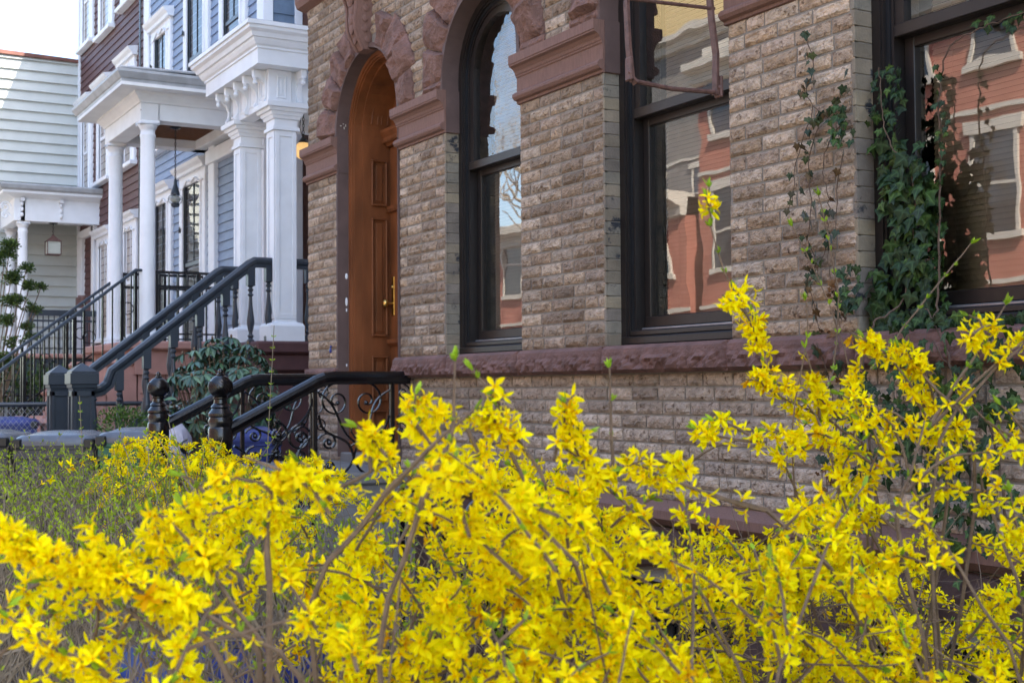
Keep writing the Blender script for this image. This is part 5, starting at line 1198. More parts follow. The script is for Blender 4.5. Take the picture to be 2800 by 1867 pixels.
('R',0.74,2.2,[[-1555,1012,1004],[-1536,1055,1049],[-1516,1098,1062]]),('R',0.79,2.2,[[-1382,1355,1008],[-1423,1341,1053],[-1463,1328,1075]]),
('R',0.62,2.2,[[-1687,2121,849],[-1656,2067,911],[-1625,2014,954]]),('R',1.1,2.2,[[-1544,1531,873],[-1604,1575,967],[-1664,1619,1011]]),
('R',0.76,2.2,[[-1571,1897,1156],[-1514,1861,1179],[-1458,1825,1176]]),('R',0.8,2.2,[[-1514,1327,1065],[-1570,1391,1146],[-1626,1455,1195]]),
('R',0.98,2.2,[[-1133,1530,1214],[-1136,1461,1254],[-1140,1391,1261]]),('R',1.3,2.2,[[-1112,995,1171],[-1176,1040,1221],[-1240,1084,1240]]),
('R',1.3,2.2,[[-1588,1090,911],[-1534,1134,1005],[-1481,1177,1064]]),('R',0.83,2.2,[[-1702,1283,1099],[-1709,1331,1155],[-1716,1379,1177]]),
('R',0.75,2.2,[[-1838,1580,1116],[-1873,1539,1155],[-1909,1499,1170]]),('R',1.2,2.2,[[-1516,1719,862],[-1593,1716,925],[-1670,1714,969]]),
('R',1.3,2.2,[[-1052,1148,1103],[-1124,1173,1177],[-1196,1198,1213]]),('R',0.94,2.2,[[-1966,1700,973],[-1915,1644,1014],[-1864,1588,1011]]),
('R',1.3,2.2,[[-1761,1510,867],[-1721,1436,967],[-1680,1361,1024]]),('R',1.2,2.2,[[-1821,1399,935],[-1801,1345,982],[-1780,1290,1003]]),
('R',0.77,2.2,[[-1606,1361,1157],[-1645,1347,1204],[-1683,1333,1231]]),('R',1.2,2.2,[[-1100,1331,1021],[-1135,1360,1078],[-1169,1389,1109]]),
('R',1.1,2.2,[[-1550,1153,928],[-1499,1103,1000],[-1448,1053,1050]]),('R',0.93,2.2,[[-1591,1394,1184],[-1550,1480,1229],[-1510,1567,1232]]),
('R',0.85,2.2,[[-1375,1589,1062],[-1325,1588,1117],[-1276,1586,1143]]),('R',0.92,2.2,[[-1214,1076,1104],[-1275,1107,1184],[-1336,1138,1233]]),
('R',1.2,2.2,[[-1421,1188,924],[-1414,1269,994],[-1406,1350,1038]]),('R',0.89,2.2,[[-1813,1651,1050],[-1831,1599,1103],[-1850,1547,1138]]),
('R',1,2.2,[[-1396,1008,962],[-1428,1057,1036],[-1459,1105,1071]]),('R',1.1,2.2,[[-1644,1612,1230],[-1677,1650,1268],[-1710,1688,1280]]),
('R',1.3,2.2,[[-1319,1306,1087],[-1345,1365,1155],[-1371,1424,1190]]),('R',0.65,2.2,[[-1192,1767,873],[-1241,1699,972],[-1290,1632,1011]]),
('R',0.7,2.2,[[-1724,1507,1142],[-1662,1503,1172],[-1600,1499,1183]]),('R',0.78,2.2,[[-1218,1225,1069],[-1248,1185,1120],[-1277,1145,1143]]),
('R',1.3,2.2,[[-1438,1764,1026],[-1494,1776,1049],[-1551,1787,1042]]),('R',0.69,2.2,[[-1591,1470,1104],[-1578,1419,1137],[-1565,1367,1149]]),
('R',0.89,2.2,[[-1192,1105,1204],[-1210,1167,1273],[-1227,1228,1319]]),('R',0.81,2.2,[[-1395,1773,1031],[-1454,1762,1047],[-1513,1750,1050]]),
('R',0.68,2.2,[[-1442,1880,1045],[-1487,1906,1062],[-1532,1932,1066]]),('R',0.9,2.2,[[-1427,1506,991],[-1432,1440,1028],[-1436,1374,1042]]),
('R',0.97,2.2,[[-1571,1344,1107],[-1515,1362,1171],[-1459,1380,1220]]),('R',0.76,2.2,[[-1243,1222,1181],[-1279,1259,1214],[-1315,1297,1227]]),
('R',1.3,2.2,[[-1288,1297,1202],[-1212,1280,1228],[-1136,1264,1223]]),('R',1.2,2.2,[[-1732,1522,1091],[-1690,1549,1117],[-1648,1577,1129]]),
('R',1.2,2.2,[[-1406,1462,1027],[-1435,1400,1061],[-1464,1338,1056]]),('R',1,2.2,[[-1833,1742,956],[-1768,1751,1047],[-1704,1760,1094]]),
('R',1.1,2.2,[[-1739,1131,955],[-1672,1124,1035],[-1605,1117,1096]]),('R',0.68,2.2,[[-1458,1249,1114],[-1477,1289,1158],[-1496,1329,1190]]),
('R',1.2,2.2,[[-1198,1325,958],[-1254,1312,1021],[-1309,1299,1068]]),('R',1.1,2.2,[[-1444,1484,1045],[-1533,1487,1136],[-1622,1491,1190]]),
('R',0.96,2.2,[[-1482,982,1110],[-1448,1040,1157],[-1413,1097,1174]]),('R',0.64,2.2,[[-1374,1305,1056],[-1381,1250,1104],[-1388,1194,1134]]),
('R',1.2,2.2,[[-1410,1844,1093],[-1459,1800,1161],[-1508,1755,1184]]),('R',0.62,2.2,[[-1498,1143,1118],[-1422,1199,1184],[-1347,1256,1199]]),
('R',1.2,2.2,[[-1672,1414,1073],[-1667,1367,1122],[-1663,1319,1141]]),('R',1.2,2.2,[[-1271,1307,1163],[-1320,1304,1220],[-1369,1301,1261]]),
('R',1.1,2.2,[[-1249,1696,994],[-1327,1679,1083],[-1405,1662,1119]]),('R',1.3,2.2,[[-1393,1836,1124],[-1450,1854,1169],[-1507,1871,1183]]),
('R',1.1,2.2,[[-1527,1389,1130],[-1465,1369,1163],[-1404,1349,1160]]),('R',1.2,2.2,[[-1465,921,961],[-1422,962,1040],[-1378,1003,1094]]),
('R',0.85,2.2,[[-1291,1666,1028],[-1343,1657,1055],[-1395,1648,1061]]),('R',0.99,2.2,[[-1459,1534,1223],[-1537,1541,1253],[-1614,1548,1255]]),
('R',1,2.2,[[-1515,1960,906],[-1556,1962,947],[-1598,1965,966]]),('R',1.2,2.2,[[-1386,1293,1059],[-1304,1271,1081],[-1221,1250,1086]]),
('R',0.6,2.2,[[-1663,1320,908],[-1719,1289,986],[-1776,1258,1022]]),('R',0.61,2.2,[[-1786,1309,900],[-1869,1363,962],[-1951,1417,991]]),
('R',0.97,2.2,[[-1763,1325,1052],[-1758,1382,1107],[-1754,1440,1142]]),('R',1.1,2.2,[[-1342,1019,1032],[-1361,1076,1075],[-1380,1133,1087]]),
('R',0.69,2.2,[[-1535,1368,906],[-1492,1342,974],[-1450,1315,1018]]),('R',1.2,2.2,[[-1388,1337,991],[-1432,1307,1049],[-1476,1278,1083]]),
('R',1.1,2.2,[[-1802,1369,791],[-1846,1436,887],[-1889,1502,958]]),('R',1.3,2.2,[[-1510,1831,979],[-1565,1888,1010],[-1620,1945,1018]]),
('R',0.97,2.2,[[-1495,1021,1256],[-1513,1069,1277],[-1531,1117,1287]]),('R',1,2.2,[[-1793,1970,809],[-1818,2014,853],[-1842,2058,879]]),
('R',1,2.2,[[-1970,1953,819],[-1930,1939,871],[-1890,1924,913]]),('R',0.68,2.2,[[-1818,1766,1179],[-1823,1708,1204],[-1828,1649,1219]]),
('R',1.1,2.2,[[-1878,1744,940],[-1932,1690,986],[-1986,1637,1007]]),('R',1.1,2.2,[[-1872,1841,944],[-1900,1890,1013],[-1928,1940,1062]]),
('R',1,2.2,[[-1817,1973,872],[-1739,1966,914],[-1660,1958,937]]),('R',0.85,2.2,[[-1805,1768,912],[-1907,1759,973],[-2009,1750,1015]]),
('R',0.94,2.2,[[-2224,1671,909],[-2165,1709,967],[-2106,1746,996]]),('R',1.1,2.2,[[-2147,2031,1079],[-2123,1988,1133],[-2100,1945,1169]]),
('R',1.1,2.2,[[-1769,1876,936],[-1868,1883,1013],[-1967,1889,1057]]),('R',1.1,2.2,[[-1854,1816,1029],[-1830,1775,1092],[-1806,1734,1118]]),
('R',0.73,2.2,[[-2027,2292,838],[-1994,2195,895],[-1962,2098,900]]),('R',1.1,2.2,[[-1762,1388,830],[-1797,1440,905],[-1832,1493,946]]),
('R',0.74,2.2,[[-1687,1879,883],[-1637,1920,980],[-1587,1961,1027]]),('R',0.94,2.2,[[-2390,1760,750],[-2329,1699,838],[-2269,1637,870]]),
('R',0.95,2.2,[[-1921,1730,1020],[-1901,1762,1062],[-1881,1794,1090]]),('R',0.97,2.2,[[-1818,1937,918],[-1828,2005,955],[-1838,2073,961]]),
('R',1.1,2.2,[[-1890,2252,892],[-1909,2327,999],[-1929,2402,1059]]),('R',1.1,2.2,[[-1878,1863,799],[-1940,1904,840],[-2002,1945,853]]),
('R',0.88,2.2,[[-2017,2075,796],[-1955,2050,876],[-1894,2025,932]]),('R',1,2.2,[[-1760,1505,947],[-1814,1487,983],[-1867,1469,992]]),
('R',1.1,2.2,[[-1974,1867,881],[-1920,1909,944],[-1866,1952,964]]),('R',0.74,2.2,[[-1929,1781,962],[-1870,1701,1046],[-1810,1621,1084]]),
('R',0.7,2.2,[[-2067,1782,1033],[-2131,1823,1094],[-2195,1863,1112]]),('R',0.93,2.2,[[-1682,2001,888],[-1743,2027,937],[-1803,2052,964]]),
('R',0.78,2.2,[[-1991,1891,970],[-2048,1900,1042],[-2105,1910,1086]]),('R',1,2.2,[[-1844,2403,719],[-1872,2351,781],[-1900,2299,821]]),
('R',0.88,2.2,[[-1738,2404,904],[-1782,2341,949],[-1825,2279,957]]),('R',0.91,2.2,[[-1924,1594,818],[-1895,1535,895],[-1867,1476,944]]),
('R',0.88,2.2,[[-1964,1995,794],[-1964,2064,870],[-1965,2134,910]]),('R',0.8,2.2,[[-1891,2090,1062],[-1945,2001,1132],[-1999,1912,1148]]),
('R',0.59,2.2,[[-2340,2089,900],[-2263,2065,959],[-2185,2042,977]]),('R',1.1,2.2,[[-1973,1693,1138],[-1920,1763,1201],[-1868,1834,1215]]),
('R',0.98,2.2,[[-2168,1834,949],[-2153,1801,992],[-2137,1767,1022]]),('R',0.97,2.2,[[-1916,1501,779],[-1969,1525,856],[-2022,1550,890]]),
('R',0.99,2.2,[[-2047,1994,1012],[-2033,2092,1075],[-2018,2191,1110]]),('R',0.57,2.2,[[-1752,1425,890],[-1837,1401,964],[-1923,1377,1016]]),
('R',0.98,2.2,[[-2259,1715,797],[-2159,1757,831],[-2060,1798,846]]),('R',0.77,2.2,[[-1767,1773,889],[-1783,1839,949],[-1800,1905,983]]),
('R',0.61,2.2,[[-1905,1509,1071],[-1921,1547,1108],[-1936,1586,1131]]),('R',0.86,2.2,[[-1995,2151,946],[-2053,2094,1032],[-2111,2038,1073]]),
('R',0.89,2.2,[[-1864,2395,789],[-1867,2310,854],[-1870,2225,888]]),('R',0.74,2.2,[[-1709,1651,1249],[-1669,1643,1285],[-1629,1636,1303]]),
('R',1,2.2,[[-1747,1692,1314],[-1775,1680,1353],[-1803,1669,1378]]),('R',0.82,2.2,[[-1741,1672,1277],[-1706,1647,1319],[-1670,1621,1347]]),
('R',0.68,2.2,[[-1879,1689,1347],[-1820,1695,1381],[-1762,1702,1388]]),('R',0.58,2.2,[[-1803,1785,1369],[-1788,1750,1413],[-1773,1716,1433]]),
('R',0.7,2.2,[[-1603,1530,1350],[-1633,1535,1390],[-1664,1540,1417]]),('R',0.7,2.2,[[-1769,1820,1292],[-1803,1805,1321],[-1837,1791,1330]]),
('L',1.1,2.2,[[-1442,221,1180],[-1435,330,1255],[-1428,439,1268]]),('L',0.87,2.2,[[-1750,379,1113],[-1673,369,1195],[-1596,359,1236]]),
('L',0.62,2.2,[[-1195,306,1141],[-1247,353,1195],[-1300,400,1234]]),('L',1.1,2.2,[[-1588,186,1151],[-1547,273,1232],[-1506,361,1272]]),
('L',0.73,2.2,[[-1481,313,1129],[-1418,346,1209],[-1355,380,1271]]),('L',1.2,2.2,[[-1512,552,1011],[-1506,474,1086],[-1501,396,1143]]),
('L',0.63,2.2,[[-1423,350,1243],[-1390,317,1272],[-1357,285,1290]]),('L',0.68,2.2,[[-1611,446,1131],[-1574,477,1157],[-1537,509,1171]]),
('L',0.5,2.2,[[-1436,308,1080],[-1490,296,1114],[-1544,284,1135]]),('L',0.55,2.2,[[-1769,338,997],[-1803,369,1044],[-1837,399,1073]]),
('L',0.44,2.2,[[-1730,489,950],[-1752,421,1038],[-1775,352,1102]]),('L',0.61,2.2,[[-1683,168,939],[-1741,236,1034],[-1799,304,1069]]),
('L',0.44,2.2,[[-1749,581,889],[-1790,520,981],[-1831,459,1049]]),('B',1.3,2.2,[[-4574,1338,1074],[-4531,1448,1176],[-4489,1558,1209]]),
('B',0.84,2.2,[[-5167,1528,1105],[-5115,1456,1152],[-5063,1383,1163]]),('B',0.82,2.2,[[-4741,1846,1000],[-4678,1767,1131],[-4615,1688,1214]]),
('B',1.3,2.2,[[-4956,1728,1111],[-5002,1620,1172],[-5048,1513,1176]]),('B',1,2.2,[[-4378,1102,1081],[-4443,1140,1122],[-4507,1179,1127]]),
('B',1.1,2.2,[[-4338,1464,952],[-4266,1481,1016],[-4195,1497,1038]]),('B',0.62,2.2,[[-4477,1647,1012],[-4530,1580,1036],[-4584,1514,1038]]),
('B',0.68,2.2,[[-4829,1327,1145],[-4879,1289,1219],[-4930,1250,1266]]),('B',1.3,2.2,[[-4906,1895,847],[-4986,1850,966],[-5067,1804,1030]]),
('B',1,2.2,[[-5197,1373,914],[-5093,1380,993],[-4989,1387,1040]]),('B',1.2,2.2,[[-4154,1459,1051],[-4207,1417,1131],[-4261,1374,1162]]),
('B',0.88,2.2,[[-4675,1217,923],[-4759,1283,1063],[-4844,1349,1148]]),('B',0.71,2.2,[[-5159,1580,1114],[-5222,1626,1147],[-5285,1672,1146]]),
('B',1.2,2.2,[[-4756,1166,1035],[-4887,1213,1117],[-5018,1261,1152]]),('B',1.1,2.2,[[-4280,1766,1045],[-4229,1723,1112],[-4177,1681,1162]]),
('B',1.1,2.2,[[-5124,1373,1078],[-5057,1345,1120],[-4990,1316,1145]]),('B',0.93,2.2,[[-5174,1501,1061],[-5133,1647,1118],[-5092,1793,1113]]),
('B',1,2.2,[[-4690,1182,837],[-4604,1225,976],[-4518,1268,1039]]),('B',0.98,2.2,[[-5521,1433,867],[-5395,1466,966],[-5268,1499,1032]]),
('B',1.1,2.2,[[-4170,1553,972],[-4222,1667,1038],[-4273,1781,1045]]),('B',0.72,2.2,[[-4750,1382,1076],[-4890,1414,1126],[-5030,1447,1146]]),
('B',1,2.2,[[-4591,1687,1058],[-4663,1766,1121],[-4736,1844,1122]]),('B',1.3,2.2,[[-5053,1461,906],[-5040,1352,1021],[-5026,1243,1067]]),
('B',0.85,2.2,[[-4527,1265,958],[-4588,1334,1047],[-4649,1402,1100]]),('B',0.82,2.2,[[-4571,1710,831],[-4667,1793,949],[-4762,1876,1025]]),
('B',1.1,2.2,[[-4616,1474,1209],[-4510,1388,1256],[-4404,1303,1266]]),('B',0.79,2.2,[[-4778,1037,942],[-4744,1145,1009],[-4710,1253,1036]]),
('B',1,2.2,[[-4628,1443,1021],[-4560,1506,1062],[-4493,1569,1058]]),('B',1.3,2.2,[[-5262,1107,1042],[-5171,1128,1109],[-5079,1148,1144]]),
('B',0.99,2.2,[[-5347,1385,789],[-5279,1454,893],[-5211,1523,970]]),('B',1.3,2.2,[[-4973,1172,1159],[-4899,1169,1234],[-4825,1165,1263]]),
('B',0.89,2.2,[[-4448,1977,1007],[-4520,1849,1077],[-4591,1720,1090]]),('B',0.7,2.2,[[-4983,1784,871],[-4960,1691,975],[-4937,1598,1053]]),
('B',0.8,2.2,[[-5296,1199,1109],[-5380,1233,1184],[-5465,1267,1217]]),('B',1.2,2.2,[[-5225,1881,988],[-5096,1882,1090],[-4967,1883,1161]]),
('B',0.74,2.2,[[-5123,1443,1064],[-5182,1340,1152],[-5241,1238,1191]]),('B',1,2.2,[[-5050,1423,1144],[-4997,1485,1187],[-4944,1547,1197]]),
('B',1.2,2.2,[[-4524,1698,1098],[-4375,1676,1180],[-4226,1654,1189]]),('B',0.85,2.2,[[-4854,1286,1080],[-4734,1210,1183],[-4615,1134,1250]]),
('B',0.86,2.2,[[-4863,1271,919],[-4984,1322,1023],[-5106,1373,1073]]),('B',0.87,2.2,[[-4801,1639,1004],[-4896,1596,1042],[-4991,1554,1060]]),
('B',0.82,2.2,[[-5717,1238,1001],[-5575,1266,1089],[-5432,1293,1129]]),('B',1.1,2.2,[[-5387,1120,1031],[-5338,1218,1066],[-5289,1317,1082]]),
('B',1.1,2.2,[[-5247,1245,976],[-5219,1315,1029],[-5190,1386,1043]]),('B',1.2,2.2,[[-4735,1532,1071],[-4704,1423,1145],[-4673,1313,1159]]),
('B',0.68,2.2,[[-5338,1771,893],[-5250,1767,944],[-5163,1762,950]]),('B',0.96,2.2,[[-5261,1270,924],[-5233,1366,1063],[-5204,1462,1129]]),
('B',0.65,2.2,[[-4893,1164,1076],[-4805,1130,1173],[-4716,1097,1213]]),('B',0.98,2.2,[[-4864,1191,1046],[-4775,1228,1079],[-4686,1265,1080]]),
('B',0.86,2.2,[[-4496,1493,1067],[-4528,1431,1113],[-4560,1369,1131]]),('B',0.61,2.2,[[-4775,1131,1246],[-4698,1200,1280],[-4620,1268,1278]]),
('B',0.99,2.2,[[-4747,1768,1121],[-4624,1786,1179],[-4501,1805,1177]]),('B',1.1,2.2,[[-5059,1773,991],[-5035,1686,1111],[-5011,1599,1165]]),
('B',0.64,2.2,[[-4501,1705,960],[-4597,1689,1084],[-4692,1674,1142]]),('B',1.3,2.2,[[-4996,1677,918],[-4860,1720,1029],[-4725,1764,1089]]),
('B',1.2,2.2,[[-4276,1129,948],[-4389,1137,1067],[-4503,1145,1144]]),('B',0.64,2.2,[[-5062,1742,860],[-4994,1781,949],[-4925,1819,991]]),
('B',1.3,2.2,[[-3929,1472,1102],[-3992,1574,1161],[-4055,1676,1157]]),('B',0.93,2.2,[[-4862,985,1049],[-4763,1068,1132],[-4663,1150,1168]]),
('B',0.77,2.2,[[-5450,1747,839],[-5349,1680,976],[-5247,1613,1071]]),('B',0.66,2.2,[[-5076,1533,994],[-4976,1528,1047],[-4875,1523,1082]]),
('B',1.2,2.2,[[-5268,1234,981],[-5262,1308,1027],[-5256,1382,1036]]),('B',1.1,2.2,[[-5298,1754,1057],[-5329,1610,1185],[-5360,1465,1234]]),
('B',1.3,2.2,[[-4659,1335,1029],[-4709,1435,1131],[-4760,1535,1201]]),('B',1.2,2.2,[[-5599,1527,957],[-5490,1471,1117],[-5381,1416,1193]]),
('B',1.2,2.2,[[-5101,1796,896],[-5045,1818,962],[-4989,1841,999]]),('B',1.1,2.2,[[-4723,1905,1025],[-4793,1820,1075],[-4863,1736,1067]]),
('B',0.6,2.2,[[-4205,1829,1029],[-4247,1738,1108],[-4289,1648,1163]]),('B',1.1,2.2,[[-4358,1270,1103],[-4423,1308,1190],[-4488,1346,1226]]),
('B',0.64,2.2,[[-4696,1466,1010],[-4753,1558,1055],[-4811,1650,1053]]),('B',1.3,2.2,[[-4902,1904,793],[-4869,1818,925],[-4836,1732,992]]),
('B',1,2.2,[[-4896,1541,1027],[-4985,1644,1078],[-5073,1746,1062]]),('B',0.83,2.2,[[-5257,2139,893],[-5171,2075,959],[-5085,2010,1005]]),
('B',1,2.2,[[-4943,1353,1113],[-4968,1423,1161],[-4994,1494,1191]]),('B',0.61,2.2,[[-4702,1132,869],[-4653,1268,985],[-4605,1404,1058]]),
('B',0.65,2.2,[[-4380,1329,946],[-4494,1311,1014],[-4608,1294,1036]]),('B',1.1,2.2,[[-5077,1730,1003],[-5114,1613,1131],[-5152,1495,1181]]),
('B',1,2.2,[[-5459,1235,1023],[-5341,1227,1147],[-5223,1219,1236]]),('B',0.87,2.2,[[-3975,1508,1004],[-4134,1497,1114],[-4294,1487,1130]]),
('B',1.1,2.2,[[-4623,957,991],[-4649,1031,1062],[-4674,1105,1105]]),('B',1,2.2,[[-4950,1773,712],[-4953,1894,843],[-4955,2015,942]]),
('B',1.2,2.2,[[-5408,1434,1141],[-5423,1362,1196],[-5438,1290,1237]]),('B',1.2,2.2,[[-4486,1904,1111],[-4509,1831,1138],[-4533,1758,1136]]),
('B',0.79,2.2,[[-4222,1762,942],[-4340,1699,1042],[-4458,1635,1086]]),('B',1.3,2.2,[[-4484,1086,942],[-4581,1193,999],[-4678,1301,1033]]),
('B',0.25,2.2,[[-4946,1215,1019],[-4935,1314,1064],[-4925,1412,1087]]),('B',0.27,2.2,[[-4272,967,949],[-4320,1081,1098],[-4368,1194,1184]]),
('B',0.47,2.2,[[-4956,1260,1045],[-4979,1188,1089],[-5001,1116,1099]]),('B',0.25,2.2,[[-4306,1349,991],[-4203,1289,1148],[-4101,1229,1240]]),
('B',0.3,2.2,[[-3943,685,1169],[-4040,812,1227],[-4137,939,1235]]),('B',0.47,2.2,[[-4513,1283,1081],[-4595,1265,1110],[-4676,1247,1111]]),
('B',0.51,2.2,[[-4740,1237,1084],[-4800,1216,1142],[-4859,1195,1167]]),('B',0.43,2.2,[[-4111,1028,1105],[-4131,1128,1186],[-4151,1228,1243]]),
('B',0.52,2.2,[[-4274,1288,1052],[-4204,1191,1198],[-4135,1095,1291]]),('B',0.46,2.2,[[-5220,1194,1012],[-5127,1197,1045],[-5034,1199,1059]]),
('B',0.42,2.2,[[-4266,965,1115],[-4178,1067,1178],[-4090,1169,1185]]),('B',0.48,2.2,[[-4181,1113,984],[-4125,1183,1049],[-4070,1254,1095]]),
('B',0.3,2.2,[[-4567,1516,842],[-4506,1413,996],[-4445,1309,1071]]),('B',0.48,2.2,[[-5025,1252,1171],[-4913,1243,1238],[-4800,1233,1265]]),
('B',0.43,2.2,[[-4722,1292,852],[-4740,1425,967],[-4758,1558,1051]]),('B',0.36,2.2,[[-4250,1225,1041],[-4145,1271,1120],[-4041,1316,1174]]),
('K',0.9,2.2,[[-2408,2650,768],[-2501,2686,810],[-2594,2722,804]]),('K',0.89,2.2,[[-2879,1706,1194],[-2852,1655,1255],[-2825,1603,1280]]),
('K',0.67,2.2,[[-2978,1966,992],[-3033,1894,1070],[-3087,1823,1128]]),('K',0.8,2.2,[[-2943,2022,685],[-2949,2134,726],[-2956,2245,723]]),
('K',0.93,2.2,[[-3344,1650,679],[-3284,1656,731],[-3224,1662,764]]),('K',1.1,2.2,[[-2156,2319,729],[-2177,2402,820],[-2198,2485,881]]),
('K',0.74,2.2,[[-2162,2382,683],[-2281,2314,765],[-2399,2247,787]]),('K',1.1,2.2,[[-2621,1245,780],[-2637,1359,870],[-2654,1473,892]]),
('K',0.78,2.2,[[-2273,2758,519],[-2357,2676,623],[-2442,2594,685]]),('K',1.1,2.2,[[-2795,2386,672],[-2724,2399,721],[-2653,2411,743]]),
('K',0.69,2.2,[[-2566,2387,861],[-2605,2306,944],[-2645,2224,985]]),('K',0.83,2.2,[[-3088,1565,847],[-3120,1679,956],[-3152,1794,1013]]),
('K',0.59,2.2,[[-2537,1388,843],[-2550,1464,877],[-2564,1539,893]]),('K',0.97,2.2,[[-2443,2481,849],[-2516,2419,907],[-2588,2357,929]]),
('K',0.72,2.2,[[-2699,1957,688],[-2790,1875,805],[-2881,1793,853]]),('K',0.85,2.2,[[-2924,1905,847],[-2891,1983,973],[-2857,2061,1030]]),
('K',0.93,2.2,[[-2306,2640,863],[-2251,2646,918],[-2196,2652,942]]),('K',0.97,2.2,[[-2430,2646,800],[-2475,2568,873],[-2520,2490,924]]),
('K',0.65,2.2,[[-2865,1728,977],[-2810,1682,1015],[-2755,1636,1020]]),('K',0.82,2.2,[[-2535,1915,569],[-2443,1919,706],[-2351,1922,772]]),
('K',0.89,2.2,[[-2985,1514,955],[-2898,1589,1056],[-2811,1665,1108]]),('K',1.1,2.2,[[-2081,2527,857],[-2192,2448,939],[-2302,2369,965]]),
('K',0.81,2.2,[[-3020,1405,864],[-2977,1473,908],[-2933,1541,922]]),('K',0.75,2.2,[[-2721,2244,798],[-2714,2332,921],[-2707,2421,994]]),
('K',1.1,2.2,[[-2745,1605,715],[-2748,1691,817],[-2751,1778,886]]),('K',1,2.2,[[-2536,2122,943],[-2621,2096,1032],[-2705,2070,1064]]),
('K',0.65,2.2,[[-2624,1526,746],[-2599,1472,775],[-2574,1417,794]]),('K',0.85,2.2,[[-2465,1849,843],[-2391,1855,867],[-2318,1861,869]]),
('K',0.77,2.2,[[-2625,3020,724],[-2550,2973,809],[-2475,2926,865]]),('K',0.66,2.2,[[-2896,1951,949],[-2967,1908,978],[-3037,1865,985]]),
('K',0.75,2.2,[[-2283,2072,767],[-2361,2025,882],[-2440,1978,928]]),('K',0.71,2.2,[[-2725,1387,902],[-2679,1414,944],[-2634,1440,972]]),
('K',1.1,2.2,[[-3032,1807,706],[-3123,1839,795],[-3214,1872,834]]),('K',1.1,2.2,[[-2628,1373,881],[-2644,1447,980],[-2660,1521,1042]]),
('K',1,2.2,[[-2464,2440,633],[-2543,2428,686],[-2622,2415,710]]),('K',0.7,2.2,[[-2960,1635,972],[-2967,1567,1010],[-2975,1499,1024]]),
('K',0.84,2.2,[[-2175,2036,938],[-2177,2132,1006],[-2179,2228,1019]]),('K',1,2.2,[[-2730,1613,1144],[-2606,1585,1218],[-2482,1557,1269]]),
('K',0.87,2.2,[[-2874,1900,687],[-2934,1897,758],[-2993,1894,797]]),('K',0.8,2.2,[[-2794,1887,871],[-2849,1824,950],[-2904,1761,986]]),
('K',0.89,2.2,[[-2690,2965,744],[-2638,2868,876],[-2586,2770,943]]),('K',1.1,2.2,[[-2611,2127,886],[-2605,2218,947],[-2599,2308,964]]),
('K',1,2.2,[[-2604,1968,1002],[-2654,1914,1090],[-2704,1859,1132]]),('K',0.8,2.2,[[-2323,2513,638],[-2377,2439,703],[-2430,2364,719]]),
('K',0.63,2.2,[[-2469,2006,948],[-2478,2058,996],[-2487,2109,1011]]),('K',0.73,2.2,[[-2617,2786,534],[-2558,2793,603],[-2498,2800,655]])]
# ================================================================ PLANTS
M['petal'] = mat('forsythia_petal', (.98, .87, .001), .6, .05, 30, attr=True, trans=.36, spec=.08)
M['twig'] = mat('tan_forsythia_bark', (.145, .098, .062), .85, .3, 60, .3, 200)
M['greytwig'] = mat('grey_hedge_twig', (.165, .135, .095), .9, .3, 50)
M['bud'] = mat('fresh_green_bud', (.27, .42, .02), .55, .2, 30, attr=True, trans=.25, spec=.3)
M['ivy'] = mat('ivy_leaf', (1, 1, 1), .5, .18, 30, attr=True, spec=.22, bump=.25, bscale=60, bdist=.003)
M['vine'] = mat('ivy_vine_stem', (.10, .065, .045), .9, .3, 50)
M['rhodo'] = mat('rhododendron_leaf', (1, 1, 1), .35, .15, 30, attr=True, spec=.5)
M['leafsmall'] = mat('small_evergreen_leaf', (1, 1, 1), .5, .2, 30, attr=True, trans=.15, spec=.35)
prng = np.random.default_rng(4)
class NB:
    # numpy mesh collector for many small pieces
    def __init__(s): s.V = []; s.F = []; s.C = []; s.n = 0
    def add(s, v, f, c):
        s.V.append(v); s.F.append(f+s.n); s.C.append(np.broadcast_to(np.asarray(c, float), v.shape) if np.ndim(c) == 1 else c); s.n += len(v)
    def build(s, name, mt, parent, smooth=True):
        V = np.concatenate(s.V)-np.array(rootloc(parent)); F = np.concatenate(s.F); Cc = np.concatenate(s.C)
        me = bpy.data.meshes.new(name); me.vertices.add(len(V)); me.vertices.foreach_set('co', V.ravel().astype(np.float32))
        k = F.shape[1]; me.loops.add(F.size); me.loops.foreach_set('vertex_index', F.ravel().astype(np.int32))
        me.polygons.add(len(F)); me.polygons.foreach_set('loop_start', np.arange(0, F.size, k, dtype=np.int32))
        try: me.polygons.foreach_set('loop_total', np.full(len(F), k, dtype=np.int32))
        except Exception: pass
        me.update(calc_edges=True)
        me.polygons.foreach_set('use_smooth', [smooth]*len(F))
        at = me.attributes.new('Col', 'FLOAT_COLOR', 'POINT'); a = np.ones((len(V), 4), np.float32); a[:, :3] = Cc; at.data.foreach_set('color', a.ravel())
        me.materials.append(mt); me.validate()
        o = bpy.data.objects.new(name, me); COL.objects.link(o)
        if parent is not None: o.parent = parent
        return o
def norm(v): return v/(np.linalg.norm(v)+1e-9)
def frame(zd, roll):
    z = norm(zd); a = np.cross(z, [0, 0, 1.0]) if abs(z[2]) < .95 else np.cross(z, [1.0, 0, 0]); a = norm(a); b = np.cross(z, a)
    x = a*math.cos(roll)+b*math.sin(roll); y = np.cross(z, x); return np.stack([x, y, z], 1)
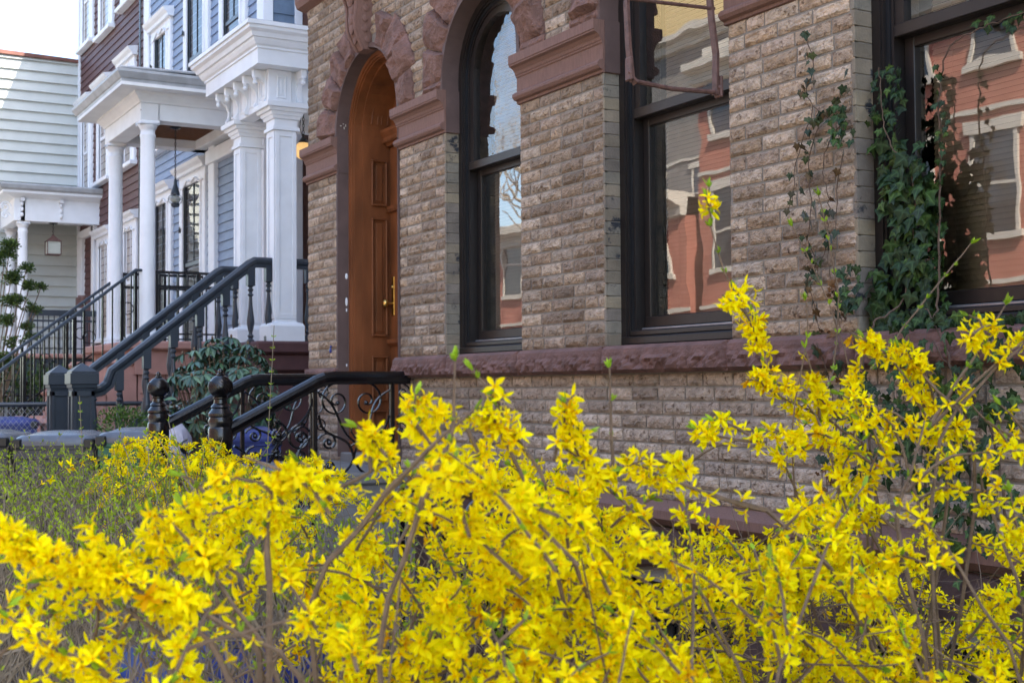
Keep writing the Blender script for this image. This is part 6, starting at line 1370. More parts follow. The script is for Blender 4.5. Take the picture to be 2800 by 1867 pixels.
def mkflower(rg):
    # four strap petals on a short tube, axis +z
    V = []; F = []; Cc = []; n = 0; half = rg.random()
    for k in range(4):
        a = math.pi/2*k+rg.normal(0, .14); L_ = rg.uniform(.0185, .0250); w_ = rg.uniform(.0034, .0045)
        open_ = (rg.uniform(.75, 1.4) if half > .22 else rg.uniform(.2, .5)); curl = rg.uniform(-.3, 1.0); tw = rg.normal(0, .30); side = rg.normal(0, .12)
        rows = 7; r_ = .0016; z = .003; ang = open_
        base = []
        for i in range(rows):
            t = i/(rows-1)
            ww = w_*(.42+.58*math.sin(min(1, t*1.8)*math.pi*.5)) if t < .58 else w_*(1-((t-.58)/.42)**1.5*.88)
            cup = .0016*math.sin(math.pi*min(1, t*1.1))
            for j, u in enumerate((-1, 0, 1)):
                tt = tw*t; du, dz = u*ww*math.cos(tt), u*ww*math.sin(tt)
                V.append((r_*math.cos(a)-(du+side*r_)*math.sin(a), r_*math.sin(a)+(du+side*r_)*math.cos(a), z+dz+(abs(u)*cup))); Cc.append((1.0, .84+.16*min(1, t*3), 1.0))
            st = L_/(rows-1); r_ += st*math.sin(ang); z += st*math.cos(ang); ang += curl/(rows-1)
        for i in range(rows-1):
            for j in range(2): F.append((n+i*3+j, n+i*3+j+1, n+i*3+j+4, n+i*3+j+3))
        n = len(V)
    for zz, rr_, cc in ((-.006, .0012, (.35, .7, 3)), (-.001, .0022, (.8, .8, 1)), (.004, .0022, (1.0, .62, 1))):
        for k in range(6): V.append((rr_*math.cos(k*math.pi/3), rr_*math.sin(k*math.pi/3), zz)); Cc.append(cc)
    for i in range(2):
        for k in range(6): F.append((n+i*6+k, n+i*6+(k+1) % 6, n+i*6+6+(k+1) % 6, n+i*6+6+k))
    return np.array(V), np.array(F), np.array(Cc)
FLW = [mkflower(prng) for _ in range(30)]
def mkbud(rg):
    # a tuft of three or four narrow folded leaves, axis +z
    V = []; F = []; n = 0
    for k in range(rg.integers(3, 5)):
        a = rg.uniform(0, 6.28); L_ = rg.uniform(.007, .014); w_ = L_*.17; o = rg.uniform(.1, .55)
        for t, ww in ((0, .3), (.35, 1), (.7, .8), (1, .08)):
            for u in (-1, 1): V.append((L_*t*math.sin(o)*math.cos(a)-u*ww*w_*math.sin(a), L_*t*math.sin(o)*math.sin(a)+u*ww*w_*math.cos(a), L_*t*math.cos(o)))
        for i in range(3): F.append((n+2*i, n+2*i+1, n+2*i+3, n+2*i+2))
        n = len(V)
    return np.array(V), np.array(F)
BUD = [mkbud(prng) for _ in range(10)]
def bez(P, n):
    # Catmull-Rom through the points
    P = np.array(P, float); k = len(P); out = []
    E_ = np.vstack([2*P[0]-P[1], P, 2*P[-1]-P[-2]])
    for s_ in np.linspace(0, k-1, n):
        i = min(int(s_), k-2); t = s_-i; p0, p1, p2, p3 = E_[i], E_[i+1], E_[i+2], E_[i+3]
        out.append(.5*((2*p1)+(-p0+p2)*t+(2*p0-5*p1+4*p2-p3)*t*t+(-p0+3*p1-3*p2+p3)*t**3))
    return np.array(out)
RF = random.Random(99)
def put_flower(nb, p, ax, sc_=1.0):
    v, f, c = FLW[RF.randrange(len(FLW))]; Rm = frame(ax, RF.uniform(0, 6.28))
    g = RF.uniform(.82, 1.08)
    if RF.random() < .025: c = c*np.array([.72, .48, 2.0])
    nb.add((v*sc_)@Rm.T+p, f, c*np.array([g, g*RF.uniform(.88, 1.04), 1.0]))
def put_bud(nb, p, ax, sc_=1.0, col=(1, 1, 1)):
    v, f = BUD[RF.randrange(len(BUD))]; Rm = frame(ax, RF.uniform(0, 6.28)); g = RF.uniform(.7, 1.2)
    nb.add((v*sc_)@Rm.T+p, f, np.array(col)*g)
ROOT = {'L': (-1.75, .35), 'M': (-1.55, 1.10), 'R': (-1.75, 1.85), 'B': (-4.8, 1.6), 'K': (-2.9, 2.45)}
BL_ = {'L': ('near forsythia bush in yellow bloom at the lower left, its long sprays reaching left', 1.0),
       'M': ('near forsythia bush in yellow bloom in the middle, covering the stoop steps', 1.0),
       'R': ('tall forsythia bush at the right, its yellow sprays rising past the sill before the ivy', 1.0),
       'B': ('far forsythia bush with small-looking yellow blossoms just before the black newel posts', 1.0),
       'K': ('forsythia bush in yellow bloom close to the basement wall, behind the near bushes', 1.0)}
for key in 'LMRBK':
    rx, ry = ROOT[key]
    root = empty('forsythia_bush', (rx, ry, 0), BL_[key][0], 'shrub', 'forsythia bushes in bloom')
    fl, bd, tw = NB(), NB(), MB()
    for (b, dens, stem, P) in SPR:
        if b != key: continue
        P = np.array(P)/1000.0; L_ = float(np.sum(np.linalg.norm(np.diff(P, axis=0), axis=1)))
        n = max(4, int(L_/.02)); Q = bez(P, n)
        r0, r1 = min(stem, 4)*.001, min(stem, 1.3)*.0008
        jit = np.array([[RF.uniform(-.0012, .0012) for _ in range(3)] for _ in range(n)])
        tw.tube((Q+jit).tolist(), [(r0+(r1-r0)*i/(n-1))*(1.25 if i % 2 else 1) for i in range(n)], 5)
        # stem on down to the root of the bush
        if RF.random() < .16 or stem > 3:
            b0 = Q[0]; d0 = norm(Q[0]-Q[1]); far = (key in 'BK')
            ex, ey = rx+RF.uniform(-.35, .35), ry+RF.uniform(-.25, .25)
            m1 = b0+d0*.12+np.array([0, 0, -.10]); m2 = np.array([(m1[0]*.45+ex*.55), (m1[1]*.45+ey*.55), m1[2]*.5]); S_ = bez([b0, m1, m2, [ex, ey, -.05]], 12)
            S_ += np.array([[RF.uniform(-.006, .006) for _ in range(3)] for _ in range(12)])*np.linspace(0, 1, 12)[:, None]
            tw.tube(S_.tolist(), [min(r0*(1+.6*i/11), .0034) for i in range(12)], 5)
        if dens < .01:
            m_ = int(L_/.03)
            for i in range(m_):
                q = Q[min(n-1, int((i+.5)*n/m_))]; k = min(n-2, int((i+.5)*n/m_)); t = norm(Q[k+1]-Q[k])
                for sg in (-1, 1): put_bud(bd, q, norm(t+sg*.7*np.array([RF.uniform(-1, 1), RF.uniform(-1, 1), .2])), 1.0)
            put_bud(bd, Q[-1], norm(Q[-1]-Q[-2]), 1.5); put_bud(bd, Q[-1], norm(Q[-1]-Q[-2]), 1.2); continue
        nodes = max(2, int(L_/.0135)); ph = RF.uniform(0, 6)
        for i in range(nodes):
            s_ = (i+.5)/nodes; k = min(n-2, int(s_*(n-1))); t = norm(Q[k+1]-Q[k]); q = Q[k]+(Q[k+1]-Q[k])*(s_*(n-1)-k)
            cl = .5+.5*math.sin(i*.95+ph)
            cnt = dens*3.5*(.14+1.3*cl*cl); c_ = int(cnt)+(1 if RF.random() < cnt-int(cnt) else 0)
            for _ in range(c_):
                a = np.array([RF.gauss(0, 1), RF.gauss(0, 1), RF.gauss(-.25, .9)]); a -= t*np.dot(a, t)*.6; a = norm(a)
                ped = RF.uniform(.003, .012); put_flower(fl, q+a*ped, a, RF.uniform(.56, .82))
            if RF.random() < .16: put_bud(bd, q, norm(t*.6+np.array([RF.uniform(-1, 1), RF.uniform(-1, 1), .5])), 1.1)
        if RF.random() < .55: put_bud(bd, Q[-1], norm(Q[-1]-Q[-2]), 1.5)
    # bare older twigs crossing inside the bush
    nb_, zc, sp_ = {'L': (170, 1.0, .5), 'M': (240, 1.0, .75), 'R': (240, .95, .75), 'B': (90, .8, .6), 'K': (110, .7, .7)}[key]
    off = {'L': (.45, -.02), 'M': (.0, .0), 'R': (-.10, -.15), 'B': (0, 0), 'K': (.2, 0)}[key]
    for i in range(nb_):
        p = np.array([rx+off[0]+RF.gauss(0, sp_*.55), ry+off[1]+RF.gauss(0, sp_*.32), RF.uniform(.25, zc+.12)])
        if p[0] > -.95: p[0] = -.95-RF.random()*.5
        d_ = norm(np.array([RF.gauss(0, 1), RF.gauss(0, 1), RF.gauss(.25, .5)])); L_ = RF.uniform(.25, .75)
        pts = [p]; 
        for j in range(7): d_ = norm(d_+np.array([RF.gauss(0, .13), RF.gauss(0, .13), RF.gauss(-.01, .12)])); pts.append(pts[-1]+d_*L_/7)
        mx_ = max(q[2] for q in pts)
        if mx_ > 1.27: pts = [q-np.array([0, 0, mx_-1.27+RF.uniform(0, .2)]) for q in pts]
        if min(math.hypot(q[0], q[1]) for q in pts) < 1.0: continue
        r_ = RF.uniform(.0007, .0022); tw.tube([tuple(q) for q in pts], [r_*(1-.5*j/7) for j in range(8)], 4)
    tw.build('branches', M['twig'] if key in 'LMR' else M['twig'], root, smooth=True)
    fl.build('blossoms', M['petal'], root); bd.build('leaf_buds', M['bud'], root)
# ---------------- budding privet hedge at the left
root = empty('privet_hedge', (-4.2, .85, 0), 'grey twiggy hedge breaking into small yellow-green leaf along the pavement at the left', 'hedge')
tw, bd = MB(), NB()
def hz(x): return 1.185+.04*noise.noise(Vector((x*1.7, .3, 0)))
for i in range(2300):
    x = -(2.0+4.2*RF.random()**.9); y = RF.uniform(.45, 1.35)+(-x-4)*.05
    if math.hypot(x, y) < 1.95: continue
    top = hz(x)+RF.uniform(-.30, .04)+(.0 if RF.random() < .97 else .12)
    L_ = RF.uniform(.25, .6); p = np.array([x, y, top]); d_ = norm(np.array([RF.gauss(0, .45), RF.gauss(0, .45), -1.0])); pts = [p]
    for j in range(6): d_ = norm(d_+np.array([RF.gauss(0, .22), RF.gauss(0, .22), RF.gauss(0, .1)])); pts.append(pts[-1]+d_*L_/6)
    r_ = RF.uniform(.0009, .0019); tw.tube([tuple(q) for q in pts], [r_*(.6+j/6) for j in range(7)], 3, cap=False)
    if top > hz(x)-.16:
        for j in range(RF.randint(4, 9)):
            k = RF.random()**1.5*2.4; q = pts[int(k)]+(pts[int(k)+1]-pts[int(k)])*(k-int(k))
            put_bud(bd, q, norm(np.array([RF.gauss(0, .8), RF.gauss(0, .8), 1])), RF.uniform(.8, 1.35), (1.15, 1.0, 1))
for i in range(420):
    x = -RF.uniform(1.9, 6.0); y = RF.uniform(.5, 1.4)
    if math.hypot(x, y) < 1.9: continue
    p = np.array([x, y, 0.0]); d_ = norm(np.array([RF.gauss(0, .3), RF.gauss(0, .3), 1.0])); pts = [p]; L_ = RF.uniform(.8, 1.1)
    for j in range(8): d_ = norm(d_+np.array([RF.gauss(0, .15), RF.gauss(0, .15), .1])); pts.append(pts[-1]+d_*L_/8)
    r_ = RF.uniform(.002, .0045); tw.tube([tuple(q) for q in pts], [r_*(1-.6*j/8) for j in range(9)], 4, cap=False)
# a few tall shoots with paired leaves
for (x, y, z0, dx, dy, dz, n_) in ((-4.62, .97, 1.1, -.02, -.02, .33, 16), (-4.35, 1.50, 1.05, .0, .05, .62, 22), (-4.4, 1.12, 1.1, -.12, -.06, .20, 9), (-4.3, 1.36, 1.1, .10, .16, .22, 8), (-4.7, .70, 1.1, -.10, -.06, .15, 7), (-4.5, 1.2, 1.05, .02, .02, .21, 9), (-4.4, 1.28, 1.05, .03, .03, .2, 8)):
    pts = bez([[x, y, z0-.3], [x+dx*.3, y+dy*.3, z0], [x+dx, y+dy, z0+dz]], 14); tw.tube(pts.tolist(), [.0030-.0017*i/13 for i in range(14)], 5)
    for i in range(n_):
        q = pts[4+int(9*i/n_)]+(pts[min(13, 5+int(9*i/n_))]-pts[4+int(9*i/n_)])*((9*i/n_) % 1)
        for sg in (-1, 1): put_bud(bd, q, norm(np.array([sg*.5, sg*.6, .6])), .95)
tw.build('twigs', M['greytwig'], root, smooth=True); bd.build('leaves', M['bud'], root)
# ---------------- leaf helper for broad leaves
def mkleaf(out, L_, W_, cup=.12, bend=.25):
    # out: list of (t along, half width) ; returns verts with midrib, faces quads
    V = []; F = []
    for t, w_ in out:
        for u in (-1, 0, 1): V.append((u*w_*W_, t*L_, abs(u)*w_*W_*cup*3-bend*L_*t*t))
    for i in range(len(out)-1):
        for j in range(2): F.append((i*3+j, i*3+j+1, i*3+j+4, i*3+j+3))
    return np.array(V), np.array(F)
def leafcols(n, base, rib): return np.array([base if i % 3 != 1 else rib for i in range(n)])
ELL = [(0, .05), (.15, .45), (.4, .9), (.6, 1.0), (.8, .75), (.95, .3), (1, .02)]
# ivy leaf: five-lobed fan about the stalk
def mkivy(rg):
    prof = [(0, .16), (22, .44), (40, .36), (62, .62), (80, .50), (90, .58)]
    ang = []; rad = []
    base = [(-178, .10), (-150, .36), (-128, .50), (-100, .42), (-72, .72+.1*rg.random()), (-48, .50+.06*rg.random()), (-22, .60), (0, 1.0), (22, .60), (48, .50+.06*rg.random()), (72, .72+.1*rg.random()), (100, .42), (128, .50), (150, .36), (178, .10)]
    V = [(0, 0, 0)]
    for a, r_ in base:
        r_ *= rg.uniform(.93, 1.07); a = math.radians(a)
        V.append((r_*.5*math.sin(a), r_*.56*math.cos(a), 0))
    V = np.array(V); V[:, 1] += .05
    d = V[:, 0]; V[:, 2] = .35*np.abs(d)**1.3*rg.uniform(-.3, .6)-.25*np.maximum(V[:, 1], 0)**2*rg.uniform(.4, 1.4)
    # half-way ring for the veins
    Rg = V[1:]*.5; Rg[:, 2] += .015
    A = np.vstack([V[:1], Rg, V[1:]]); k = len(base); F = []
    for i in range(k-1):
        F.append((0, 1+i, 2+i, 0)); F.append((1+i, 1+k+i, 2+k+i, 2+i))
    return A, F, k
IVY = [mkivy(prng) for _ in range(8)]
def put_ivy(vs, fs, cs, p, nrm, up, s_, col, rib):
    A, F, k = IVY[RF.randrange(8)]; z = norm(nrm); y = norm(up-z*np.dot(up, z)); x = np.cross(y, z)
    n = len(vs); W_ = (A*s_)@np.stack([x, y, z])+p
    vs.extend(W_.tolist())
    for i in range(len(A)):
        isrib = (i == 0) or (i <= k and (i-1) in (4, 7, 10)) 
        c = rib if isrib else col; cs.append(c)
    for f in F: fs.append(tuple(n+q for q in dict.fromkeys(f)))
def ivy_obj(name, vs, fs, cs, root):
    m = MB(); m.v = [tuple(v) for v in vs]; m.f = fs; m.mi = [0]*len(fs); m.c = cs; return m.build(name, M['ivy'], root, smooth=False, col=True)
def strand(tw, P, r0=.003, r1=.0012, jit=.006):
    L_ = sum(math.dist(a, b_) for a, b_ in zip(P[:-1], P[1:])); n = max(5, int(L_/.03)); Q = bez(P, n)
    Q = Q+np.array([[RF.uniform(-jit, jit), RF.uniform(-.003, .003), RF.uniform(-jit, jit)] for _ in range(n)])
    tw.tube(Q.tolist(), [r0+(r1-r0)*i/(n-1) for i in range(n)], 5); return Q
DARK = [(.012, .029, .006), (.018, .041, .008), (.009, .023, .006), (.028, .056, .009), (.014, .032, .010)]
root = empty('climbing_ivy', (-3.1, 3.25, 0), 'dense dark green ivy climbing the frame of the right-hand window and spilling over the sill', 'ivy')
vs, fs, cs, tw = [], [], [], MB()
def ivyleaf(x, z, y, s_, cols=DARK, tilt=.5):
    c = RF.choice(cols); g = RF.uniform(.75, 1.25); c = tuple(q*g for q in c); rib = tuple(min(1, q*2.2+.012) for q in c)
    nrm = np.array([RF.gauss(.12, tilt), -1.0, RF.gauss(.35, tilt*.8)]); up = np.array([RF.gauss(0, .45), -.15, -1.0])
    put_ivy(vs, fs, cs, np.array([x, y, z]), nrm, up, s_, c, rib)
for P in ([(-3.12, 3.30, .0), (-3.15, 3.24, .9), (-3.22, 3.23, 1.45), (-3.14, 3.2, 1.64), (-3.12, 3.33, 1.75), (-3.08, 3.34, 2.1), (-3.16, 3.3, 2.3), (-3.17, 3.28, 2.52)],
          [(-3.0, 3.24, .5), (-2.95, 3.23, 1.1), (-2.92, 3.21, 1.5), (-2.98, 3.33, 1.72), (-2.985, 3.36, 2.1), (-2.975, 3.38, 2.52), (-2.80, 3.40, 2.60), (-2.60, 3.42, 2.62)],
          [(-2.85, 3.25, .6), (-2.78, 3.24, 1.2), (-2.85, 3.22, 1.55), (-3.0, 3.3, 1.7)], [(-2.65, 3.25, .9), (-2.70, 3.24, 1.3), (-2.9, 3.22, 1.58)]):
    strand(tw, P, .005, .002)
def col_w(z):   # horizontal reach of the dense column at height z
    if z < 1.64: return -3.14, -2.90
    if z < 1.85: return -3.27, -3.02
    if z < 2.10: return -3.22, -3.01
    if z < 2.25: return -3.23, -3.03
    if z < 2.36: return -3.27, -3.10
    return -3.28, -3.13
for i in range(330):
    z = 1.62+.92*RF.random()**1.1; a, b_ = col_w(z)
    x = RF.uniform(a, b_); depth = 3.24 if x < -3.27 else RF.uniform(3.32, 3.368)
    if z > 2.25 and RF.random() < .35: continue
    ivyleaf(x, z, depth-.01, RF.uniform(.062, .098) if z < 2.3 else RF.uniform(.042, .065))
for i in range(30): ivyleaf(RF.uniform(-3.34, -3.22), RF.uniform(1.70, 1.86), 3.23, RF.uniform(.045, .06))
for i in range(30): ivyleaf(RF.gauss(-3.31, .03), RF.uniform(2.28, 2.42), 3.23, RF.uniform(.04, .06))
for i in range(150):
    x = RF.uniform(-3.12, -2.5); z = 1.64+.03*RF.random() if RF.random() < .45 else RF.uniform(1.35, 1.64); ivyleaf(x, z, 3.18 if z < 1.64 else RF.uniform(3.2, 3.33), RF.uniform(.045, .07))
for i in range(150): ivyleaf(RF.gauss(-2.88, .16), RF.uniform(1.08, 1.5), 3.22, RF.uniform(.045, .075))
for i in range(70): ivyleaf(RF.gauss(-3.22, .05), RF.uniform(1.15, 1.5), 3.225, RF.uniform(.04, .06))
for i in range(60): ivyleaf(RF.gauss(-2.75, .08), RF.uniform(.93, 1.12), 3.20, RF.uniform(.04, .065))
for i in range(60): ivyleaf(RF.gauss(-3.0, .12), RF.uniform(.2, .9), 3.20, RF.uniform(.04, .065))
for i in range(110): ivyleaf(RF.uniform(-3.10, -3.0), 1.66+.5*RF.random()**1.4, RF.uniform(3.375, 3.395), RF.uniform(.05, .08))
for i in range(26): ivyleaf(-2.975+RF.gauss(0, .018), RF.uniform(2.12, 2.52), 3.36, RF.uniform(.03, .045))
for i in range(30): ivyleaf(RF.uniform(-2.88, -2.45), 2.60+RF.gauss(0, .022), 3.42, RF.uniform(.045, .065))
ivy_obj('leaves', vs, fs, cs, root); tw.build('stems', M['vine'], root, smooth=True)
# thin half-dead ivy on the brick pier
root = empty('sparse_ivy', (-3.5, 3.27, 0), 'thin straggling half-dry ivy strands on the brick pier left of the dense ivy', 'ivy')
vs, fs, cs, tw = [], [], [], MB()
DRY = [(.035, .055, .025), (.05, .055, .025), (.06, .05, .028), (.03, .05, .032), (.055, .07, .03), (.075, .085, .075), (.09, .055, .025)]
Y_ = 3.262
ST = [([(-3.50, 2.72), (-3.47, 2.62), (-3.475, 2.56), (-3.51, 2.50), (-3.47, 2.45), (-3.53, 2.34), (-3.57, 2.24), (-3.585, 2.14), (-3.615, 2.09)], 30),
      ([(-3.47, 2.45), (-3.40, 2.41), (-3.36, 2.44), (-3.31, 2.48), (-3.27, 2.44)], 12), ([(-3.42, 2.42), (-3.45, 2.36), (-3.50, 2.27), (-3.49, 2.12), (-3.51, 1.98), (-3.475, 1.90), (-3.50, 1.80), (-3.47, 1.70), (-3.46, 1.64)], 46),
      ([(-3.30, 2.36), (-3.38, 2.33), (-3.43, 2.22), (-3.40, 2.10), (-3.41, 1.98), (-3.40, 1.85), (-3.36, 1.70), (-3.35, 1.2), (-3.36, .6)], 26),
      ([(-3.33, 2.25), (-3.36, 2.12), (-3.37, 2.0), (-3.43, 1.92), (-3.47, 1.84)], 12), ([(-3.42, 1.6), (-3.40, 1.4), (-3.44, 1.2), (-3.42, .9)], 26), ([(-3.33, 1.62), (-3.31, 1.4), (-3.27, 1.1)], 14)]
for P, n_ in ST:
    Q = strand(tw, [(a, Y_-(.045 if 1.50 < z < 1.64 else 0), z) for a, z in P], .0022, .0014, .005)
    for i in range(n_):
        q = Q[RF.randrange(len(Q))]; s_ = RF.uniform(.03, .058)
        c = RF.choice(DRY); g = RF.uniform(.7, 1.2); c = tuple(v*g for v in c)
        put_ivy(vs, fs, cs, q+np.array([RF.gauss(0, .012), -.012, RF.gauss(0, .008)]), np.array([RF.gauss(0, 1.2), -1, RF.gauss(0, .6)]), np.array([RF.gauss(0, .4), 0, -1.0]), s_, c, tuple(v*1.5 for v in c))
BRN = [(.16, .075, .028), (.12, .055, .022), (.20, .10, .04)]
for (x, z, n_, sx, sz) in ((-3.37, 1.80, 7, .012, .035), (-3.36, 1.62, 8, .02, .03), (-3.34, 1.30, 24, .03, .14), (-3.42, 1.12, 18, .03, .12)):
    for i in range(n_):
        put_ivy(vs, fs, cs, np.array([x+RF.gauss(0, sx), Y_-.02, z+RF.gauss(0, sz)]), np.array([RF.gauss(0, 1), -1, RF.gauss(0, 1)]), np.array([RF.gauss(0, 1), 0, -1.0]), RF.uniform(.03, .05), RF.choice(BRN), (.2, .11, .05))
ivy_obj('leaves', vs, fs, cs, root); tw.build('stems', M['vine'], root, smooth=True)
# ---------------- rhododendron
root = empty('rhododendron', (-9.75, 3.1, 0), 'rhododendron with drooping whorls of leathery leaves between the two stoops', 'shrub')
lf, tw = NB(), MB(); LV, LF = mkleaf(ELL, 1.0, .17, .25, .22)
RH = [(.045, .095, .055), (.06, .12, .06), (.035, .075, .05), (.075, .13, .07), (.05, .10, .075)]
for i in range(170):
    u = norm(np.array([RF.gauss(0, 1), RF.gauss(0, 1), RF.gauss(.2, 1)])); r_ = RF.uniform(.55, 1.0)
    c = np.array([-9.78, 3.07, 1.36])+u*r_*np.array([.48, .50, .50])
    ax = norm(u+np.array([0, 0, .7])); tw.tube([tuple(np.array([-9.78, 3.07, .5])*.0+np.array([-9.78, 3.07, .6])+(c-np.array([-9.78, 3.07, .6]))*t+np.array([0, 0, -.06*math.sin(t*3.1)])) for t in (0.25, .5, .75, 1)], [.007, .005, .004, .003], 4)
    nl = RF.randint(6, 9); ph = RF.uniform(0, 6)
    for k in range(nl):
        a = ph+2*math.pi*k/nl; Fm = frame(ax, a); el = RF.uniform(.15, .9)
        yd = Fm[:, 0]*math.cos(el)-np.array([0, 0, 1])*math.sin(el)*.9+ax*.15; yd = norm(yd); zd = norm(ax-yd*np.dot(ax, yd)); xd = np.cross(yd, zd)
        base = np.array(RH[RF.randrange(5)])*RF.uniform(.7, 1.3)
        lf.add((LV*RF.uniform(.075, .11))@np.stack([xd, yd, zd])+c, LF, leafcols(len(LV), base, base*1.5))
    put = tw.ball(tuple(c+ax*.012), .010, 6, 4, 1, 1, 1.6)
tw.tube([(-9.78, 3.07, -.05), (-9.76, 3.05, .4), (-9.78, 3.07, .8)], [.03, .024, .015], 8)
lf.build('leaves', M['rhodo'], root, smooth=True); tw.build('stems', M['twig'], root)
# ---------------- boxwood, juniper-like evergreen, hedge behind the rails
def cloud(name, label, blobs, n_, size, cols, trunk, cat='shrub', shell=.6):
    root = empty(name, (trunk[0], trunk[1], 0), label, cat); lf, tw = NB(), MB(); V_, F_ = mkleaf([(0, .1), (.4, .9), (.75, .8), (1, .1)], 1.0, .26, .2, .1)
    tot = sum(b[3]*b[4]*b[5] for b in blobs)
    for (x, y, z, a, b_, c) in blobs:
        k = int(n_*(a*b_*c)/tot)
        tw.tube([(trunk[0], trunk[1], -.05), (trunk[0]*.7+x*.3, trunk[1]*.7+y*.3, z*.5), (x, y, z)], [.03*size*12, .018*size*12, .006], 6)
        for i in range(k):
            u = norm(np.array([RF.gauss(0, 1), RF.gauss(0, 1), RF.gauss(0, 1)])); r_ = shell+(1-shell)*RF.random() if RF.random() < .75 else RF.random()
            lump = 1+.22*noise.noise(Vector(u*2.3+np.array([x, y, z])*3))
            p = np.array([x, y, z])+u*np.array([a, b_, c])*r_*lump
            if noise.noise(Vector(p*(2.2/max(a, c)*.5))) < -.22: continue
            ax = norm(u+np.array([RF.gauss(0, .6), RF.gauss(0, .6), RF.gauss(.5, .6)])); Fm = frame(ax, RF.uniform(0, 6.3))
            base = np.array(RF.choice(cols))*RF.uniform(.65, 1.35); lf.add((V_*size*RF.uniform(.7, 1.3))@np.stack([Fm[:, 0], ax, Fm[:, 1]])+p, F_, leafcols(len(V_), base, base*1.2))
    lf.build('leaves', M['leafsmall'], root); tw.build('stems', M['twig'], root)
GR = [(.05, .10, .015), (.075, .14, .02), (.035, .075, .015), (.10, .17, .03)]
cloud('boxwood_shrub', 'small bright green clipped boxwood before the grey turned balusters', [(-11.15, 2.62, 1.08, .26, .26, .24), (-10.95, 2.88, 1.04, .2, .2, .2), (-11.1, 2.85, .8, .3, .3, .4)], 7500, .030, GR, (-11.1, 2.7))
DG = [(.035, .07, .018), (.055, .10, .02), (.025, .05, .02), (.08, .12, .02)]
def src(x, y, d): return tuple((Vector((0, 0, 1.45))+(_F+_Rt*((x-1400)/3550)-_U*((y-933.5)/3550))*d))
cloud('evergreen_tree', 'small-leaved dark evergreen with tufted boughs at the left edge before the far porch columns',
      [(*p, a, a, c) for p, a, c in (((-17.9, 2.78, 3.35), .13, .10), ((-17.95, 2.72, 3.18), .16, .12), ((-17.85, 2.98, 3.05), .10, .07), ((-17.92, 2.80, 2.92), .15, .09), ((-17.85, 3.02, 2.82), .12, .07), ((-17.80, 3.15, 2.80), .10, .05), ((-17.9, 2.82, 2.62), .16, .08),
        ((-17.86, 2.98, 2.55), .12, .06), ((-17.84, 3.10, 2.50), .09, .05), ((-17.9, 2.76, 2.36), .14, .08), ((-17.86, 2.98, 2.28), .10, .06), ((-17.9, 2.84, 2.08), .14, .08), ((-17.84, 3.05, 2.16), .10, .05), ((-17.9, 2.70, 1.85), .16, .1))], 9000, .034, DG, (-17.95, 2.5), 'tree', .2)
cloud('yew_hedge', 'dark green clipped hedge seen through the metal stair railings', [(-20.8, 3.3, 1.55, .6, .75, .45), (-20.8, 2.6, 1.45, .6, .6, .45), (-20.6, 3.9, 1.4, .5, .5, .4)], 3500, .07, DG, (-20.8, 3.1))
# ================================================================ GROUND, STREET, THE HOUSES ACROSS
def sheet(name, x0, x1, y0, y1, z, mt, n=1):
    m = MB(); m.add([(x0, y0, z), (x1, y0, z), (x1, y1, z), (x0, y1, z)], [(0, 1, 2, 3)]); o = m.build(name, mt); return tag(o, kind='structure')
sheet('ground', -300, 300, -300, 300, -.16, M['soil'])
m = MB(); m.box(-80, 40, .55, 14, -.15, -.02); tag(m.build('yard', M['soil']), kind='structure')
m = MB(); m.box(-80, 40, -2.4, .55, -.15, 0); tag(m.build('pavement', M['concrete']), kind='structure')
m = MB(); m.bbox(-80, 40, -2.56, -2.4, -.16, .003, .01); tag(m.build('kerb', M['stoopstone']), kind='structure')
sheet('road', -80, 40, -10.0, -2.56, -.13, M['asphalt'])
m = MB(); m.box(-80, 40, -13.2, -10.0, -.15, 0); tag(m.build('opposite_pavement', M['concrete']), kind='structure')
def across(name, label, x0, x1, h, y, wallm, cols, floors, trim, corn=True):
    root = empty(name, ((x0+x1)/2, y, 0), label, 'house')
    m = MB(); m.box(x0, x1, y-9, y, -.1, h); m.build('wall', wallm, root)
    if corn:
        m = MB(); m.prism([(y, h-.5), (y+.15, h-.45), (y+.2, h-.2), (y+.5, h-.1), (y+.5, h+.1), (y-9, h+.1), (y-9, h)], 'X', x0, x1); m.build('cornice', trim, root)
    m = MB(); z = 3.4
    while z < h-1.5: m.box(x0, x1, y, y+.05, z-.1, z); z += 3.3
    m.build('belt_course', trim, root)
    for f in range(floors):
        for k in range(cols):
            cx_ = x0+(k+.5)*(x1-x0)/cols; z0 = 1.0+3.3*f
            m = MB(); m.box(cx_-.62, cx_+.62, y, y+.10, z0-.14, z0); m.box(cx_-.62, cx_+.62, y, y+.08, z0+1.9, z0+2.15)
            m.box(cx_-.52, cx_-.44, y, y+.06, z0, z0+1.9); m.box(cx_+.44, cx_+.52, y, y+.06, z0, z0+1.9); m.box(cx_-.44, cx_+.44, y, y+.05, z0+.92, z0+.98)
            wn = m.build('window', trim, root)
            m = MB(); m.box(cx_-.45, cx_+.45, y, y+.02, z0, z0+1.9); m.build('pane', M['farglass2'], wn)
    return root
M['farglass2'] = mat('dark_window_across_street', (.03, .035, .045), .08, .1, 3, spec=.8)
across('red_brick_house', 'red brick row house across the street, behind the viewer, with pale stone lintels', -13.5, -2.0, 10.5, -13.2, M['redbrick'], 6, 3, M['stonetrim'])
across('red_brick_house', 'second red brick row house across the street, one bay further left', -25.5, -13.6, 9.3, -13.2, M['redbrick'], 6, 3, M['stonetrim'])
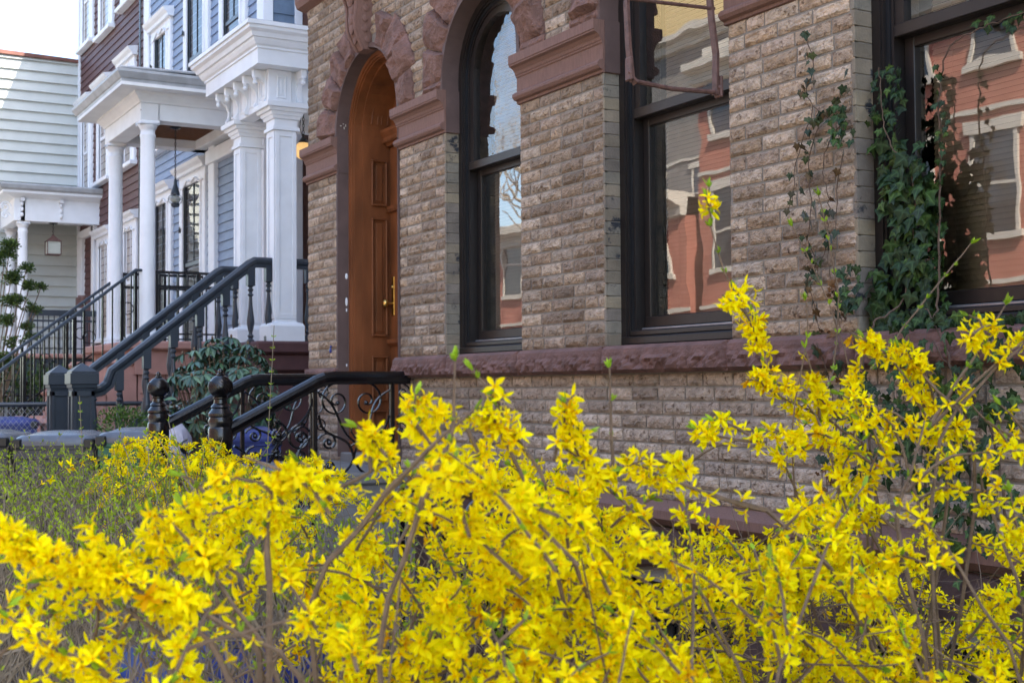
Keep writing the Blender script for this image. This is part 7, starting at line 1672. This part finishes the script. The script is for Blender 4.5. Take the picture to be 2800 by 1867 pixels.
across('red_brick_house', 'low red brick house across the street at the far end', -36, -26.0, 6.2, -13.2, M['redbrick'], 4, 2, M['stonetrim'])
across('pale_brick_house', 'pale stone-fronted house across the street, right of the red ones', -1.8, 12, 10.5, -13.2, M['tanwall'], 6, 3, M['stonetrim'])
across('yellow_apartment_block', 'tall yellow apartment block rising behind the red brick houses', -52, -30.0, 23, -27, M['tanwall'], 8, 0, M['stonetrim'], False)
across('grey_rear_house', 'plain grey house standing between the red houses and the yellow block across the street', -42, -25.0, 14.6, -23, M['greystone'], 6, 3, M['stonetrim'])
def bare_tree(x, y, h, seed, label):
    rr = random.Random(seed); root = empty('bare_street_tree', (x, y, 0), label, 'tree', 'bare trees across the street')
    tr = MB(); cr = MB()
    def grow(p, d, L_, r_, dep):
        pts = [p]; n = 5; q = Vector(p); dd = Vector(d)
        for i in range(n):
            dd = (dd+Vector((rr.uniform(-.22, .22), rr.uniform(-.22, .22), rr.uniform(-.05, .14)))).normalized(); q = q+dd*L_/n; pts.append(tuple(q))
        (tr if dep == 0 else cr).tube(pts, [r_*(1-.45*i/n) for i in range(n+1)], 7 if dep < 2 else 4, cap=False)
        if dep >= 4: return
        for k in range(3 if dep < 3 else 4):
            t = pts[rr.randint(2, n)]; a = dd+Vector((rr.uniform(-1, 1), rr.uniform(-1, 1), rr.uniform(-.15, .7)))*.85
            grow(t, a.normalized(), L_*rr.uniform(.6, .82), r_*rr.uniform(.45, .6), dep+1)
    grow((x, y, 0), (0, 0, 1), h*.36, .20, 0)
    tr.build('trunk', M['bark'], root, smooth=True); cr.build('crown', M['bark'], root, smooth=True)
bare_tree(-26.0, -10.8, 10.5, 3, 'bare grey street tree across the road at the far edge of the second red house')
bare_tree(-10.0, -10.6, 9, 8, 'bare grey street tree across the road before the first red house')
bare_tree(-29.0, -10.8, 11, 21, 'bare tall street tree across the road near the yellow block')
bare_tree(-32.5, -11.0, 15, 5, 'bare very tall street tree before the low red house across the road')
bare_tree(-17.9, -10.9, 10, 17, 'bare spreading street tree between the two red houses across the road')
